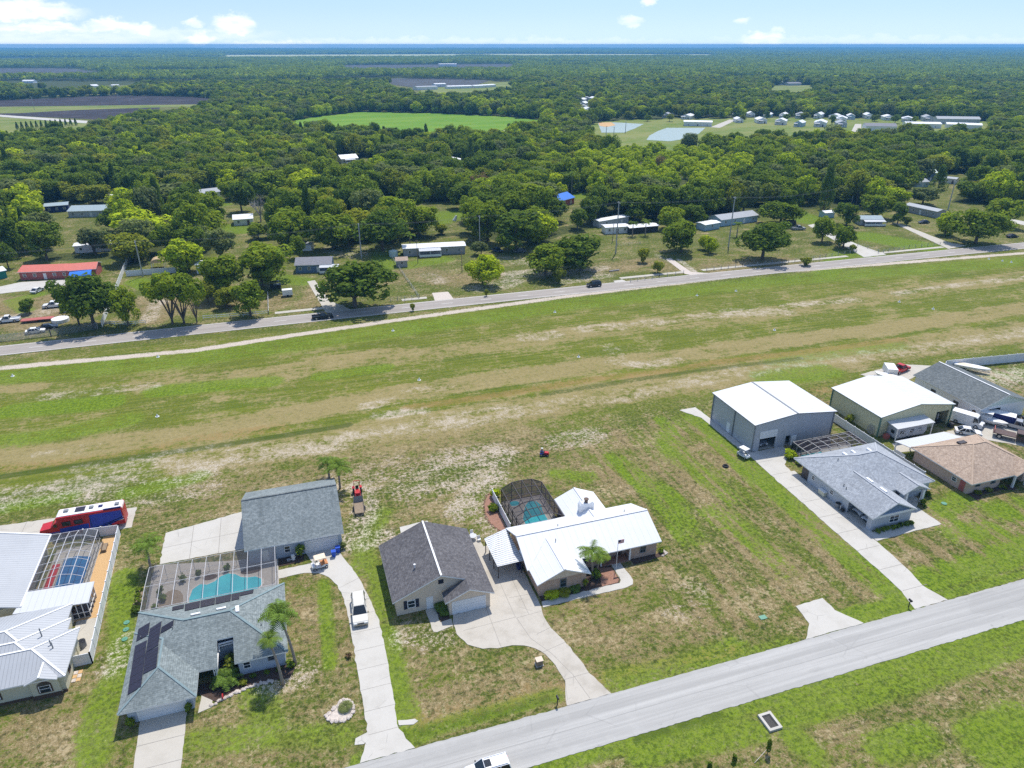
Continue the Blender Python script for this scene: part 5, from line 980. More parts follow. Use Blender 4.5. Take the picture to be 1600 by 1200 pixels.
sw = MB(); [sw.path([(u, 91.56, .9), (u + .7, 91.56, 1.9), (u + 1.6, 91.56, 1.5), (u + 2.1, 91.56, 2.3)], .08, 4) for u in (109, 110.8, 112.4, 113.2)]; sw.build('swirl_graphic', M['white'], tt); [MB().tube((u, 91.55, .33), (u, 91.8, .33), .33, 12).build('wheel', M['rubber'], tt) for u in (111, 112)]; win(tt, 'l', 108.3, 92.2, 1.3, .8, .7, 'black')
t = thing('wagon_wheel', 'big weathered wagon wheel leaning on the cream steel wall', 'wheel', (105.9, 95.6, 0)); f = MB(); [f.bar((105.9, 95.6 + .9 * math.cos(k * .5236), .92 + .9 * math.sin(k * .5236)), (105.9, 95.6 + .9 * math.cos((k + 1) * .5236), .92 + .9 * math.sin((k + 1) * .5236)), .1) for k in range(12)]; f.build('rim', M['greywood'], t); f = MB(); [f.bar((105.9, 95.6, .92), (105.9, 95.6 + .85 * math.cos(k * .5236), .92 + .85 * math.sin(k * .5236)), .06) for k in range(12)]; f.build('spokes', M['greywood'], t)
shrub('bushy shrub against the left wall of the cream steel building', 104.9, 100.4, 1.0, 2.2, 'leafyel', n=220); shrub('low weedy bush behind the long white fence end', 103.8, 103.6, .9, .9, 'leafgrey'); box_thing('crate', 'dark crate by the left end of the travel trailer', 'crate', 107.1, 107.9, 92.6, 93.5, 0, .9, M['redwall'])
# BUILDING I slate barn
gI = thing('barn', 'slate grey shingled gable barn with pale siding at far right', 'barn', (136, 100, 0))
w = MB(); shell(w, 129.9, 142.1, 92.3, 108.9, 3.35, {'f': [(131.6, 135.4, 0, 2.8)]}, .2); w.build('wall', M['white'], gI); [tri_wall(MB(), 'y', y_, 129.9, 142.1, 3.35, 5.5, .2).build('gable_wall', M['mint'], gI) for y_ in (92.3, 108.7)]
r = MB(); gable(r, 'y', 91.8, 109.3, 129.4, 142.6, 3.5, 5.8, .18); r.bar((136, 91.8, 5.83), (136, 109.3, 5.83), .3, .06, 1); r.build('roof', [M['sh_slate'], M['white']], gI); win(gI, 'l', 129.9, 103.2, 1.2, 1.2, 1.1, 'shutter'); win(gI, 'l', 129.9, 97.4, 1.2, 1.2, 1.1, 'shutter')
sg = MB(); sg.tube((129.83, 93.6, 1.9), (129.88, 93.6, 1.9), .5, 16); tag(sg.build('oval_sign', M['brown'], gI), 'dark oval sign')
# HOUSE J tan shingle
hJ = thing('house', 'salmon house with tan shingle hip roof at the right edge', 'house', (113, 79, 0))
w = MB(); w.prism([(106.0, 73.3), (113.3, 73.3), (113.3, 74.8), (118.6, 74.8), (118.6, 73.3), (120.7, 73.3), (120.7, 84.9), (106.0, 84.9)], 0, 2.45); w.build('wall', M['pink'], hJ)
r = MB(); hip(r, 105.4, 121.3, 72.4, 85.5, 2.6, .48, .18, 0, 3); r.build('roof', [M['sh_tan'], M['white'], plain('ridge_cap_tan', (.45, .34, .25), .9), shingle('tan_shingles_side', (.45, .33, .245), (.6, .47, .36), 'y')], hJ)
r = MB(); gable(r, 'y', 71.9, 76.5, 115.0, 121.2, 2.61, 4.1, .16); r.build('porch_roof', [M['sh_tan'], M['white']], hJ); MB().ext([(115.4, 2.62), (120.8, 2.62), (118.1, 3.9)], 'y', 72.2, 72.3).build('gable_triangle', M['redwall'], hJ)
[MB().box(x_ - .15, x_ + .15, 72.2, 72.5, 0, 2.45).build('porch_column', M['white'], hJ) for x_ in (115.3, 118.2, 121)]
win(hJ, 'f', 73.3, 107.6, 1.1, 1.1, .8, 'greytrim'); win(hJ, 'f', 73.3, 111.1, 1.0, 1.1, .8, 'greytrim'); tag(panel(hJ, 'door', 'l', 106.0, 73.9, 74.9, .05, 2.05, M['redwall']), 'red side door'); win(hJ, 'l', 106.0, 75.6, .9, 1.0, .9); door(hJ, 'f', 74.8, 113.6, M['redwall'])
q = Vector((111.2, 80.0, 5.4)); MB().box(110.6, 112.2, 80.3, 81.1, 5.0, 5.35).build('skylight', M['bronze'], hJ)
pj = thing('patio_roof', 'white ribbed patio roof joined to the back of the tan shingled house', 'patio roof', (111, 87, 0)); r = MB(); r.add([(105.2, 85.4, 2.62), (117.6, 85.4, 2.62), (116.3, 88.3, 2.5), (104.4, 88.3, 2.5), (105.2, 85.4, 2.52), (117.6, 85.4, 2.52), (116.3, 88.3, 2.4), (104.4, 88.3, 2.4)], [[0, 1, 2, 3], [7, 6, 5, 4], [0, 4, 5, 1], [1, 5, 6, 2], [2, 6, 7, 3], [3, 7, 4, 0]]); r.build('roof', M['lean'], pj); [MB().box(x_ - .07, x_ + .07, 88.0, 88.2, 0, 2.4).build('post', M['white'], pj) for x_ in (104.7, 108.5, 112.3, 116)]; MB().box(104.7, 104.8, 85.6, 88.0, 0, .9).build('half_wall', M['white'], pj)
tag(MB().prism([(106.2, 71.0), (108.5, 72.2), (113, 72.4), (115, 71.6), (116, 72), (116, 73.2), (106.2, 73.2)], 0, .06).build('planting_bed', M['mulch']), 'weedy bed along the front of the tan shingled house', 'flower bed'); [shrub(['left', 'middle', 'right'][i] + ' dry bush in the front bed of the tan shingled house', x_, 72.7, .7, .7, 'leafyel', n=90) for i, x_ in enumerate((108, 110.5, 113.6))]

# ================================================================ VEHICLES (built about their own origin, nose along +x)
def wheels(t, xs, ys, r=.34, w=.22, rim='rim'):
    for x in xs:
        for y in ys:
            s = 1 if y > 0 else -1
            o = MB().tube((x, y - s * w / 2, r), (x, y + s * w / 2, r), r, 14).build('wheel', M['rubber'], t)
            MB().tube((x, y + s * w * .3, r), (x, y + s * (w / 2 + .015), r), r * .6, 10).build('rim', M[rim], o)
def car(label, kind, paint, loc, rz, cat=None, L=None, W=None, H=None, group=None, trim=None):
    L0, W0, H0 = {'suv': (5.0, 1.98, 1.85), 'sedan': (4.7, 1.82, 1.45), 'pickup': (5.8, 2.0, 1.9), 'van': (5.9, 2.05, 2.5)}[kind]
    L, W, H = L or L0, W or W0, H or H0; h = L / 2; t = thing({'suv': 'sport_utility_vehicle', 'sedan': 'sedan_car', 'pickup': 'pickup_truck', 'van': 'cargo_van'}[kind], label, cat or {'suv': 'car', 'sedan': 'car', 'pickup': 'truck', 'van': 'van'}[kind], group=group)
    belt = H * .56 if kind != 'van' else H * .5; b = MB(); y = W / 2
    prof = [(-h, .42), (-h + .02, belt * .92), (-h + .12, belt), (.22 * L, belt), (.27 * L, belt * .98), (h - .25, belt * .86), (h - .03, belt * .72), (h, .42), (h - .15, .26), (-h + .12, .26)]
    if kind == 'pickup': prof = [(-h, .5), (-h, .78), (-.1 * L, .78), (-.1 * L, belt), (.24 * L, belt), (.28 * L, belt * .98), (h - .2, belt * .9), (h - .03, belt * .74), (h, .45), (h - .15, .32), (-h + .1, .36)]
    if kind == 'van': prof = [(-h, .4), (-h, H * .93), (-h + .1, H), (.24 * L, H), (.3 * L, H * .93), (.38 * L, belt * 1.0), (h - .08, belt * .84), (h, .45), (h - .15, .28), (-h + .12, .28)]
    rings = []
    for s, k in ((-1, .0), (-1, .1), (1, .1), (1, .0)):
        q = y if k else y - .09; rings.append([(px * (1 if k else .985), s * q if True else 0, pz if k else (.3 + (pz - .3) * .95)) for px, pz in prof])
    rings = [rings[0], rings[1], rings[2], rings[3]]; b.loft(rings)
    cab = {'suv': (-h + .06, .25 * L, -h + .28, .08 * L), 'sedan': (-.40 * L, .25 * L, -.22 * L, .07 * L), 'pickup': (-.1 * L, .24 * L, -.07 * L, .12 * L), 'van': (.18 * L, .385 * L, .18 * L, .3 * L)}[kind]
    x0, x1, r0, r1 = cab; yb, yr = y - .05, y - .26; zb, zt = belt - .01, H
    if kind == 'van': zb, zt, yb, yr = belt + .05, H * .93, y + .012, y + .012
    ring = lambda z, xa, xb, yy: [(xa, -yy, z), (xb, -yy, z), (xb, yy, z), (xa, yy, z)]
    g = MB()
    if kind == 'van':
        for s in (-1, 1): g.add([(.2 * L, s * (y + .012), belt + .1), (.36 * L, s * (y + .012), belt + .1), (.3 * L, s * (y + .012), H * .88), (.2 * L, s * (y + .012), H * .88)], [[0, 1, 2, 3]])
        g.add([(.385 * L + .02, -y + .15, belt + .06), (.385 * L + .02, y - .15, belt + .06), (.305 * L + .03, y - .2, H * .92), (.305 * L + .03, -y + .2, H * .92)], [[0, 1, 2, 3]])
    else:
        g.loft([ring(zb, x0, x1, yb), ring(zt - .05, r0, r1, yr)])
        b.loft([ring(zt - .06, r0 - .03, r1 + .03, yr + .02), ring(zt, r0 + .06, r1 - .08, yr - .08)])
        for s in (-1, 1):
            for k in (0, .36, .68, 1):
                if kind == 'pickup' and k == .36: continue
                b.bar((x0 + (x1 - x0) * k, s * (yb + .012), zb), (r0 + (r1 - r0) * k, s * (yr + .012), zt - .04), .09, .07)
        if kind == 'pickup':
            for s in (-1, 1): b.box(-h + .02, -.1 * L, s * (y - .06) - .05, s * (y - .06) + .05, .78, belt)
            b.box(-h, -h + .1, -y + .05, y - .05, .78, belt)
        if kind == 'suv': [b.bar((r0 + .1, s * (yr - .1), zt + .05), (r1 - .2, s * (yr - .1), zt + .05), .05) for s in (-1, 1)]
    b.build('body', paint, t); g.build('window', M['carglass'], t)
    wheels(t, (-.3 * L, .31 * L), (-y + .1, y - .1), .34 if kind == 'sedan' else .39)
    for s in (-1, 1):
        MB().box(h - .1, h + .015, s * (y - .32) - .2, s * (y - .32) + .2, belt * .62, belt * .76).build('headlight', M['lamp'], t); MB().box(-h - .015, -h + .1, s * (y - .2) - .1, s * (y - .2) + .1, belt * .66, belt * .92).build('tail_light', M['taillamp'], t)
        MB().box(.2 * L, .23 * L, s * (y + .12) - .12, s * (y + .12) + .1, belt - .05, belt + .14).build('wing_mirror', M['black'] if trim is None else trim, t)
    MB().box(h - .05, h + .03, -y + .15, y - .15, .38, .52).build('front_bumper', M['black'] if trim is None else trim, t); MB().box(h - .02, h + .02, -y * .45, y * .45, belt * .58, belt * .76).build('grille', M['black'], t)
    return place(t, loc, rz)
CW = plain('car_white', (.8, .8, .8), .25, .03); CB = plain('car_black', (.02, .022, .028), .25, .1); CS = plain('car_silver', (.4, .41, .43), .3, .05, metal=.3); CGD = plain('car_gold_trim', (.4, .33, .22), .4); CBR = plain('truck_brown', (.1, .06, .05), .5); CBL = plain('car_blue', (.05, .1, .22), .3); CG = plain('car_grey', (.16, .17, .18), .3)
DOWN = R(-90)
car('white sport utility vehicle with gold trim parked on the curved driveway', 'suv', plain('car_warm_white', (.68, .65, .58), .25, .03), (2.95, 76.6, .05), DOWN - R(3), L=5.4, trim=CGD)
sv = car('white sport utility vehicle with dark sunroof driving on the near street', 'suv', CW, (12.95, 48.45, .045), math.pi, L=4.9); sb = MB(); sb.box(-.35, .35, -.42, .42, 1.86, 1.875); o = sb.build('sunroof', M['carglass']); o.parent = sv
q = P(505, 501); car('black pickup truck driving on the county road at left', 'pickup', CB, (q.x, road_b(q.x) - 1.7, .07), 0)
q = P(935, 453); car('small black sport utility vehicle driving on the county road', 'suv', CB, (q.x, road_b(q.x) + 1.7, .07), math.pi, L=4.6)
def at(u, v): q = P(u, v); return (q.x, q.y, .05)
YC = 'vehicles in the concrete yard'
for lab, kd, pt, xy, rz, kw in (('white cargo van parked beside the cream steel building', 'van', CW, (127.4, 92.6), R(-62), {}), ('white sedan parked in front of the white cargo van', 'sedan', CW, (124.2, 89.4), R(-38), {}), ('silver white pickup parked right of the enclosed trailer', 'pickup', CS, (135.6, 88.2), R(-55), {}),
                                ('white car inside the open side garage nearer the street', 'sedan', CW, (85.6, 71.9), math.pi, {}), ('white car deep inside the open side garage', 'sedan', CW, (85.8, 74.2), math.pi, {}), ('grey car seen through the half open roller door', 'suv', CS, (82.2, 99.8), DOWN, {}),
                                ('white sedan parked below the red mobile home', 'sedan', CW, at(59, 456), R(70), {}), ('white pickup parked by the small lot tree', 'pickup', CW, at(85, 480), math.pi, {}), ('white cab work truck at the left edge of the dirt lot', 'pickup', CW, at(14, 503), R(180), {}), ('black car behind the grey stockade fence', 'sedan', CB, at(76, 514), R(10), {}), ('pale car behind the grey stockade fence', 'sedan', CW, at(56, 520), R(8), {}),
                                ('silver pickup on the ranch driveway', 'pickup', CS, at(1247, 359), R(-15), {}), ('black car parked on grass before the long grey mobile home', 'sedan', CB, at(1443, 349), R(170), {}), ('black car on the verge at the right edge', 'sedan', CB, at(1581, 371), R(-8), {}), ('dark blue car under trees right of the white roofed mobile home', 'sedan', CBL, at(777, 393), R(-60), {}),
                                ('small dark car beside the leafy twin oaks', 'sedan', CG, at(812, 394), R(160), {}), ('silver car parked under the blue canopy', 'sedan', CS, at(127, 436), R(20), {})):
    car(lab, kd, pt, (*xy[:2], .05), rz, **kw)
# flatbed truck, boat, enclosed trailer, utility trailers
t = thing('flatbed_truck', 'old brown flatbed truck at the right edge of the concrete yard', 'truck'); MB().box(-3.4, .4, -1.15, 1.15, .95, 1.1).build('flatbed', CBR, t); b = MB(); b.ext([(.5, .6), (.5, 2.0), (1.7, 2.0), (2.1, 1.35), (3.3, 1.2), (3.35, .6)], 'y', -1.0, 1.0); b.build('cab', CBR, t); g = MB(); [g.box(.7, 1.65, s * 1.0 - .015, s * 1.0 + .015, 1.35, 1.85) for s in (-1, 1)]; g.add([(1.74, -.85, 1.95), (1.74, .85, 1.95), (2.1, .85, 1.4), (2.1, -.85, 1.4)], [[0, 1, 2, 3]]); g.build('window', M['carglass'], t); wheels(t, (-2.2, 2.4), (-.95, .95), .45); MB().bar((-3.2, -1, 1.1), (-3.2, -1, 1.7), .1).bar((-3.2, 1, 1.1), (-3.2, 1, 1.7), .1).bar((-3.2, -1, 1.7), (-3.2, 1, 1.7), .1).build('tool_rack', M['redwall'], t); place(t, (130.6, 85.0, .05), R(-52))
def boat(label, loc, rz, hull, L=7.0, canopy=True):
    t = thing('motor_boat', label, 'boat'); rings = []
    for s, w_, zb in ((-.5, 1.1, .62), (-.2, 1.15, .58), (.15, 1.05, .6), (.38, .6, .75), (.5, .05, 1.2)):
        rings.append([(s * L, -w_, 1.35), (s * L, -w_ * .75, zb + .15), (s * L, 0, zb), (s * L, w_ * .75, zb + .15), (s * L, w_, 1.35)])
    MB().loft(rings).build('hull', hull, t); MB().box(-.4 * L, -.02 * L, -.8, .8, 1.3, 1.37).build('deck', M['cream2'], t)
    if canopy:
        c = MB(); c.box(-.18 * L, .06 * L, -.6, .6, 1.35, 1.9); c.build('console', M['white'], t); c = MB(); c.box(-.22 * L, .1 * L, -.85, .85, 2.6, 2.68); [c.bar((x, y, 1.35), (x, y, 2.6), .06) for x in (-.2 * L, .08 * L) for y in (-.75, .75)]; c.build('hard_top', M['white'], t)
    MB().box(-.58 * L, -.5 * L, -.25, .25, .7, 1.7).build('outboard_motor', M['black'], t)
    f = MB(); [f.bar((-.5 * L, y, .5), (.5 * L, y * .3, .5), .1) for y in (-.8, .8)]; f.build('boat_trailer', M['steel'], t); wheels(t, (-.2 * L,), (-1.0, 1.0), .32); return place(t, loc, rz)
boat('white centre console boat on trailer between van and enclosed trailer', (131.4, 91.4, .05), R(-58), M['white']); boat('covered white boat hull behind the slate roofed barn', (151, 112.5, .02), R(-50), M['white'], 7.5, False); boat('white boat on trailer behind the cream steel building', (127.8, 114.5, .05), R(120), M['white'], 5.5, False)
def box_trailer(label, loc, rz, paint, top, L=6.0, W=2.2, H=2.3):
    t = thing('enclosed_trailer', label, 'trailer'); MB().ext([(-L / 2, .55), (L / 2, .55), (L / 2 + .3, 1.2), (L / 2, H), (-L / 2, H)], 'y', -W / 2, W / 2).build('body', paint, t); MB().box(-L / 2 + .02, L / 2 - .02, -W / 2 + .02, W / 2 - .02, H, H + .03).build('roof', top, t); wheels(t, (-.5, .3), (-W / 2, W / 2), .34); MB().bar((L / 2, 0, .5), (L / 2 + 1.3, 0, .5), .12).build('tow_bar', M['steel'], t); return place(t, loc, rz)
box_trailer('navy enclosed trailer with white roof in front of the slate roofed barn', (134.0, 91.4, .05), R(-55), M['navy'], M['white']); q = P(1232, 353); box_trailer('black box trailer parked by silver pickup', (q.x, q.y, .05), R(-10), CB, CB, 5); box_trailer('small white trailer parked behind the slate roofed barn', (130.5, 116.5, .05), R(60), M['white'], M['white'], 4)
car('red pickup parked behind the slate roofed barn', 'pickup', M['red'], (134.5, 117.5, .05), R(15))
t = thing('off_road_buggy', 'dark off-road buggy beside the white cargo van', 'buggy'); MB().box(-1.3, 1.3, -.6, .6, .4, .8).build('body', M['redwall'], t); f = MB(); [f.bar((x, y, .8), (x * .6, y * .8, 1.7), .06) for x in (-1, .8) for y in (-.55, .55)]; f.box(-.7, .6, -.5, .5, 1.7, 1.75); f.build('roll_cage', M['black'], t); wheels(t, (-.95, .95), (-.7, .7), .34); place(t, (128.4, 96.5, .05), R(-70))
for i, (x, y) in enumerate(((137.6, 92.6), (138.8, 90.8))):
    t = thing('utility_cart', ['dark loaded utility cart near the barn door', 'dark loaded utility cart right of the barn door'][i], 'cart'); MB().box(-1.2, 1.2, -.7, .7, .5, .7).build('deck', M['wood'], t); b = MB(); [b.box(-1 + k * .6, -.55 + k * .6, -.5, .4, .7, .9 + .25 * (k % 2)) for k in range(4)]; b.build('load', M['black'], t); wheels(t, (-.7, .7), (-.75, .75), .3); place(t, (x, y, .05), R(-50))
t = thing('workshop_machine', 'cluttered workshop machine just inside the open bay of the cream building', 'machine', (122, 94.6, 0)); MB().box(121.4, 122.6, 94.6, 95.6, 0, 1.0).build('base', M['black'], t); MB().tube((122, 95, 1), (122, 95, 2.2), .18, 8).build('column', M['steel'], t); MB().box(123.0, 124.0, 92.4, 93.2, 0, .8).build('cabinet', M['black'], t)
# motorhome
t = thing('motorhome', 'long red and blue truck based motorhome with white roof', 'motorhome'); b = MB(); L = 9.6
b.box(-L / 2, L / 2 - .3, -1.25, 1.25, .55, 3.5); b.build('coach_body', M['red'], t)
b = MB(); b.ext([(-L / 2 - .02, 3.2), (-L / 2 - .02, 3.45), (-L / 2 + .2, 3.62), (L / 2 - .5, 3.62), (L / 2 - .28, 3.5), (L / 2 - .28, 3.2)], 'y', -1.02, 1.02); b.build('roof', M['white'], t)
for s, z0 in ((1.255, 0), (-1.255, 0)):
    b = MB(); f = lambda pts, m: b.add([(x, s, z) for x, z in pts] + [(x, s * .99, z) for x, z in pts], [list(range(len(pts)))[:: 1 if s > 0 else -1]], m)
    f([(-4.6, 1.5), (-4.6, 3.15), (-.1, 3.15), (.3, .62), (-2.2, .62)], 0); f([(.35, .62), (.3, 1.7), (4.4, 1.55), (4.5, .62)], 0); f([(-4.7, 1.55), (-2.2, 1.0), (.1, .7), (-2.2, .85), (-4.7, 1.4)], 1); f([(-4.75, 2.0), (-2.6, 1.3), (-1.2, 1.1), (-2.6, 1.16), (-4.75, 1.88)], 1)
    b.build('side_swoosh', [M['blue'], M['white']], t, fix=False)
for x in (1.0, 2.7):
    for s in (-1.25, 1.25): win(t, 'l' if False else ('f' if s < 0 else 'k'), s, x, 1.9, 1.2, .75, 'black')
for s in (-1, 1): MB().box(-.1, .0, s * 1.25 - .02, s * 1.25 + .02, .8, 3.0).build('slide_out_edge', M['navy'], t)
b = MB(); b.ext([(L / 2 - .3, .55), (L / 2 - .3, 2.6), (L / 2 + .1, 2.55), (L / 2 + .9, 1.75), (L / 2 + 2.4, 1.55), (L / 2 + 2.6, .9), (L / 2 + 2.55, .5)], 'y', -1.05, 1.05); b.build('cab_hood', M['red'], t); b = MB(); b.add([(L / 2 + .14, -.9, 2.45), (L / 2 + .14, .9, 2.45), (L / 2 + .88, .9, 1.82), (L / 2 + .88, -.9, 1.82)], [[0, 1, 2, 3]]); [b.box(L / 2 - .1, L / 2 + .4, s * 1.05 - .02, s * 1.05 + .02, 1.75, 2.3) for s in (-1, 1)]; b.build('windscreen', M['carglass'], t)
b = MB(); b.box(L / 2 - .4, L / 2 + 2.5, -1.1, 1.1, .5, .95); b.build('blue_skirt', M['blue'], t)
for s in (-1, 1): MB().box(L / 2 + 2.45, L / 2 + 2.62, s * .8 - .18, s * .8 + .18, 1.0, 1.25).build('headlight', M['lamp'], t); MB().box(L / 2 - .2, L / 2 + .9, s * 1.15 - .14, s * 1.15 + .14, .55, .85).build('step_tank', M['steel'], t)
wheels(t, (-2.4, -1.3, L / 2 + 1.6), (-1.1, 1.1), .5, .3)
MB().box(.6, 2.0, -.8, .5, 3.62, 3.68).build('solar_panel', M['solar'], t)
for x, y, w_ in ((3.3, -.2, .55), (-.3, -.1, .5), (-4.0, .1, .5)): MB().box(x - w_ * .6, x + w_ * .6, y - .3, y + .3, 3.62, 3.85).build('roof_vent', M['greytrim'], t)
MB().box(-1.9, -1.3, -.4, .2, 3.62, 3.72).build('roof_hatch', M['navy'], t); MB().box(-4.7, -2.2, 1.05, 1.22, 3.55, 3.75).build('awning_roller', M['navy'], t)
place(t, (-35.2, 109.1, .05), math.pi)
# golf carts
def golf_cart(label, loc, rz, body, seat, top):
    t = thing('golf_cart', label, 'golf cart'); b = MB(); b.ext([(-1.15, .3), (-1.15, .62), (-.5, .7), (-.1, .42), (.55, .42), (.75, .8), (1.15, .7), (1.2, .35)], 'y', -.58, .58); b.build('body', body, t)
    MB().box(-.62, -.1, -.55, .55, .66, .78).box(-.75, -.62, -.55, .55, .7, 1.15).build('front_seat', seat, t); MB().box(-1.15, -.78, -.55, .55, .66, .78).build('rear_seat', seat, t)
    MB().ext([(-.95, 1.83), (-.85, 1.9), (.6, 1.9), (.72, 1.83)], 'y', -.62, .62).build('canopy', top, t)
    for x, y in ((-.85, -.55), (-.85, .55), (.65, -.55), (.65, .55)): MB().bar((x * 1.05, y, .6), (x, y, 1.84), .05).build('post', M['black'], t)
    MB().tube((.55, -.25, .75), (.35, -.25, 1.0), .03, 6).tube((.36, -.25, 1.0), (.33, -.25, 1.03), .19, 10).build('steering_wheel', M['black'], t); wheels(t, (-.85, .85), (-.55, .55), .24, .2); return place(t, loc, rz)
golf_cart('white golf cart with tan seats and cream canopy on the curved driveway', (-1.5, 88.0, .05), math.pi + R(8), M['white'], M['orange'], M['cream2']); golf_cart('white golf cart with white canopy beside the grey steel building', (76.6, 95.6, .05), R(-75), M['white'], M['lgrey'], M['white'])
# tractor and trailer
t = thing('tractor', 'small red tractor with front loader parked by the detached garage', 'tractor'); MB().ext([(.1, .75), (.1, 1.25), (1.4, 1.2), (1.5, .7)], 'y', -.32, .32).build('hood', M['red'], t); MB().box(-.9, .3, -.3, .3, .45, .75).build('chassis', M['black'], t); MB().box(-.75, -.25, -.26, .26, .85, .95).box(-.8, -.72, -.26, .26, .95, 1.35).build('seat', M['black'], t)
for s in (-1, 1):
    o = MB().tube((-.6, s * .45, .58), (-.6, s * .78, .58), .58, 16).build('rear_wheel', M['rubber'], t); MB().tube((-.6, s * .7, .58), (-.6, s * .795, .58), .33, 12).build('rim', M['red'], o); o = MB().tube((1.1, s * .42, .34), (1.1, s * .64, .34), .34, 12).build('front_wheel', M['rubber'], t); MB().tube((1.1, s * .6, .34), (1.1, s * .655, .34), .2, 10).build('rim', M['red'], o)
    MB().box(-.98, -.28, s * .6 - .22, s * .6 + .22, 1.13, 1.2).build('fender', M['red'], t); MB().bar((.1, s * .42, 1.0), (1.2, s * .42, 1.15), .1).bar((1.2, s * .42, 1.15), (1.9, s * .42, .5), .1).build('loader_arm', M['red'], t)
MB().bar((-.95, -.5, .9), (-.95, -.5, 2.2), .08).bar((-.95, .5, .9), (-.95, .5, 2.2), .08).bar((-.95, -.5, 2.2), (-.95, .5, 2.2), .08).build('roll_bar', M['red'], t); MB().ext([(1.9, .15), (2.0, .7), (2.15, .7), (2.6, .12)], 'y', -.75, .75).build('bucket', M['black'], t); MB().tube((.25, 0, 1.25), (.1, 0, 1.4), .03, 6).tube((.1, 0, 1.4), (.07, 0, 1.43), .2, 10).build('steering_wheel', M['black'], t); place(t, (6.1, 105.4, 0), R(-93))
t = thing('utility_trailer', 'dark mesh utility trailer parked in front of the red tractor', 'trailer'); MB().box(-1.7, 1.5, -.8, .8, .48, .56).build('deck', M['wood'], t); f = MB(); [f.bar((-1.7, s * .8, .95), (1.5, s * .8, .95), .06) for s in (-1, 1)]; [f.bar((x, s * .8, .55), (x, s * .8, .95), .05) for x in (-1.7, -.6, .5, 1.5) for s in (-1, 1)]; f.build('side_rail', M['black'], t); MB().bar((1.5, -.6, .5), (2.6, 0, .45), .08).bar((1.5, .6, .5), (2.6, 0, .45), .08).build('tow_frame', M['black'], t); MB().add([(-1.72, -.78, .56), (-1.72, .78, .56), (-1.95, .78, 1.6), (-1.95, -.78, 1.6)], [[0, 1, 2, 3]]).build('ramp_gate', M['greytrim'], t, fix=False); wheels(t, (-.2,), (-.92, .92), .32); place(t, (5.8, 100.6, 0), R(-93))
# riding mower with its driver
mw = thing('riding_mower', 'red riding lawn mower crossing the rough grass behind the white roofed house', 'lawn mower'); MB().ext([(.0, .3), (.0, .75), (.75, .72), (.9, .35)], 'y', -.3, .3).build('hood', M['red'], mw); MB().box(-.85, .1, -.32, .32, .25, .42).build('chassis', M['black'], mw); MB().box(-.75, -.3, -.25, .25, .52, .62).box(-.82, -.74, -.25, .25, .6, 1.0).build('seat', M['black'], mw); MB().tube((-.1, -.0, .17), (-.1, 0, .3), .62, 16).build('cutting_deck', M['black'], mw)
[MB().box(-.85, -.3, s * .45 - .14, s * .45 + .14, .52, .57).build('fender', M['blue'], mw) for s in (-1, 1)]; wheels(mw, (-.55,), (-.45, .45), .28); wheels(mw, (.65,), (-.38, .38), .2, .16); MB().tube((.15, 0, .7), (-.02, 0, .9), .025, 6).tube((-.02, 0, .9), (-.05, 0, .92), .17, 10).build('steering_wheel', M['black'], mw)
place(mw, (41.2, 107.7, 0), R(-25))
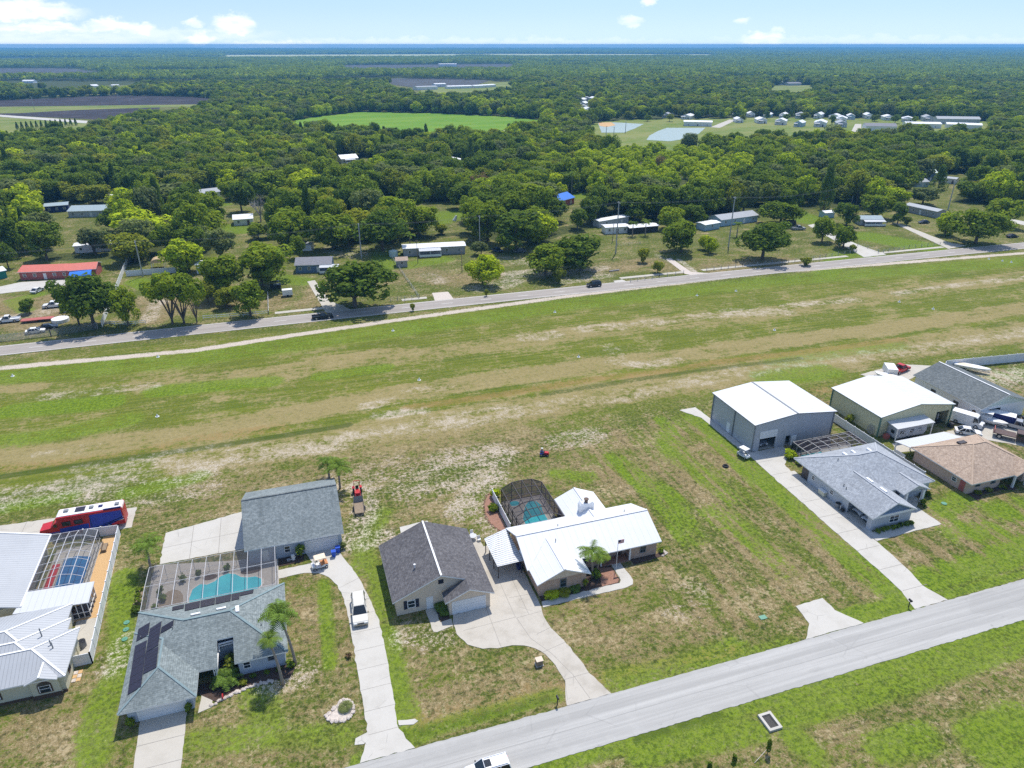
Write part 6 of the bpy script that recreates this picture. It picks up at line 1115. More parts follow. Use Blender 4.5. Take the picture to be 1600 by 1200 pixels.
def rider(label, loc, rz):
    pts = {'pelvis': (-.5, 0, .72, .15, .13), 'belly': (-.52, 0, .9, .14, .12), 'chest': (-.5, 0, 1.1, .17, .13), 'neck': (-.48, 0, 1.28, .065, .065), 'chin': (-.44, 0, 1.36, .08, .08), 'head': (-.45, 0, 1.46, .1, .105), 'crown': (-.46, 0, 1.55, .075, .08)}
    ed = [('pelvis', 'belly'), ('belly', 'chest'), ('chest', 'neck'), ('neck', 'chin'), ('chin', 'head'), ('head', 'crown')]
    for s, n_ in ((-1, 'r'), (1, 'l')):
        for nm, x, y, z, r in (('sho', -.5, .2, 1.2, .07), ('elb', -.36, .27, .97, .05), ('wri', -.12, .16, .93, .032), ('palm', -.05, .14, .93, .036), ('hip', -.46, .1, .68, .1), ('knee', -.08, .15, .72, .075), ('ank', .08, .17, .4, .05), ('toe', .22, .18, .36, .045)): pts[nm + n_] = (x, s * y, z, r, r)
        ed += [('chest', 'sho' + n_), ('sho' + n_, 'elb' + n_), ('elb' + n_, 'wri' + n_), ('wri' + n_, 'palm' + n_), ('pelvis', 'hip' + n_), ('hip' + n_, 'knee' + n_), ('knee' + n_, 'ank' + n_), ('ank' + n_, 'toe' + n_)]
        for k, (dy, l) in enumerate(((-.027, .075), (-.009, .085), (.009, .08), (.027, .065))):
            pts['f%d%s' % (k, n_)] = (-.02, s * .14 + dy, .95, .009, .009); pts['g%d%s' % (k, n_)] = (-.02 + l * .4, s * .14 + dy, .93 - l * .3, .008, .008); ed += [('palm' + n_, 'f%d%s' % (k, n_)), ('f%d%s' % (k, n_), 'g%d%s' % (k, n_))]
        pts['th' + n_] = (-.04, s * .09, .95, .01, .01); ed.append(('palm' + n_, 'th' + n_))
    ks = list(pts); me = bpy.data.meshes.new('person'); me.from_pydata([pts[k][:3] for k in ks], [(ks.index(a), ks.index(b)) for a, b in ed], [])
    o = bpy.data.objects.new('person', me); COL.objects.link(o); sk = o.modifiers.new('Skin', 'SKIN')
    for i, k in enumerate(ks): me.skin_vertices[0].data[i].radius = pts[k][3:5]
    me.skin_vertices[0].data[0].use_root = True; sb = o.modifiers.new('Sub', 'SUBSURF'); sb.levels = sb.render_levels = 2
    m, nt, out = newmat('rider_cloth_and_skin'); n = N(nt); z = n('ShaderNodeSeparateXYZ', i={0: n('ShaderNodeTexCoord').outputs['Object']}).outputs
    top = n.math('GREATER_THAN', z[2], 1.3); hand = n.math('MULTIPLY', n.math('GREATER_THAN', z[0], -.2), n.math('GREATER_THAN', z[2], .84)); leg = n.math('LESS_THAN', z[2], .8)
    c = n.mix(leg, (.015, .02, .2), (.02, .07, .2)); c = n.mix(n.math('MAXIMUM', top, hand), c, (.5, .3, .22)); bsdf(n, out, c, .8); me.materials.append(m)
    tag(o, label, 'person'); h = MB(); h.tube((-.46, 0, 1.52), (-.46, 0, 1.6), .13, 12, .09).tube((-.45, 0, 1.515), (-.45, 0, 1.53), .21, 14); hh = h.build('sun_hat', M['white']); hh.parent = o
    f = MB(); f.ball((-.345, 0, 1.45), .02, .014, .022, 6, 4); [f.ball((-.355, s * .035, 1.475), .012, .014, .01, 6, 4, 1) for s in (-1, 1)]; f.box(-.36, -.35, -.025, .025, 1.395, 1.402, 1); [f.ball((-.45, s * .1, 1.45), .022, .014, .034, 6, 4) for s in (-1, 1)]; ff = f.build('face', [M['skin'], M['black']]); ff.parent = o
    o.location = loc; o.rotation_euler = (0, 0, rz); return o
rider('person in blue shirt and white sun hat seated on the red mower', (41.2, 107.7, 0), R(-25))

# ================================================================ HOUSES, SHEDS AND POLES BEYOND THE COUNTY ROAD
def simple_house(name, label, cat, L, D, ze, zr, wall, roof, loc=(0, 0, 0), rz=0, nwin=3, group=None, oh=.35, dr=True, axis='x', porch=None, trim='white', wg='white'):
    t = thing(name, label, cat, group=group); w = MB(); w.box(0, L, 0, D, 0, ze - .12)
    if axis == 'x': tri_wall(w, 'x', 0, 0, D, ze - .12, zr - .2); tri_wall(w, 'x', L - .12, 0, D, ze - .12, zr - .2)
    else: tri_wall(w, 'y', 0, 0, L, ze - .12, zr - .2); tri_wall(w, 'y', D - .12, 0, L, ze - .12, zr - .2)
    w.build('wall', M[wall], t); r = MB()
    if axis == 'x': gable(r, 'x', -oh, L + oh, -oh, D + oh, ze, zr, .15)
    else: gable(r, 'y', -oh, D + oh, -oh, L + oh, ze, zr, .15)
    r.build('roof', [M[roof], M[trim]], t)
    if nwin:
        for k in range(nwin):
            u = L * (k + .5) / nwin - .5
            if dr and k == nwin // 2: door(t, 'f', 0, u + .1, M['white' if wall not in ('white',) else 'brown'])
            else: win(t, 'f', 0, u, 1.0, 1.0, 1.1, wg)
    if porch:
        p0, p1, pd = porch; q = MB(); q.add([(p0, -pd, ze - .55), (p1, -pd, ze - .55), (p1, .05, ze - .1), (p0, .05, ze - .1), (p0, -pd, ze - .65), (p1, -pd, ze - .65), (p1, .05, ze - .2), (p0, .05, ze - .2)], [[0, 1, 2, 3], [7, 6, 5, 4], [0, 4, 5, 1], [1, 5, 6, 2], [2, 6, 7, 3], [3, 7, 4, 0]]); q.build('porch_roof', M['lean'], t)
        for x in (p0 + .1, (p0 + p1) / 2, p1 - .1): MB().box(x - .06, x + .06, -pd + .05, -pd + .17, 0, ze - .6).build('porch_post', M['white'], t)
        MB().box(p0, p1, -pd, 0, 0, .3).build('porch_deck', M['wood'], t); MB().box(p0, p1, -pd, -pd + .06, .3, 1.1).build('porch_rail', M['white'], t)
    return place(t, loc, rz)
def hp(name, label, cat, fl, fr, D, ze, zr, wall, roof, **kw):
    a = P(*fl); b = P(*fr); d = b - a; return simple_house(name, label, cat, d.length, D, ze, zr, wall, roof, (a.x, a.y, 0), math.atan2(d.y, d.x), **kw)
M['whitepitch'] = ribbed('white_sheet_roof', (.8, .81, .82), .6, 'x', .9, .45, 0, .1, .05); M['greypitch'] = plain('grey_sheet_roof', (.33, .35, .37), .6, .12); M['slatepitch'] = plain('slate_sheet_roof', (.2, .2, .22), .8, .2); M['blueroof'] = plain('grey_blue_roof', (.3, .37, .4), .7, .12)
hp('mobile_home', 'coral roofed brick red mobile home at the left', 'house', (33, 438), (110, 435), 8, 2.8, 4.0, 'redwall', 'redroof', nwin=5)
hp('house_annex', 'coral roofed annex joined to the red mobile home behind the blue canopy', 'house', (112, 436), (152, 433), 8, 2.9, 4.2, 'redwall', 'redroof', nwin=0)
t = thing('canopy', 'bright blue arched canopy in front of the coral roofed annex', 'canopy'); c = MB(); n_ = 8; c.loft([[(x, 3.0 * math.cos(math.pi * k / n_), 2.1 + .8 * math.sin(math.pi * k / n_)) for k in range(n_ + 1)] + [(x, 2.9 * math.cos(math.pi * k / n_), 2.0 + .8 * math.sin(math.pi * k / n_)) for k in range(n_, -1, -1)] for x in (-3.2, 3.2)]); c.build('cover', M['tarp'], t); [MB().tube((x, y, 0), (x, y, 2.1), .05, 6).build('post', M['steel'], t) for x in (-3, 3) for y in (-2.9, 2.9)]; q = P(129, 438); place(t, (q.x, q.y, 0), R(8))
hp('shed', 'teal green shed with pale roof at the left edge', 'shed', (-8, 438), (12, 434), 6, 2.6, 3.4, 'tealgreen', 'whitepitch', nwin=0)
hp('house', 'slate blue house with dark grey roof behind the roadside trees', 'house', (463, 427), (518, 425), 9, 2.8, 4.3, 'bluewall', 'slatepitch', nwin=4, porch=(8.0, 14.5, 2.2))
hp('mobile_home', 'long grey mobile home with white roof and front porch', 'house', (631, 401), (727, 396), 6, 3.0, 3.5, 'greyshed', 'whitepitch', nwin=5, porch=(5.5, 13.5, 3.0), dr=False)
hp('shed', 'small grey shed with tan roof at the fence corner', 'shed', (620, 418), (637, 417), 4, 2.4, 3.2, 'greyshed', 'sh_tan', nwin=1, dr=False)
hp('mobile_home', 'white trailer home with white roof by the two palms', 'house', (946, 366), (982, 364), 5, 2.8, 3.1, 'white', 'whitepitch', nwin=3); hp('mobile_home', 'white trailer home tucked behind the trailer home by two palms', 'house', (936, 356), (982, 348), 4, 2.8, 3.1, 'lgrey', 'whitepitch', nwin=2)
hp('open_shed', 'white roofed lean-to with solid black walls beside the trailer home', 'shed', (984, 366), (1028, 362), 5, 2.6, 3.0, 'black', 'whitepitch', nwin=0)  # closed black walls all round, nothing modelled inside
hp('house', 'pale blue house with long grey roof before the tall wood', 'house', (1126, 354), (1183, 346), 8, 2.8, 4.2, 'ltbluewall', 'greypitch', nwin=4); hp('shed', 'blue shed with white roof left of the pale blue house', 'shed', (1101, 361), (1124, 357), 5, 2.6, 3.0, 'ltbluewall', 'whitepitch', nwin=1, dr=False)
hp('house', 'low house with blue grey roof and porch at the green pasture', 'house', (1343, 352), (1378, 352), 6, 2.6, 3.6, 'lgrey', 'blueroof', nwin=3, porch=(1, 10, 2.5)); hp('mobile_home', 'long grey mobile home behind the green pasture', 'house', (1412, 330), (1462, 341), 6, 3.0, 3.7, 'greyshed', 'greypitch', nwin=5); hp('shed', 'small shed with pale teal roof among trees by the pasture', 'shed', (1288, 341), (1303, 340), 4, 2.4, 3, 'ltbluewall', 'whitepitch', nwin=0)
hp('house', 'house with pale green roof showing above the cypress tree', 'house', (1444, 283), (1462, 283), 8, 4.6, 6, 'bluewall', 'mint', nwin=3); hp('house', 'grey house below the pale green roof', 'house', (1432, 293), (1450, 292), 7, 2.8, 4.0, 'ltbluewall', 'greypitch', nwin=3); hp('shed', 'long white shed right of the cypress tree', 'shed', (1474, 286), (1492, 288), 6, 2.8, 3.4, 'white', 'greypitch', nwin=2)
hp('house', 'blue grey roofed house in the clearing at left', 'house', (108, 340), (178, 338), 12, 2.8, 4.2, 'lgrey', 'blueroof', nwin=5); hp('screen_house', 'dark screened pool house at the left clearing', 'pool enclosure', (72, 333), (108, 330), 8, 3.0, 3.6, 'navy', 'blueroof', nwin=3, dr=False)
hp('house', 'small house with white hip roof in the grassy gap', 'house', (366, 353), (396, 351), 8, 2.7, 4.0, 'white', 'whitepitch', nwin=2); hp('house', 'white roofed cottage on its lawn deep in the wood', 'house', (534, 256), (560, 254), 10, 3.0, 5.0, 'cream', 'whitepitch', nwin=3, porch=(2, 9, 2.5)); hp('metal_barn', 'white metal barn standing alone in the wood', 'barn', (708, 264), (735, 262), 16, 3.6, 5.0, 'ltbluewall', 'whitepitch', nwin=0, axis='y')
hp('house', 'shabby house under a bright blue tarpaulin roof', 'house', (876, 324), (897, 318), 9, 3.0, 5.2, 'redwall', 'tarp', nwin=2); hp('shed', 'dark open shed in the dirt yard among trunks', 'shed', (473, 392), (487, 392), 4, 2.4, 3.0, 'white', 'greypitch', nwin=0)
hp('house', 'grey roofed house half hidden by oaks at left', 'house', (310, 312), (345, 308), 9, 2.8, 4.2, 'white', 'greypitch', nwin=3); hp('mobile_home', 'white trailer with tall side by the lime green tree', 'trailer', (308, 428), (330, 428), 5, 3.2, 3.6, 'white', 'whitepitch', nwin=2); hp('house', 'white flat trailer home glimpsed behind the red mobile home', 'house', (118, 396), (176, 392), 5, 2.8, 3.2, 'white', 'whitepitch', nwin=3); hp('shed', 'white garden shed by the back fence at left', 'shed', (172, 313), (187, 311), 4, 2.4, 3, 'white', 'whitepitch', nwin=1, dr=False)
q = P(615, 400); t = thing('water_tank', 'round white tank beside the grey mobile home', 'tank', (q.x, q.y, 0)); MB().tube((q.x, q.y, 0), (q.x, q.y, 2.0), 1.6, 16).build('tank_body', M['mint'], t); MB().tube((q.x, q.y, 2.0), (q.x, q.y, 2.3), 1.6, 16, .3).build('lid', M['mint'], t)
q = P(249, 418); t = thing('gazebo', 'orange roofed arched gazebo behind the pale fence', 'gazebo', (q.x, q.y, 0)); c = MB(); c.loft([[(q.x + 2.2 * math.cos(math.pi * k / 8), q.y + y_, 2.2 + 1.3 * math.sin(math.pi * k / 8)) for k in range(9)] for y_ in (-2, 2)]); c.build('roof', M['orangecan'], t); [MB().box(q.x + x - .08, q.x + x + .08, q.y + y_ - .08, q.y + y_ + .08, 0, 2.3).build('post', M['white'], t) for x in (-2, 2) for y_ in (-1.8, 1.8)]
q = P(450, 464); t = thing('farm_gate_trailer', 'small white box trailer by the roadside oaks', 'trailer', (q.x, q.y, 0)); MB().box(q.x - 1.5, q.x + 1.5, q.y, q.y + 1.8, .5, 2.2).build('body', M['white'], t); MB().tube((q.x, q.y - .1, .35), (q.x, q.y + .1, .35), .35, 10).build('wheel', M['rubber'], t)
q = P(432, 452); t = thing('farm_vehicle', 'black canopied farm vehicle under the roadside oaks', 'vehicle', (q.x, q.y, 0)); MB().box(q.x - 1.8, q.x + 1.5, q.y, q.y + 1.7, .5, 1.4).build('body', CB, t); MB().box(q.x - 1.6, q.x + 1.2, q.y + .1, q.y + 1.6, 2.3, 2.4).build('canopy', CB, t); [MB().box(q.x + x - .05, q.x + x + .05, q.y + y_ - .05, q.y + y_ + .05, 1.4, 2.3).build('post', CB, t) for x in (-1.5, 1.1) for y_ in (.2, 1.5)]; [MB().tube((q.x + x, q.y - .05, .4), (q.x + x, q.y + .2, .4), .4, 10).build('wheel', M['rubber'], t) for x in (-1.1, 1)]
q = P(58, 504); t = thing('flat_trailer', 'rusty flat trailer in the dirt lot behind the stockade fence', 'trailer', (q.x, q.y, 0)); MB().box(q.x - 4, q.x + 4, q.y, q.y + 2.2, .6, .8).build('deck', M['redwall'], t); [MB().tube((q.x + x, q.y - .05, .4), (q.x + x, q.y + .2, .4), .4, 10).build('wheel', M['rubber'], t) for x in (.5, 1.5)]
q = P(95, 502); tag(MB().tube((q.x, q.y, 0), (q.x, q.y, .9), 2.2, 20).build('paddling_pool', M['white']), 'round white paddling pool in the dirt lot', 'pool')
q = P(102, 487); t = thing('scrap_heap', 'dark heap of scrap beside the dense double tree', 'scrap heap', (q.x, q.y, 0)); [MB().box(q.x + rnd.uniform(-2, 2), q.x + rnd.uniform(2, 3), q.y + rnd.uniform(-1.5, 0), q.y + rnd.uniform(.3, 1.5), 0, rnd.uniform(.6, 1.6)).build('scrap', M[k], t) for k in ('black', 'redwall', 'steel', 'wood', 'black')]
def hz(px, vt):
    p = P(*px); lo, hi = 0, 40
    for _ in range(40):
        m_ = (lo + hi) / 2
        if proj((p.x, p.y, m_))[1] > vt: lo = m_
        else: hi = m_
    return p, lo
POLES = []
for k, (u, v, vt, lab) in enumerate(((223.6, 432, 376, 'pale utility pole behind the white yard fence, leftmost along the road'), (565, 404, 349, 'utility pole behind the big roadside oak'), (750, 390, 337, 'utility pole just right of the long white roofed mobile home'), (962, 396, 313, 'tall pale utility pole in the pasture left of the trailer home'), (1138, 386, 302, 'tall utility pole leaning by the pale blue house'), (1330, 320, 287, 'utility pole above the trees at the green pasture'), (1481, 328, 282, 'utility pole by the long grey mobile home'))):
    p, h = hz((u, v), vt); h = min(h, 19); t = thing('utility_pole', lab, 'utility pole', (p.x, p.y, 0)); MB().tube(p, p + Vector((0, 0, h)), .26, 8, .17).build('shaft', M['steel'], t)
    MB().bar((p.x, p.y - .9, h - .5), (p.x, p.y + .9, h - .5), .14).build('crossarm', M['steel'], t); [MB().tube((p.x, p.y + y, h - .43), (p.x, p.y + y, h - .2), .07, 6).build('insulator', M['white'], t) for y in (-.8, 0, .8)]; POLES.append((p.x, p.y, h))
for k, dy in enumerate((-.8, 0, .8)):
    pts = [(-170, 262, 14)] + POLES + [(420, 262, 15)]; w = MB()
    for a, b in zip(pts[:-1], pts[1:]):
        L = math.dist(a[:2], b[:2]); prev = None
        for i in range(13):
            s = i / 12; q = (a[0] + (b[0] - a[0]) * s, a[1] + (b[1] - a[1]) * s + dy, a[2] + (b[2] - a[2]) * s - .2 - 4 * s * (1 - s) * L * .018)
            if prev: w.tube(prev, q, .013, 4, None, 0, False)
            prev = q
    tag(w.build('power_line', M['greytrim'], None, fix=False), ['front', 'middle', 'rear'][k] + ' power line strung along the utility poles', 'power line')
for u, v, vt in ((653, 412, 375), (722, 425, 391), (794, 392, 366), (957, 378, 350), (1007, 300, 290)):
    p, h = hz((u, v), vt); t = thing('wooden_pole', {653: 'thin pole by the small grey shed', 722: 'thin dark pole in front of the white roofed mobile home', 794: 'short wooden pole right of the parked blue car', 957: 'short wooden pole by the white trailer home', 1007: 'thin pole in the lime green wood'}[u], 'pole', (p.x, p.y, 0)); MB().tube(p, p + Vector((0, 0, h)), .13, 6, .09).build('shaft', M['wood'], t); MB().bar((p.x - .5, p.y, h - .3), (p.x + .5, p.y, h - .3), .1).build('crossarm', M['wood'], t)
def post_fence(label, px, gap=3.0, h=1.25, mat='greywood', rail=None, name='wire_fence', pr=.06):
    pts = [P(*q) for q in px]; t = thing(name, label, 'fence', pts[0]); w = MB()
    for a, b in zip(pts[:-1], pts[1:]):
        d = b - a; n = max(1, round(d.length / gap))
        for i in range(n + 1):
            c = a + d * i / n; hh = h * rnd.uniform(.9, 1.1); MB().box(c.x - pr, c.x + pr, c.y - pr, c.y + pr, 0, hh).build('post', M[mat], t)
        for z in ((.3, .7, 1.1) if rail is None else rail): w.bar(a + Vector((0, 0, z)), b + Vector((0, 0, z)), .03 if rail is None else .05, .03 if rail is None else .15)
    w.build('wire' if rail is None else 'rail', M['steel' if rail is None else mat], t); return t
post_fence('wire fence with grey posts running back from the road past the small shed', [(608, 398), (622, 418), (655, 466)]); post_fence('short wire fence along the road between big oak and sandy drive', [(610, 472), (655, 466)], 2.5); post_fence('wire fence along the road in front of the twin oaks pasture', [(985, 441), (1030, 434), (1068, 428)], 3); post_fence('wire fence along the road right of the long sandy track', [(1104, 424), (1160, 416), (1218, 410)], 3); post_fence('weedy wire fence along the road before the ranch driveway', [(1222, 412), (1290, 402), (1338, 394)], 3); post_fence('wire fence along the front of the bright green pasture', [(1372, 396), (1420, 388), (1478, 382)], 3); post_fence('dark gate posts and wire at the pasture driveway', [(1340, 384), (1372, 394)], 4); post_fence('wire fence in the pasture left of the thin palms', [(965, 385), (1000, 382)], 4)
post_fence('white rail fence along the road below the vase shaped trees', [(163, 507), (196, 509), (228, 506)], 3, 1.2, 'white', (.5, 1.05), 'rail_fence'); post_fence('white rail fence along the road beneath the roadside oaks', [(318, 499), (360, 496), (420, 491)], 3, 1.2, 'white', (.5, 1.05), 'rail_fence'); post_fence('white rail side fence running back beside the small white trailer', [(420, 491), (419, 462)], 3, 1.2, 'white', (.5, 1.05), 'rail_fence')
a, b = P(203, 402), P(160, 511); vinyl_fence('long white fence running back from the road past the dense double tree', [(a.x, a.y), (b.x, b.y)], 1.9, 'vinyl', 5); a, b = P(198, 432), P(275, 426); vinyl_fence('pale blue white fence across the yard behind the utility pole', [(a.x, a.y), (b.x, b.y)], 2.0, 'vinyl', 5)
def stockade(label, px, h=1.9):
    pts = [P(*q) for q in px]; t = thing('stockade_fence', label, 'fence', pts[0]); w = MB()
    for a, b in zip(pts[:-1], pts[1:]):
        d = b - a; n = int(d.length / .3); e = d.normalized() * .14
        for i in range(n): c = a + d * (i + .5) / n; hh = h + rnd.uniform(-.12, .12); w.bar(c + Vector((0, 0, 0)), c + Vector((0, 0, hh)), .27, .05)
        m_ = max(1, int(d.length / 8)); [MB().box((a + d * i / m_).x - .08, (a + d * i / m_).x + .08, (a + d * i / m_).y + .06, (a + d * i / m_).y + .22, 0, h).build('post', M['greywood'], t) for i in range(m_ + 1)]
    w.build('boards', M['greywood'], t)
stockade('weathered grey stockade fence beside the road at the left edge', [(-40, 541), (0, 534), (80, 525), (153, 514)])
for i, (u, v) in enumerate(((247, 558), (614, 517), (867, 488), (1089, 462), (1150, 455), (1545, 405), (1566, 408), (1580, 410), (246, 651), (655, 594), (904, 558), (1210, 516), (1458, 483), (1405, 472), (20, 588))):
    q = P(u, v); t = thing('runway_marker', 'small white runway marker cone standing in the airstrip grass', 'marker', (q.x, q.y, 0), 'white airstrip markers'); MB().tube(q, q + Vector((0, 0, .06)), .4, 10).build('base', M['white'], t); MB().tube(q + Vector((0, 0, .06)), q + Vector((0, 0, .6)), .28, 10, .06).build('cone', M['white'], t)
for k, (u, v, l) in enumerate(((960, 424, 'pale log lying in the pasture by the twin oaks'), (895, 418, 'white board lying under the twin oaks'), (630, 340, 'pale fallen log on the lawn in the wood'))):
    q = P(u, v); tag(MB().tube((q.x - 2, q.y, .25), (q.x + 2, q.y + .5, .25), .25, 8).build('log', M['deadbark']), l, 'log')
q = P(710, 345); tag(MB().tube((q.x, q.y, 0), (q.x + 1, q.y, 2.2), .9, 10, .4).build('lawn_sculpture', M['white']), 'white teardrop object standing on the lawn in the wood', 'ornament')

# ================================================================ FAR FIELDS, PONDS, HOME PARK
def furrow(name, c1, c2, ang, per):
    m, nt, out = newmat(name); n = N(nt); p = n('ShaderNodeNewGeometry').outputs['Position']
    w = n('ShaderNodeTexWave', i={'Vector': n.mapping(p, (1 / per, 1 / per, 1), rot=(0, 0, R(ang))), 'Scale': .33, 'Distortion': 1.5, 'Detail': 2}); d = n.noise(p, .03, 5, .65)
    bsdf(n, out, n.mix(n.ss(d, .45, .75), n.mix(w.outputs[1], c1, c2), tuple(x * 1.5 for x in c2)), .95, spec=.1); return m
M['furrow'] = furrow('dark_ploughed_rows', (.03, .026, .03), (.062, .052, .055), 20, 3); M['furrow2'] = furrow('grey_ploughed_rows', (.065, .062, .062), (.1, .097, .095), 60, 6)
def fieldmat(name, c1, c2, c3):
    m, nt, out = newmat(name); n = N(nt); p = n('ShaderNodeNewGeometry').outputs['Position']; a = n.noise(n.mapping(p, (.012, .03, 1)), 1, 5, .6); b = n.noise(p, .12, 5, .7)
    bsdf(n, out, n.mix(n.math('MULTIPLY', n.ss(b, .45, .7), .6), n.mix(n.ss(a, .35, .65), c1, c2), c3), .95, spec=.1); return m
M['field'] = fieldmat('bright_pasture', (.11, .24, .015), (.17, .29, .025), (.2, .26, .05)); M['parkgrass'] = fieldmat('park_grass', (.13, .19, .03), (.22, .24, .07), (.28, .25, .12)); M['strawfield'] = fieldmat('straw_field', (.5, .48, .25), (.42, .46, .22), (.5, .45, .3))
def flat(name, label, px, mat, z, cat='field'): return tag(MB().prism(pw(px), -.4, z).build(name, mat), label, cat, kind='structure')
flat('field', 'bright green mown field in the middle of the wood', CLEAR['field_green'], M['field'], .1)
flat('ploughed_field', 'upper strip of dark ploughed field at left', [(-60, 158), (0, 157), (182, 149), (290, 151), (345, 154.5), (325, 163), (0, 167), (-60, 168)], M['furrow'], .1)
flat('field', 'pale green strip between the dark ploughed fields', [(-60, 168), (0, 167), (330, 163), (322, 167), (240, 168), (120, 172), (30, 177), (-60, 178)], M['parkgrass'], .14)
flat('ploughed_field', 'lower strip of dark ploughed field at left', [(-60, 178), (30, 177), (120, 172), (250, 168), (245, 178), (150, 187), (135, 186), (0, 180), (-60, 180)], M['furrow'], .12)
flat('dirt_road', 'white dirt road edging the ploughed field at left', [(-40, 179.5), (0, 179.5), (137, 189), (135, 193), (0, 182.5), (-40, 182)], M['conc_white'], .16, 'road')
flat('field', 'mown verge with the row of small cypresses at left', [(-60, 183), (0, 183), (135, 193), (130, 215), (0, 226), (-60, 228)], M['parkgrass'], .1)
flat('field_path', 'pale track along the corner of the bright green field', [(760, 210), (846, 191), (850, 193), (768, 214)], M['conc_white'], .16, 'path')
flat('ploughed_field', 'far grey ploughed field with the white warehouse', CLEAR['plough_far'], M['furrow2'], .3); flat('ploughed_field', 'far grey ploughed strip at the left edge', CLEAR['plough_left'], M['furrow2'], .3); flat('ploughed_field', 'grey ploughed field behind the far white sheds', [(600, 123), (690, 122), (765, 126), (740, 134), (655, 138), (610, 132)], M['furrow2'], .3)
flat('field', 'straw coloured plain just below the horizon', CLEAR['yellow_far'], M['strawfield'], .5); flat('field', 'small green clearing with farm buildings at right', CLEAR['clearing'], M['parkgrass'], .2); flat('field', 'mown grass around the two ponds and park homes', CLEAR['homes'], M['parkgrass'], .1); flat('field', 'pale ground of the far white sheds', [(655, 138), (740, 133), (800, 127), (806, 137), (740, 147), (660, 146)], M['parkgrass'], .2)
def pond(label, px): q = pw(px); t = thing('pond', label, 'pond', (*q[0], 0)); tag(t, kind='structure'); MB().prism(q, -.4, .2).build('water', M['pond'], t)
pond('small pale pond with sandy bank at the home park', [(934, 192.5), (960, 191.5), (1006, 194), (992, 201), (975, 207.5), (940, 207.5)]); pond('larger pale green pond in front of the home park', [(1015, 212), (1028, 205), (1042, 200), (1102, 200), (1092, 209), (1078, 216), (1047, 221), (1010, 219)])
flat('sand_bank', 'sandy bank at the back of the small pond', [(935, 192), (955, 191.4), (962, 196), (948, 199), (937, 197)], M['tangravel'], .26, 'sand'); flat('park_road', 'grey road through the home park', [(1110, 199), (1140, 187), (1150, 188), (1125, 200)], M['conc'], .2, 'road'); flat('park_road', 'grey road by the long park buildings', [(1330, 206), (1336, 194), (1346, 194), (1345, 207)], M['conc'], .2, 'road')
park = [(960, 176, 0), (952, 184, 1), (983, 183, 0), (1005, 177, 0), (1004, 183, 2), (1022, 179, 0), (1034, 184, 1), (1052, 179, 0), (1064, 186, 0), (1075, 178, 2), (1095, 180, 0), (1118, 180, 0), (1143, 182, 1), (1150, 192, 0), (1168, 183, 0), (1183, 193, 0), (1192, 184, 2), (1217, 184, 0), (1210, 195, 0), (1242, 185, 1), (1240, 198, 2), (1271, 185, 0), (1271, 198, 0), (1294, 186, 0), (1306, 191, 0), (1307, 199, 1), (1323, 187, 2), (1352, 186, 0), (1381, 188, 0), (1408, 190, 0), (1443, 190, 1)]
protos = [simple_house('park_home', '', 'mobile home', 8.5, 14, 3.6, 5.4, w_, r_, nwin=2, group='small homes in the distant park', axis='y', porch=(.5, 4.5, 3)) for w_, r_ in (('white', 'whitepitch'), ('lgrey', 'greypitch'), ('ltbluewall', 'whitepitch'))]
first = [True] * 3; ordn = ['first', 'second', 'third', 'fourth', 'fifth', 'sixth', 'seventh', 'eighth', 'ninth', 'tenth', 'eleventh', 'twelfth', 'thirteenth', 'fourteenth', 'fifteenth', 'sixteenth', 'seventeenth', 'eighteenth', 'nineteenth', 'twentieth', 'twenty-first', 'twenty-second', 'twenty-third']
def ordw(i): return ordn[i] if i < len(ordn) else 'far'
rows = {}; lab = {}
for row, sel in (('back', lambda v: v < 190), ('front', lambda v: v >= 190)):
    for k, h in enumerate(sorted([h for h in park if sel(h[1])])): lab[h] = f"{['white', 'grey', 'pale blue'][h[2]]} park home, {ordw(k)} from the left in the {row} row behind the ponds"
for h in park:
    q = P(h[0], h[1]); rz = -math.atan2(q.x, q.y) + rnd.uniform(-.3, .3); o = protos[h[2]]
    if first[h[2]]: place(o, (q.x, q.y, .1), rz); o['label'] = lab[h]; first[h[2]] = False
    else: clone(o, (q.x, q.y, .1), rz, lab[h], (rnd.uniform(.75, 1.25), rnd.uniform(.7, 1.3), rnd.uniform(.85, 1.1)))
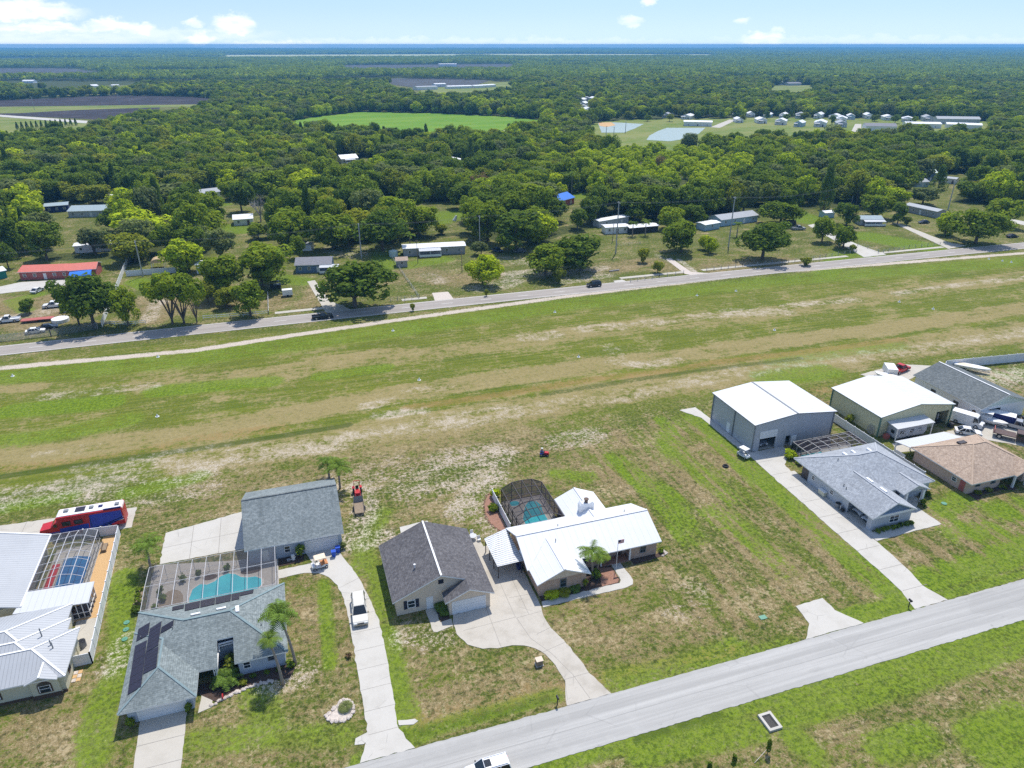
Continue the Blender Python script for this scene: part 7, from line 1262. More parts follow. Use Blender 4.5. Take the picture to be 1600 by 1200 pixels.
for l, fl, fr, D, ze, zr, w_, r_ in (('long low white park building in front of the home rows', (1068, 197), (1112, 198), 10, 4, 5, 'white', 'whitepitch'), ('long purple grey roofed park building by the far trees', (1352, 205), (1400, 206), 14, 4.5, 6.5, 'white', 'slatepitch'), ('longest white park building at the right end of the park', (1415, 200), (1470, 201), 12, 4, 5.2, 'white', 'whitepitch'), ('white park building at the far right end of the row', (1478, 201), (1533, 203), 12, 4, 5.2, 'white', 'whitepitch'), ('grey roofed park building behind the long white ones', (1463, 194), (1530, 195), 10, 5, 7, 'lgrey', 'greypitch'),
                                     ('far long white warehouse in the grey field', (686, 104.4), (714, 104.3), 40, 9, 10, 'white', 'whitepitch'), ('far white shed group, left shed', (652, 141), (684, 140), 20, 5, 6, 'white', 'greypitch'), ('far white shed group, middle long shed', (700, 139), (738, 138), 16, 4, 5, 'white', 'whitepitch'), ('far white shed group, right shed with bright roof', (742, 138), (775, 136), 16, 4, 5, 'white', 'whitepitch'), ('far white shed behind the others', (680, 136), (697, 135.5), 14, 5, 6, 'white', 'whitepitch'),
                                     ('white house in the far village at left', (35, 130), (52, 130), 14, 4, 6, 'white', 'whitepitch'), ('pale green roofed house in the far village', (40, 150), (60, 149), 12, 3, 5, 'cream', 'mint'), ('white house by the far ploughed field edge', (145, 139), (155, 138.6), 14, 5, 7, 'white', 'whitepitch'), ('pink roofed house by the far ploughed field edge', (155, 142), (172, 141), 14, 3.5, 5, 'cream', 'sh_tan'), ('white shed right of the pink roofed house', (176, 137), (187, 136.6), 10, 4, 5, 'white', 'whitepitch'),
                                     ('far house in the green clearing at right', (1232, 134), (1252, 133.6), 14, 4, 6, 'lgrey', 'slatepitch'), ('far white house left of the green clearing', (1212, 132.5), (1224, 132.3), 12, 4, 6, 'white', 'whitepitch'), ('house with coral roof deep in the far wood at right', (1400, 171), (1428, 170), 12, 4, 6, 'cream', 'redroof'), ('far white roofed building above the coral roof', (1338, 146), (1356, 145.7), 14, 6, 8, 'white', 'whitepitch'), ('white house at the head of the trailer street', (970, 134.5), (990, 134.3), 14, 6, 8, 'white', 'whitepitch'),
                                     ('pink and grey building in the trees left of the cypress row', (73, 212), (92, 211), 10, 3, 4.5, 'pink', 'lgrey'), ('blue house at the right end of the cypress row', (126, 210), (136, 210), 8, 3.4, 5, 'bluewall', 'ltbluewall')):
    hp('far_building', l, 'building', fl, fr, D, ze, zr, w_, r_, nwin=3)
for k, (u, v) in enumerate(((902, 160), (912, 158), (925, 158), (904, 166), (906, 172), (915, 176), (922, 181), (928, 162))):
    q = P(u, v); clone(protos[k % 3], (q.x, q.y, .1), -math.atan2(q.x, q.y) + .3 * (k % 3 - 1), f"{['white', 'grey', 'pale blue'][k % 3]} home, {ordw(k)} down the trailer street leading to the ponds")

# ================================================================ TREES
def crown_mesh(name, mat, seed, shape='round', nb=42, per=112, ls=.0205):
    r_ = random.Random(seed); f = MB()
    lobes = [(r_.uniform(-.17, .17), r_.uniform(-.17, .17), r_.uniform(-.1, .09)) for _ in range(6)]
    def blob(c, rad, n):
        for _ in range(n):
            d = Vector((r_.gauss(0, 1), r_.gauss(0, 1), r_.gauss(.15, 1))).normalized(); q = Vector(c) + d * rad * r_.uniform(.72, 1.08)
            nn = (d * 1.7 + Vector((r_.gauss(0, .55), r_.gauss(0, .55), r_.gauss(.25, .5)))).normalized(); u = nn.cross(Vector((r_.gauss(0, 1), r_.gauss(0, 1), r_.gauss(0, 1)))).normalized(); w = nn.cross(u); s = ls * r_.uniform(.7, 1.5)
            f.add([q - u * s - w * s * .7, q + u * s * .4 - w * s, q + u * s * 1.1 + w * s * .5, q - u * s * .3 + w * s], [[0, 1, 2, 3]])
    for i in range(nb):
        if shape == 'cone':
            h = r_.uniform(.05, .97); rr = (1 - h) * .36 + .03; a = r_.uniform(0, 6.28); blob((rr * math.cos(a), rr * math.sin(a), h), .09 + .1 * (1 - h), per)
        elif shape == 'vase':
            a = r_.uniform(0, 6.28); rr = .40 * math.sqrt(r_.random()); blob((rr * math.cos(a), rr * math.sin(a), .80 - .5 * rr * rr + r_.uniform(-.17, .06)), r_.uniform(.08, .14), per)
        else:
            d = Vector((r_.gauss(0, 1), r_.gauss(0, 1), r_.gauss(.12, .8))).normalized(); k = r_.uniform(.6, 1.0)
            zc, zr_ = (.53, .36) if shape == 'round' else (.5, .42)
            lb = r_.choice(lobes); blob((lb[0] + d.x * .26 * k, lb[1] + d.y * .26 * k, zc + lb[2] + d.z * zr_ * .8 * k), r_.uniform(.08, .17), per)
    b = f.build(name, mat, None, fix=False); me = b.data; bpy.data.objects.remove(b); return me
def trunk_mesh(name, mat, seed, n=5, base=.03, fork=.22, bare=False):
    r_ = random.Random(seed); f = MB(); f.tube((0, 0, -.01), (0, 0, fork), base, 8, base * .75)
    for i in range(n):
        a = 6.28 * i / n + r_.uniform(-.4, .4); k = r_.uniform(.18, .32); e = Vector((k * math.cos(a), k * math.sin(a), r_.uniform(.5, .75))); m_ = Vector((e.x * .45, e.y * .45, fork + (e.z - fork) * .5))
        f.tube((0, 0, fork * .9), m_, base * .6, 6, base * .4); f.tube(m_, e, base * .4, 5, base * .15)
        if bare:
            for _ in range(5):
                s = m_.lerp(e, r_.random()); t2 = s + Vector((r_.gauss(0, .1), r_.gauss(0, .1), r_.uniform(.1, .25))); f.tube(s, t2, base * .22, 4, base * .07)
    b = f.build(name, mat, None); me = b.data; bpy.data.objects.remove(b); return me
KIND = {'oak': [crown_mesh('oak_crown', M['leaf'], s, 'round') for s in (1, 2, 3, 4)], 'dark': [crown_mesh('dark_crown', M['leafdark'], s, 'round') for s in (11, 12, 13)], 'lime': [crown_mesh('lime_crown', M['leaflime'], s, 'tall') for s in (21, 22)], 'olive': [crown_mesh('olive_crown', M['leafyel'], s, 'round') for s in (31, 32)],
        'grey': [crown_mesh('grey_crown', M['leafgrey'], s, 'round') for s in (41, 42)], 'cone': [crown_mesh('conical_crown', M['leafdark'], s, 'cone', 34, 90) for s in (51,)], 'vase': [crown_mesh('vase_crown', M['leaf'], s, 'vase', 30, 105) for s in (61, 62)], 'brown': [crown_mesh('brown_crown', M['leafbrown'], 71, 'tall', 18, 60)], 'bush': [crown_mesh('bush_crown', M['leafyel'], 81, 'tall', 20, 110, .03)]}
TRUNK = [trunk_mesh('trunk', M['bark'], s) for s in (1, 2, 3)]; VTRUNK = [trunk_mesh('vase_trunk', M['bark'], s, 7, .028, .1) for s in (5, 6)]; BARE = trunk_mesh('bare_tree', M['deadbark'], 9, 8, .03, .2, True)
HUE = {'oak': 'green', 'dark': 'dark green', 'lime': 'bright lime green', 'olive': 'olive green', 'grey': 'grey green', 'cone': 'dark conical', 'vase': 'vase shaped green', 'brown': 'brown withered', 'bush': 'low bushy olive'}
SRC = {}
TREES = []
def tree(x, y, w_, h, kind, label=None, name=None, group=None, rs=None):
    r_ = rs or rnd; t = thing(name or {'cone': 'cypress_tree', 'bush': 'bush', 'brown': 'withered_tree'}.get(kind, 'oak_tree'), label, 'tree', (x, y, 0), group)
    k = r_.randrange(len(KIND[kind])); c = bpy.data.objects.new('crown', KIND[kind][k]); COL.objects.link(c); c.parent = t; SRC.setdefault((kind, k), c)
    b = bpy.data.objects.new('trunk', r_.choice(VTRUNK if kind == 'vase' else TRUNK)); COL.objects.link(b); b.parent = t
    t.scale = (w_ * 1.1, w_ * 1.1 * r_.uniform(.88, 1.12), h * 1.04); t.rotation_euler = (0, 0, r_.uniform(0, 6.28)); TREES.append((t, x, y, w_, h, kind)); return t
def tpx(ub, vb, wpx, vtop, kind, label=None, grow=1.0):
    p = P(ub, vb); d = proj(p)[2]; _, h = hz((ub, vb), vtop); return tree(p.x, p.y, wpx * d / FPX * 1.08 * grow, max(2, h * .93), kind, label)
for a in ((148, 512, 88, 416, 'dark', 'dense dark double tree at the stockade fence corner'), (124, 508, 52, 440, 'oak', 'smaller leafy tree merging into the dense double tree at the fence corner'), (201, 509, 46, 441, 'oak', 'slender tree on the road verge right of the white fence'), (270, 506, 62, 420, 'vase', 'vase shaped tree on the road verge, left of the multi trunk pair'), (288, 506, 62, 424, 'vase', 'vase shaped tree on the road verge, right of the multi trunk pair'), (308, 504, 34, 438, 'vase', 'thin vase shaped tree next to the multi trunk pair'),
          (410, 446, 100, 366, 'oak', 'huge spreading oak above the roadside rail fence'), (358, 462, 70, 386, 'oak', 'oak leaning left beside the huge spreading oak'), (392, 494, 54, 430, 'oak', 'lower oak at the rail fence under the huge spreading oak'), (355, 480, 40, 440, 'olive', 'thin olive tree behind the rail fence'), (555, 480, 114, 404, 'dark', 'very broad dark oak beside the county road and grey driveway'), (754, 446, 56, 389, 'lime', 'single bright rounded tree on the sandy yard by the road'), (852, 430, 74, 374, 'oak', 'left oak of the broad twin oaks on the sandy pasture'), (908, 422, 84, 361, 'dark', 'right taller oak of the broad twin oaks on the sandy pasture'), (873, 443, 22, 414, 'bush', 'small olive bush in front of the twin oaks'),
          (1064, 394, 70, 335, 'oak', 'large round oak between sandy track and trailer home'), (1043, 358, 46, 318, 'oak', 'lighter oak behind the large round oak'), (1102, 390, 20, 362, 'lime', 'thin young tree right of the large round oak, left one'), (1110, 396, 20, 366, 'lime', 'thin young tree right of the large round oak, right one'), (1191, 405, 76, 339, 'dark', 'big dark rounded oak in the pasture by the road'), (1004, 410, 22, 384, 'bush', 'dark bush in the pasture by the fence'), (1027, 426, 18, 402, 'olive', 'little tree at the roadside end of the pasture fence'), (1219, 350, 58, 310, 'oak', 'domed oak behind the silver pickup'),
          (1284, 378, 36, 332, 'oak', 'left tree of the pair on the ranch driveway'), (1317, 388, 42, 346, 'oak', 'right tree of the pair on the ranch driveway'), (1322, 352, 38, 314, 'dark', 'dark tree beside the small teal roofed shed'), (1362, 340, 52, 296, 'oak', 'broad oak behind the low porch house'), (1402, 350, 30, 313, 'dark', 'dark tree between porch house and long mobile home'), (1394, 320, 46, 286, 'lime', 'rounded bright tree above the pasture houses'), (1416, 352, 14, 336, 'bush', 'small bush at the corner of the long mobile home'), (1476, 368, 38, 328, 'lime', 'light green tree left of the big right roadside oak'), (1524, 380, 74, 320, 'oak', 'big roadside oak at right over the driveway'), (1562, 352, 58, 302, 'oak', 'oak behind the big roadside oak at right edge'),
          (1441, 320, 46, 287, 'grey', 'feathery grey green tree before the long grey mobile home'), (1465, 296, 24, 256, 'cone', 'conical dark cypress by the pale green roof'), (1287, 326, 26, 255, 'cone', 'tall dark column shaped cypress behind the pasture'), (1331, 394, 12, 380, 'bush', 'small bush at the ranch driveway gate'), (296, 424, 62, 363, 'lime', 'bright lime green tree beside the white trailer'), (47, 490, 28, 464, 'dark', 'small umbrella shaped tree in the dirt lot'),
          (212, 408, 72, 352, 'olive', 'olive tree right behind the red mobile home annex'), (74, 406, 62, 344, 'dark', 'broad dark oak right behind the red mobile home'), (18, 402, 50, 330, 'dark', 'dark oak at left edge behind the teal shed'), (150, 398, 50, 352, 'grey', 'grey green tree behind the red mobile home annex'), (180, 362, 46, 318, 'dark', 'dark tree right of the clearing house'), (232, 378, 92, 322, 'lime', 'wide bright tree behind the pale blue fence'), (150, 318, 48, 280, 'olive', 'domed lighter tree behind the clearing house'), (200, 318, 30, 287, 'olive', 'small domed tree beside the white garden shed'), (252, 326, 76, 282, 'grey', 'spreading grey oak right of the white garden shed'),
          (404, 374, 36, 344, 'oak', 'rounded tree in the grassy gap by the white hip roof'), (458, 388, 80, 318, 'oak', 'tall oak behind the dirt yard shed'), (522, 388, 74, 320, 'oak', 'tall oak with bare lower trunks behind the dirt yard'), (545, 386, 40, 326, 'oak', 'slender tall oak at the right of the dirt yard'), (598, 392, 78, 318, 'dark', 'massive dark oak left of the grey mobile home'), (645, 334, 58, 273, 'dark', 'round dark oak standing on the lawn in the wood'), (654, 360, 24, 336, 'cone', 'small conical cedar on the lawn behind the mobile home'), (690, 366, 20, 348, 'bush', 'low bush on the lawn edge behind the mobile home'), (378, 332, 46, 274, 'dark', 'dark oak at the lane left of the bare tree'), (474, 306, 56, 258, 'lime', 'bright domed oak over the lane'), (425, 312, 66, 258, 'oak', 'broad oak over the lane behind the bare tree'),
          (448, 330, 50, 288, 'oak', 'oak between bare tree and the lane bend'), (535, 322, 52, 268, 'dark', 'dark oak at the lane end'), (570, 330, 62, 262, 'oak', 'wide oak right of the lane end'), (762, 376, 78, 300, 'oak', 'great oak behind the pole right of the mobile home'), (806, 392, 84, 326, 'dark', 'great dark oak shading the parked cars'), (838, 366, 64, 318, 'oak', 'oak at the back of the twin oaks pasture'), (835, 330, 70, 276, 'grey', 'spreading grey oak left of the blue tarpaulin house'), (902, 358, 34, 322, 'dark', 'dark oak in front of the blue tarpaulin house'), (925, 350, 40, 300, 'dark', 'dark oak behind the white trailer homes'), (752, 308, 34, 264, 'brown', 'withered brown tree in the wood'), (1330, 286, 24, 246, 'brown', 'thin withered tree above the tall dark cypress'), (1032, 268, 20, 238, 'brown', 'thin withered tree behind the lime green stand'), (232, 330, 22, 290, 'brown', 'withered tree beside the spreading grey oak at left'), (725, 326, 50, 276, 'dark', 'dark oak right of the round lawn oak'),
          (752, 398, 26, 374, 'grey', 'low grey bush beside the dark blue parked car'), (470, 404, 30, 360, 'oak', 'oak rising right behind the slate blue house'), (645, 486, 8, 472, 'bush', 'tiny bush on the verge by the sandy drive'), (1258, 415, 20, 400, 'bush', 'weedy clump along the fence before the ranch driveway'), (338, 454, 46, 394, 'oak', 'oak left of the huge spreading oak beside the white trailer'), (326, 474, 30, 434, 'olive', 'small olive tree between the vase shaped trees and the rail fence oak'), (300, 404, 54, 350, 'dark', 'dark oak right behind the bright lime green tree'), (346, 406, 50, 348, 'grey', 'grey green oak behind the white trailer'), (262, 396, 50, 340, 'oak', 'oak behind the orange gazebo'), (14, 420, 30, 372, 'dark', 'dark tree beside the teal green shed'), (1082, 352, 40, 316, 'dark', 'dark oak between the large round oak and the blue shed'), (760, 463, 8, 450, 'bush', 'tiny bush on the verge below the bright rounded tree')):
    tpx(*a)
p, h = hz((408, 346), 303); t = thing('bare_tree', 'leafless bleached tree at the lane beside the white hip roofed house', 'tree', (p.x, p.y, 0)); b = bpy.data.objects.new('trunk', BARE); COL.objects.link(b); b.parent = t; t.scale = (13, 13, h * 1.2)
for l, px, vt in (('thin palm tree in front of the white trailer home, left of two', (988, 369), 345), ('thin palm tree in front of the white trailer home, right of two', (1008, 368), 343), ('short palm before the pale blue house', (1151, 370), 346), ('palm at the left end of the white roofed mobile home', (641, 386), 364), ('palm tree on the lane lawn deep in the wood', (502, 278), 262), ('tall shaggy palm behind the blue tarpaulin house, left of two', (888, 303), 268), ('tall shaggy palm behind the blue tarpaulin house, right of two', (893, 304), 265)):
    p, h = hz(px, vt); palm(l, p.x, p.y, h * .85, 2.6, n=14, tr=.2)

# ---- the wood: the nearest trees one by one, the rest as one forest
rf = random.Random(99)
def clear_hit(x, y, pad=0):
    for k, poly in CLEARB.items():
        b = poly[1]
        if b[0] - pad < x < b[1] + pad and b[2] - pad < y < b[3] + pad:
            pts = poly[0]; r = False
            for i in range(len(pts)):
                x0, y0 = pts[i]; x1, y1 = pts[(i + 1) % len(pts)]
                if (y0 > y) != (y1 > y) and x < (x1 - x0) * (y - y0) / (y1 - y0 + 1e-12) + x0: r = not r
            if r: return True
    return False
CLEARB = {k: (v, (min(p[0] for p in v), max(p[0] for p in v), min(p[1] for p in v), max(p[1] for p in v))) for k, v in CLEARW.items()}
def in_wood(x, y):
    u, v, d = proj((x, y, 0))
    if d < 50: return False
    for (u0, v0), (u1, v1) in zip(FOREST_EDGE[:-1], FOREST_EDGE[1:]):
        if u0 <= u <= u1: return v < v0 + (v1 - v0) * (u - u0) / (u1 - u0)
    return False
HOUSES = [o.matrix_basis.translation.copy() for o in bpy.data.objects if o.parent is None and o.get('category') in ('house', 'shed', 'barn', 'trailer', 'pool enclosure') and o.location.y > 210]
def box_of(o):
    bb = [Vector(c) for ch in o.children for c in ch.bound_box]; m_ = Matrix.Translation(o.location) @ o.rotation_euler.to_matrix().to_4x4(); q = [m_ @ c for c in bb]
    return min(v.x for v in q), max(v.x for v in q), min(v.y for v in q), max(v.y for v in q)
HB = [box_of(o) for o in bpy.data.objects if o.parent is None and o.get('category') in ('house', 'shed', 'barn', 'trailer', 'pool enclosure', 'building', 'mobile home') and o.location.y > 210 and o.children]
MT = [(x, y, w_) for _, x, y, w_, _, _ in TREES]
LIME = [tuple(P(*p)[:2]) for p in [(905, 262), (935, 248), (1010, 236), (1130, 246), (1150, 290), (1130, 318), (1050, 326), (950, 312)]]
def in_poly(x, y, pts):
    r = False
    for i in range(len(pts)):
        x0, y0 = pts[i]; x1, y1 = pts[(i + 1) % len(pts)]
        if (y0 > y) != (y1 > y) and x < (x1 - x0) * (y - y0) / (y1 - y0 + 1e-12) + x0: r = not r
    return r
cand = []; FAR1 = 1500; sp = 9.8; y = 215.0
while y < FAR1:
    x = -620.0
    while x < 1500:
        xx = x + rf.uniform(-.48, .48) * sp; yy = y + rf.uniform(-.48, .48) * sp; x += sp
        u, v, d = proj((xx, yy, 0))
        if u < -160 or u > 1760 or d > FAR1 or not in_wood(xx, yy) or clear_hit(xx, yy): continue
        if d < 520 and (any((xx - a) ** 2 + (yy - b) ** 2 < (w_ * .42 + 3) ** 2 for a, b, w_ in MT)): continue
        if any(b[0] - 4 < xx < b[1] + 4 and b[2] - 7 < yy < b[3] + 4 for b in HB): continue
        tone = mnoise.noise((xx * .008, yy * .008, 0))
        if in_poly(xx, yy, LIME): kind, wd, ht = 'lime', rf.uniform(8, 11), rf.uniform(8.5, 11.5)
        else:
            kind = rf.choices(['oak', 'dark', 'lime', 'olive', 'grey', 'cone'], [5, 2 + 3 * (tone > .1), .9 + 2.6 * (tone < -.1), 2.0, 1.6, .3])[0]; wd = rf.uniform(11, 19); ht = rf.uniform(11.5, 18) if kind != 'cone' else rf.uniform(13, 18); wd = wd if kind != 'cone' else 6
        k_ = rf.choice([.62, .8, 1, 1, 1, 1.08]); cand.append((d, xx, yy, wd * k_, ht * (k_ * .6 + .4), kind))
    y += sp * .9
cand.sort(); NEAR = 195
LAND = [((73, 425), 'red mobile home'), ((131, 432), 'blue canopy'), ((490, 415), 'slate blue house'), ((680, 390), 'white roofed mobile home'), ((965, 355), 'white trailer homes'), ((1150, 345), 'pale blue house'), ((1360, 345), 'low porch house'), ((1440, 330), 'long grey mobile home'), ((1452, 275), 'pale green roof'), ((143, 330), 'clearing house'), ((380, 343), 'white hip roofed house'), ((547, 246), 'cottage in the wood'), ((718, 255), 'white metal barn'), ((885, 313), 'blue tarpaulin house'), ((480, 387), 'dirt yard shed'), ((328, 303), 'half hidden oak house'), ((1275, 286), 'pale lane'), ((640, 330), 'round lawn oak'), ((1030, 280), 'lime green stand'), ((252, 326), 'spreading grey oak'), ((1560, 320), 'right edge oak'), ((20, 360), 'left edge dark oak')]
nearest = []; LW = [(P(*px), nm) for px, nm in LAND]
for c in cand[:NEAR]:
    li = min(range(len(LW)), key=lambda i: (LW[i][0].x - c[1]) ** 2 + (LW[i][0].y - c[2]) ** 2); q = LW[li][0]; u, v, _ = proj((c[1], c[2], 0)); uq, vq, _ = proj(q)
    side = 'behind' if vq - v > 8 and abs(u - uq) < 45 else 'in front of' if v - vq > 8 and abs(u - uq) < 45 else 'left of' if u < uq else 'right of'
    nearest.append((c, li, side, math.hypot(q.x - c[1], q.y - c[2])))
cnt = {}
for c, li, side, dd in sorted(nearest, key=lambda n_: n_[3]):
    key = (li, side, c[5]); cnt[key] = cnt.get(key, 0) + 1; k = cnt[key] - 1
    size = 'broad' if c[3] > 14.5 else 'slim' if c[3] < 12 else 'middling'
    lb = f"{HUE[c[5]]} tree {side} the {LW[li][1]}, {'nearest' if k == 0 else ordw(k) + ' nearest'} of its colour"
    tree(c[1], c[2], c[3], c[4], c[5], lb, 'woodland_tree' if c[5] != 'cone' else 'cypress_tree', 'single trees of the wood edge', rf)
for k in KIND:      # every crown kind used by the forest exists on a real tree
    if not any(s[0] == k for s in SRC) and k in ('oak', 'dark', 'lime', 'olive', 'grey', 'cone'): pass
def scatter(name, label, pts, sources, cat='trees'):
    """pts: (x, y, sx, sz, index); sources: objects whose mesh is repeated"""
    me = bpy.data.meshes.new(name); me.from_pydata([(p[0], p[1], p[5] if len(p) > 5 else 0) for p in pts], [], [])
    a = me.attributes.new('scl', 'FLOAT_VECTOR', 'POINT'); a.data.foreach_set('vector', np.array([(p[2], p[2], p[3]) for p in pts], np.float32).ravel())
    a = me.attributes.new('rot', 'FLOAT_VECTOR', 'POINT'); a.data.foreach_set('vector', np.array([(0, 0, rf.uniform(0, 6.28)) for p in pts], np.float32).ravel())
    a = me.attributes.new('idx', 'INT', 'POINT'); a.data.foreach_set('value', np.array([p[4] for p in pts], np.int32))
    o = bpy.data.objects.new(name, me); COL.objects.link(o); tag(o, label, cat, kind='stuff')
    g = bpy.data.node_groups.new(name + '_scatter', 'GeometryNodeTree'); g.interface.new_socket('Geometry', in_out='INPUT', socket_type='NodeSocketGeometry'); g.interface.new_socket('Geometry', in_out='OUTPUT', socket_type='NodeSocketGeometry')
    nw = g.nodes.new; gi = nw('NodeGroupInput'); go = nw('NodeGroupOutput'); iop = nw('GeometryNodeInstanceOnPoints'); jn = nw('GeometryNodeJoinGeometry')
    for s in sources:
        oi = nw('GeometryNodeObjectInfo'); oi.transform_space = 'ORIGINAL'; oi.inputs['Object'].default_value = s; oi.inputs['As Instance'].default_value = True; g.links.new(oi.outputs['Geometry'], jn.inputs[0])
    def attr(nm, ty): q = nw('GeometryNodeInputNamedAttribute'); q.data_type = ty; q.inputs['Name'].default_value = nm; return [s for s in q.outputs if s.enabled][0]
    g.links.new(gi.outputs[0], iop.inputs['Points']); g.links.new(jn.outputs[0], iop.inputs['Instance']); iop.inputs['Pick Instance'].default_value = True
    g.links.new(attr('idx', 'INT'), iop.inputs['Instance Index']); g.links.new(attr('rot', 'FLOAT_VECTOR'), iop.inputs['Rotation']); g.links.new(attr('scl', 'FLOAT_VECTOR'), iop.inputs['Scale'])
    g.links.new(iop.outputs[0], go.inputs[0]); m_ = o.modifiers.new('Scatter', 'NODES'); m_.node_group = g; return o
for kind in ('oak', 'dark', 'lime', 'olive', 'grey', 'cone'):
    src = [c for (k, i), c in SRC.items() if k == kind]; pts = [(c[1], c[2], c[3] * 1.1, c[4], rf.randrange(len(src)), -.06 * c[4]) for c in cand[NEAR:] if c[5] == kind]
    if pts: scatter('forest', {'oak': 'green', 'dark': 'dark green', 'lime': 'bright lime green', 'olive': 'olive green', 'grey': 'grey green', 'cone': 'scattered conical'}[kind] + ' tree crowns of the continuous wood beyond the houses', pts, src, 'forest')
def grove(name, label, x, y, size, n, wd, ht, q, qs, seed, kind_mats):
    r_ = random.Random(seed); f = MB(); mi = 0
    for _ in range(n):
        cx, cy = r_.uniform(-.5, .5) * size, r_.uniform(-.5, .5) * size; w_ = r_.uniform(*wd); h = r_.uniform(*ht); m_ = r_.choices(range(len(kind_mats)), [5, 3, 1.2, 1.5])[0]
        for _ in range(q):
            d = Vector((r_.gauss(0, 1), r_.gauss(0, 1), abs(r_.gauss(.3, .8)))).normalized(); p = Vector((cx + d.x * w_ / 2, cy + d.y * w_ / 2, h * .45 + d.z * h * .5)); nn = (d + Vector((r_.gauss(0, .45), r_.gauss(0, .45), r_.gauss(.3, .4)))).normalized()
            u = nn.cross(Vector((r_.gauss(0, 1), r_.gauss(0, 1), r_.gauss(0, 1)))).normalized(); w2 = nn.cross(u); s = qs * r_.uniform(.6, 1.3); f.add([p - u * s - w2 * s * .7, p + u * s * .5 - w2 * s, p + u * s + w2 * s * .6, p - u * s * .4 + w2 * s], [[0, 1, 2, 3]], m_)
    o = f.build(name, kind_mats, None, fix=False); o.location = (x, y, 0); return tag(o, label, 'trees', kind='stuff')
GM = [M['leaf'], M['leafdark'], M['leaflime'], M['leafyel']]
FY = lambda d, u: (lambda t: (t.x, t.y))(Vector((((u - 800) / FPX * d) * cP + d * sP, -((u - 800) / FPX * d) * sP + d * cP)))
g40 = [grove('grove', ['stand of trees in the far wood left of the bright field', 'stand of trees in the far wood right of the ponds', 'stand of trees in the far wood behind the home park'][k], *FY(1560 + 40 * k, u), 44, 24, (8, 13), (9, 15), 44, 1.15, 300 + k, GM) for k, u in enumerate((380, 1250, 1100))]
pts = []; y = 200.0
while y < 4300:
    x = -3200.0
    while x < 5200:
        xx = x + rf.uniform(-8, 8); yy = y + rf.uniform(-8, 8); x += 38; u, v, d = proj((xx, yy, 0))
        if d < FAR1 or d > 4200 or u < -160 or u > 1760: continue
        if clear_hit(xx, yy) or clear_hit(xx, yy - 16) or clear_hit(xx, yy + 16) or clear_hit(xx - 18, yy) or clear_hit(xx + 18, yy): continue
        if mnoise.noise((xx * .0023, yy * .0023, 5)) > .4: continue
        pts.append((xx, yy, rf.uniform(.95, 1.1), rf.uniform(.85, 1.25), rf.randrange(3)))
    y += 38
scatter('woodland', 'far continuous woodland between the fields', pts, g40, 'forest')
g160 = [grove('grove', ['stand of distant woodland at left below the horizon', 'stand of distant woodland at right below the horizon'][k], *FY(4320 + 60 * k, u), 175, 330, (9, 15), (9, 16), 15, 3.0, 400 + k, GM) for k, u in enumerate((300, 1300))]
pts = []; y = 1500.0
while y < 14000:
    x = -9500.0
    while x < 14500:
        xx = x + rf.uniform(-30, 30); yy = y + rf.uniform(-30, 30); x += 158; u, v, d = proj((xx, yy, 0))
        if d < 4250 or d > 13500 or u < -120 or u > 1720 or clear_hit(xx, yy) or clear_hit(xx, yy + 80) or clear_hit(xx, yy - 80): continue
        if mnoise.noise((xx * .0011, yy * .0011, 9)) > .43 and d < 9000: continue
        pts.append((xx, yy, 1, rf.uniform(.8, 1.3) + (.35 if u < 330 or u > 1150 else 0) * (d > 9000), rf.randrange(2)))
    y += 158
scatter('woodland', 'bluish distant woodland reaching the horizon', pts, g160, 'forest')
for k, (u, v) in enumerate(((1012, 190), (1046, 190), (1088, 186), (1130, 183), (1160, 190), (1198, 187), (1228, 188), (1258, 186), (1300, 195), (1338, 184), (1366, 190), (1398, 193), (1428, 192))):
    p = P(u, v); tree(p.x, p.y, 7 + k % 4, 7 + k % 3, ('oak', 'olive', 'dark')[k % 3], f"small {HUE[('oak', 'olive', 'dark')[k % 3]]} tree, {ordw(k)} from the left among the park homes", 'park_tree', 'trees among the park homes')
for k in range(13):
    p = P(28 + k * 7.6, 203 - k * .55); tree(p.x, p.y, 3.4, 6.5, 'cone', f"small clipped cypress, {ordw(k)} from the left in the row by the ploughed field", 'cypress_tree', 'row of small cypresses')
for u, v, vt, l in ((54, 172, 151, 'far pole at the left in the ploughed field'), (187, 164, 146, 'far pole in the middle of the ploughed field'), (323, 163, 144, 'far pole at the right end of the ploughed field'), (947, 211, 197, 'pole beside the small pond'), (959, 211, 198, 'second pole beside the small pond'), (977, 208, 190, 'pole at the corner of the small pond')):
    p, h = hz((u, v), vt); t = thing('far_pole', l, 'pole', p); MB().tube(p, p + Vector((0, 0, h)), .3, 6, .2).build('shaft', M['steel'], t); MB().bar((p.x - 1, p.y, h - .6), (p.x + 1, p.y, h - .6), .2).build('crossarm', M['steel'], t)

# ================================================================ AIR, SKY, SUN, CAMERA
HAZE = dict(density=1.35e-4, color=(.2, .58, 1.0))
m, nt, out = newmat('haze_air'); pv = nt.nodes.new('ShaderNodeVolumePrincipled'); pv.inputs['Color'].default_value = (*HAZE['color'], 1); pv.inputs['Density'].default_value = HAZE['density']; pv.inputs['Anisotropy'].default_value = 0.0
nt.links.new(pv.outputs[0], out.inputs['Volume'])
tag(MB().box(-16500, 16500, -700, 14200, -2, 73).build('haze', m), 'thin blue haze of distance over the whole plain', 'haze', kind='stuff')
SUN_AZ = math.atan2(.56, .83); SUN_EL = R(63)
w = bpy.data.worlds.new('World'); S.world = w; w.use_nodes = True; nt = w.node_tree; n = N(nt); bg = nt.nodes['Background']
geo = n('ShaderNodeTexCoord').outputs['Generated']
sky = n('ShaderNodeTexSky', sky_type='NISHITA', sun_disc=False, sun_elevation=SUN_EL, sun_rotation=SUN_AZ, altitude=70, air_density=1.0, dust_density=.6, ozone_density=2.0)
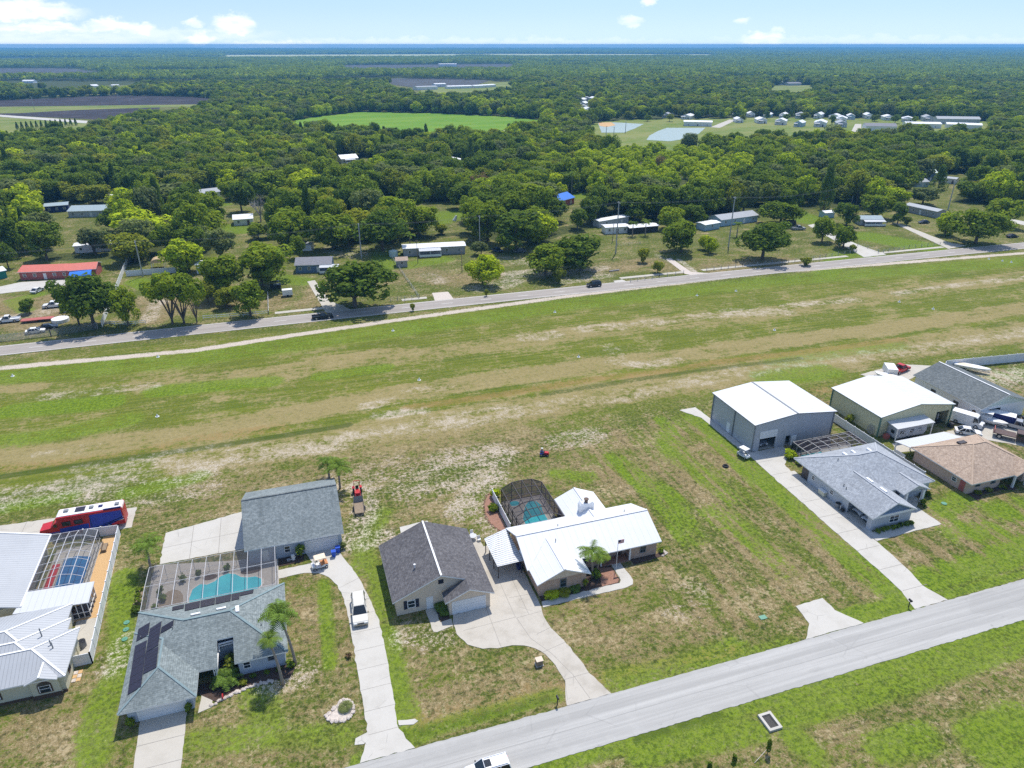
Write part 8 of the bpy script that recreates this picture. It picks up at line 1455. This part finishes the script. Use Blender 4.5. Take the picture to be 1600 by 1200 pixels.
sp_ = n('ShaderNodeSeparateXYZ', i={0: geo}).outputs
zc = n.math('ADD', n.math('MAXIMUM', sp_[2], 0.0), .16)
n.set(sky.inputs[0], n('ShaderNodeCombineXYZ', i={0: sp_[0], 1: sp_[1], 2: zc}).outputs[0])
cam_dir = lambda u, v: (P(u, v, 71.0) - Vector((0, 0, CAMH))).normalized() if False else (lambda x, y: Vector((x * cP + (cT + y * sT) * sP, -x * sP + (cT + y * sT) * cP, -sT + y * cT)).normalized())((u - 800) / FPX, (600 - v) / FPX)
wob = n('ShaderNodeTexNoise', i={'Vector': n.mapping(geo, (60, 60, 110)), 'Scale': 1.0, 'Detail': 5.0, 'Roughness': .6}).outputs[1]
gw_ = n('ShaderNodeVectorMath', operation='ADD'); n.set(gw_.inputs[0], geo); sc_ = n('ShaderNodeVectorMath', operation='SCALE'); sub_ = n('ShaderNodeVectorMath', operation='SUBTRACT'); n.set(sub_.inputs[0], wob); sub_.inputs[1].default_value = (.5, .5, .5); n.set(sc_.inputs[0], sub_); sc_.inputs['Scale'].default_value = .022; n.set(gw_.inputs[1], sc_)
mask = None
for u, v, rw, rh, k in ((15, 16, 62, 11, 1), (70, 44, 60, 6, .7), (172, 41, 24, 8, 1), (212, 46, 22, 6, .8), (365, 38, 22, 11, 1), (302, 36, 10, 5, .6), (312, 61, 20, 6, .9), (430, 70, 60, 4, .6), (985, 33, 14, 6, .5), (1160, 32, 9, 5, .5), (1192, 63, 24, 8, .7), (1215, 49, 9, 3, .5), (1014, 4, 10, 6, .8), (60, 62, 130, 9, .4), (250, 56, 120, 8, .35), (700, 66, 300, 5, .25), (1400, 64, 220, 5, .2)):
    d = cam_dir(u, v); rr = Vector((d.y, -d.x, 0)).normalized(); uu = rr.cross(d)
    def dotv(vec): q = n('ShaderNodeVectorMath', operation='DOT_PRODUCT'); n.set(q.inputs[0], gw_); q.inputs[1].default_value = vec; return q.outputs['Value']
    e = n.math('ADD', n.math('POWER', n.math('MULTIPLY', dotv(rr), FPX * .85 / rw), 2.0), n.math('POWER', n.math('MULTIPLY', n.math('SUBTRACT', dotv(uu), 0.0), FPX * .85 / rh), 2.0))
    c = n.math('MULTIPLY', n.ss(n.math('SUBTRACT', 1.0, e), -.5, 1.0), k); mask = c if mask is None else n.math('MAXIMUM', mask, c)
front_ = n.math('GREATER_THAN', sp_[1], 0.0); wisp = n.ss(n.noise(n.mapping(geo, (34, 34, 150)), 1.0, 5, .6), .3, .62); low_ = n.math('SUBTRACT', 1.0, n.ss(sp_[2], 0.0, .22)); vlow = n.math('SUBTRACT', 1.0, n.ss(sp_[2], 0.0, .055))
pale = n.mix(n.math('MULTIPLY', low_, .62), sky.outputs[0], n.mix(vlow, (2.6, 3.6, 5.1), (3.6, 4.3, 5.4)))
mask = n.math('MULTIPLY', mask, n.math('ADD', .45, n.math('MULTIPLY', wisp, .55)))
cloud = n.mix(n.math('MULTIPLY', mask, front_), pale, (6.4, 6.4, 6.5))
n.set(bg.inputs[0], cloud); bg.inputs[1].default_value = .15
sl = bpy.data.lights.new('sun', 'SUN'); sl.energy = 3.5; sl.angle = R(.53); sl.color = (1.0, .955, .88)
so = bpy.data.objects.new('sun', sl); COL.objects.link(so)
sd_ = Vector((math.sin(SUN_AZ) * math.cos(SUN_EL), math.cos(SUN_AZ) * math.cos(SUN_EL), math.sin(SUN_EL))); so.rotation_euler = sd_.to_track_quat('Z', 'Y').to_euler(); so.location = sd_ * 300
cd = bpy.data.cameras.new('camera'); cd.sensor_width = 36; cd.sensor_fit = 'HORIZONTAL'; cd.lens = FPX / 1600 * 36; cd.clip_start = .5; cd.clip_end = 40000
co = bpy.data.objects.new('camera', cd); COL.objects.link(co); co.location = (0, 0, CAMH); co.rotation_euler = (math.pi / 2 - TH, 0, -PHI); S.camera = co
S.view_settings.view_transform = 'Standard'; S.view_settings.look = 'None'; S.view_settings.exposure = .40; S.view_settings.gamma = 1
c = S.cycles; c.max_bounces = 8; c.diffuse_bounces = 3; c.transparent_max_bounces = 24; c.volume_bounces = 0; c.glossy_bounces = 2; c.transmission_bounces = 4; c.sample_clamp_indirect = 4
c.use_denoising = False
try: c.denoiser = 'OPENIMAGEDENOISE'; c.denoising_input_passes = 'RGB_ALBEDO_NORMAL'; c.denoising_prefilter = 'ACCURATE'
except Exception: pass
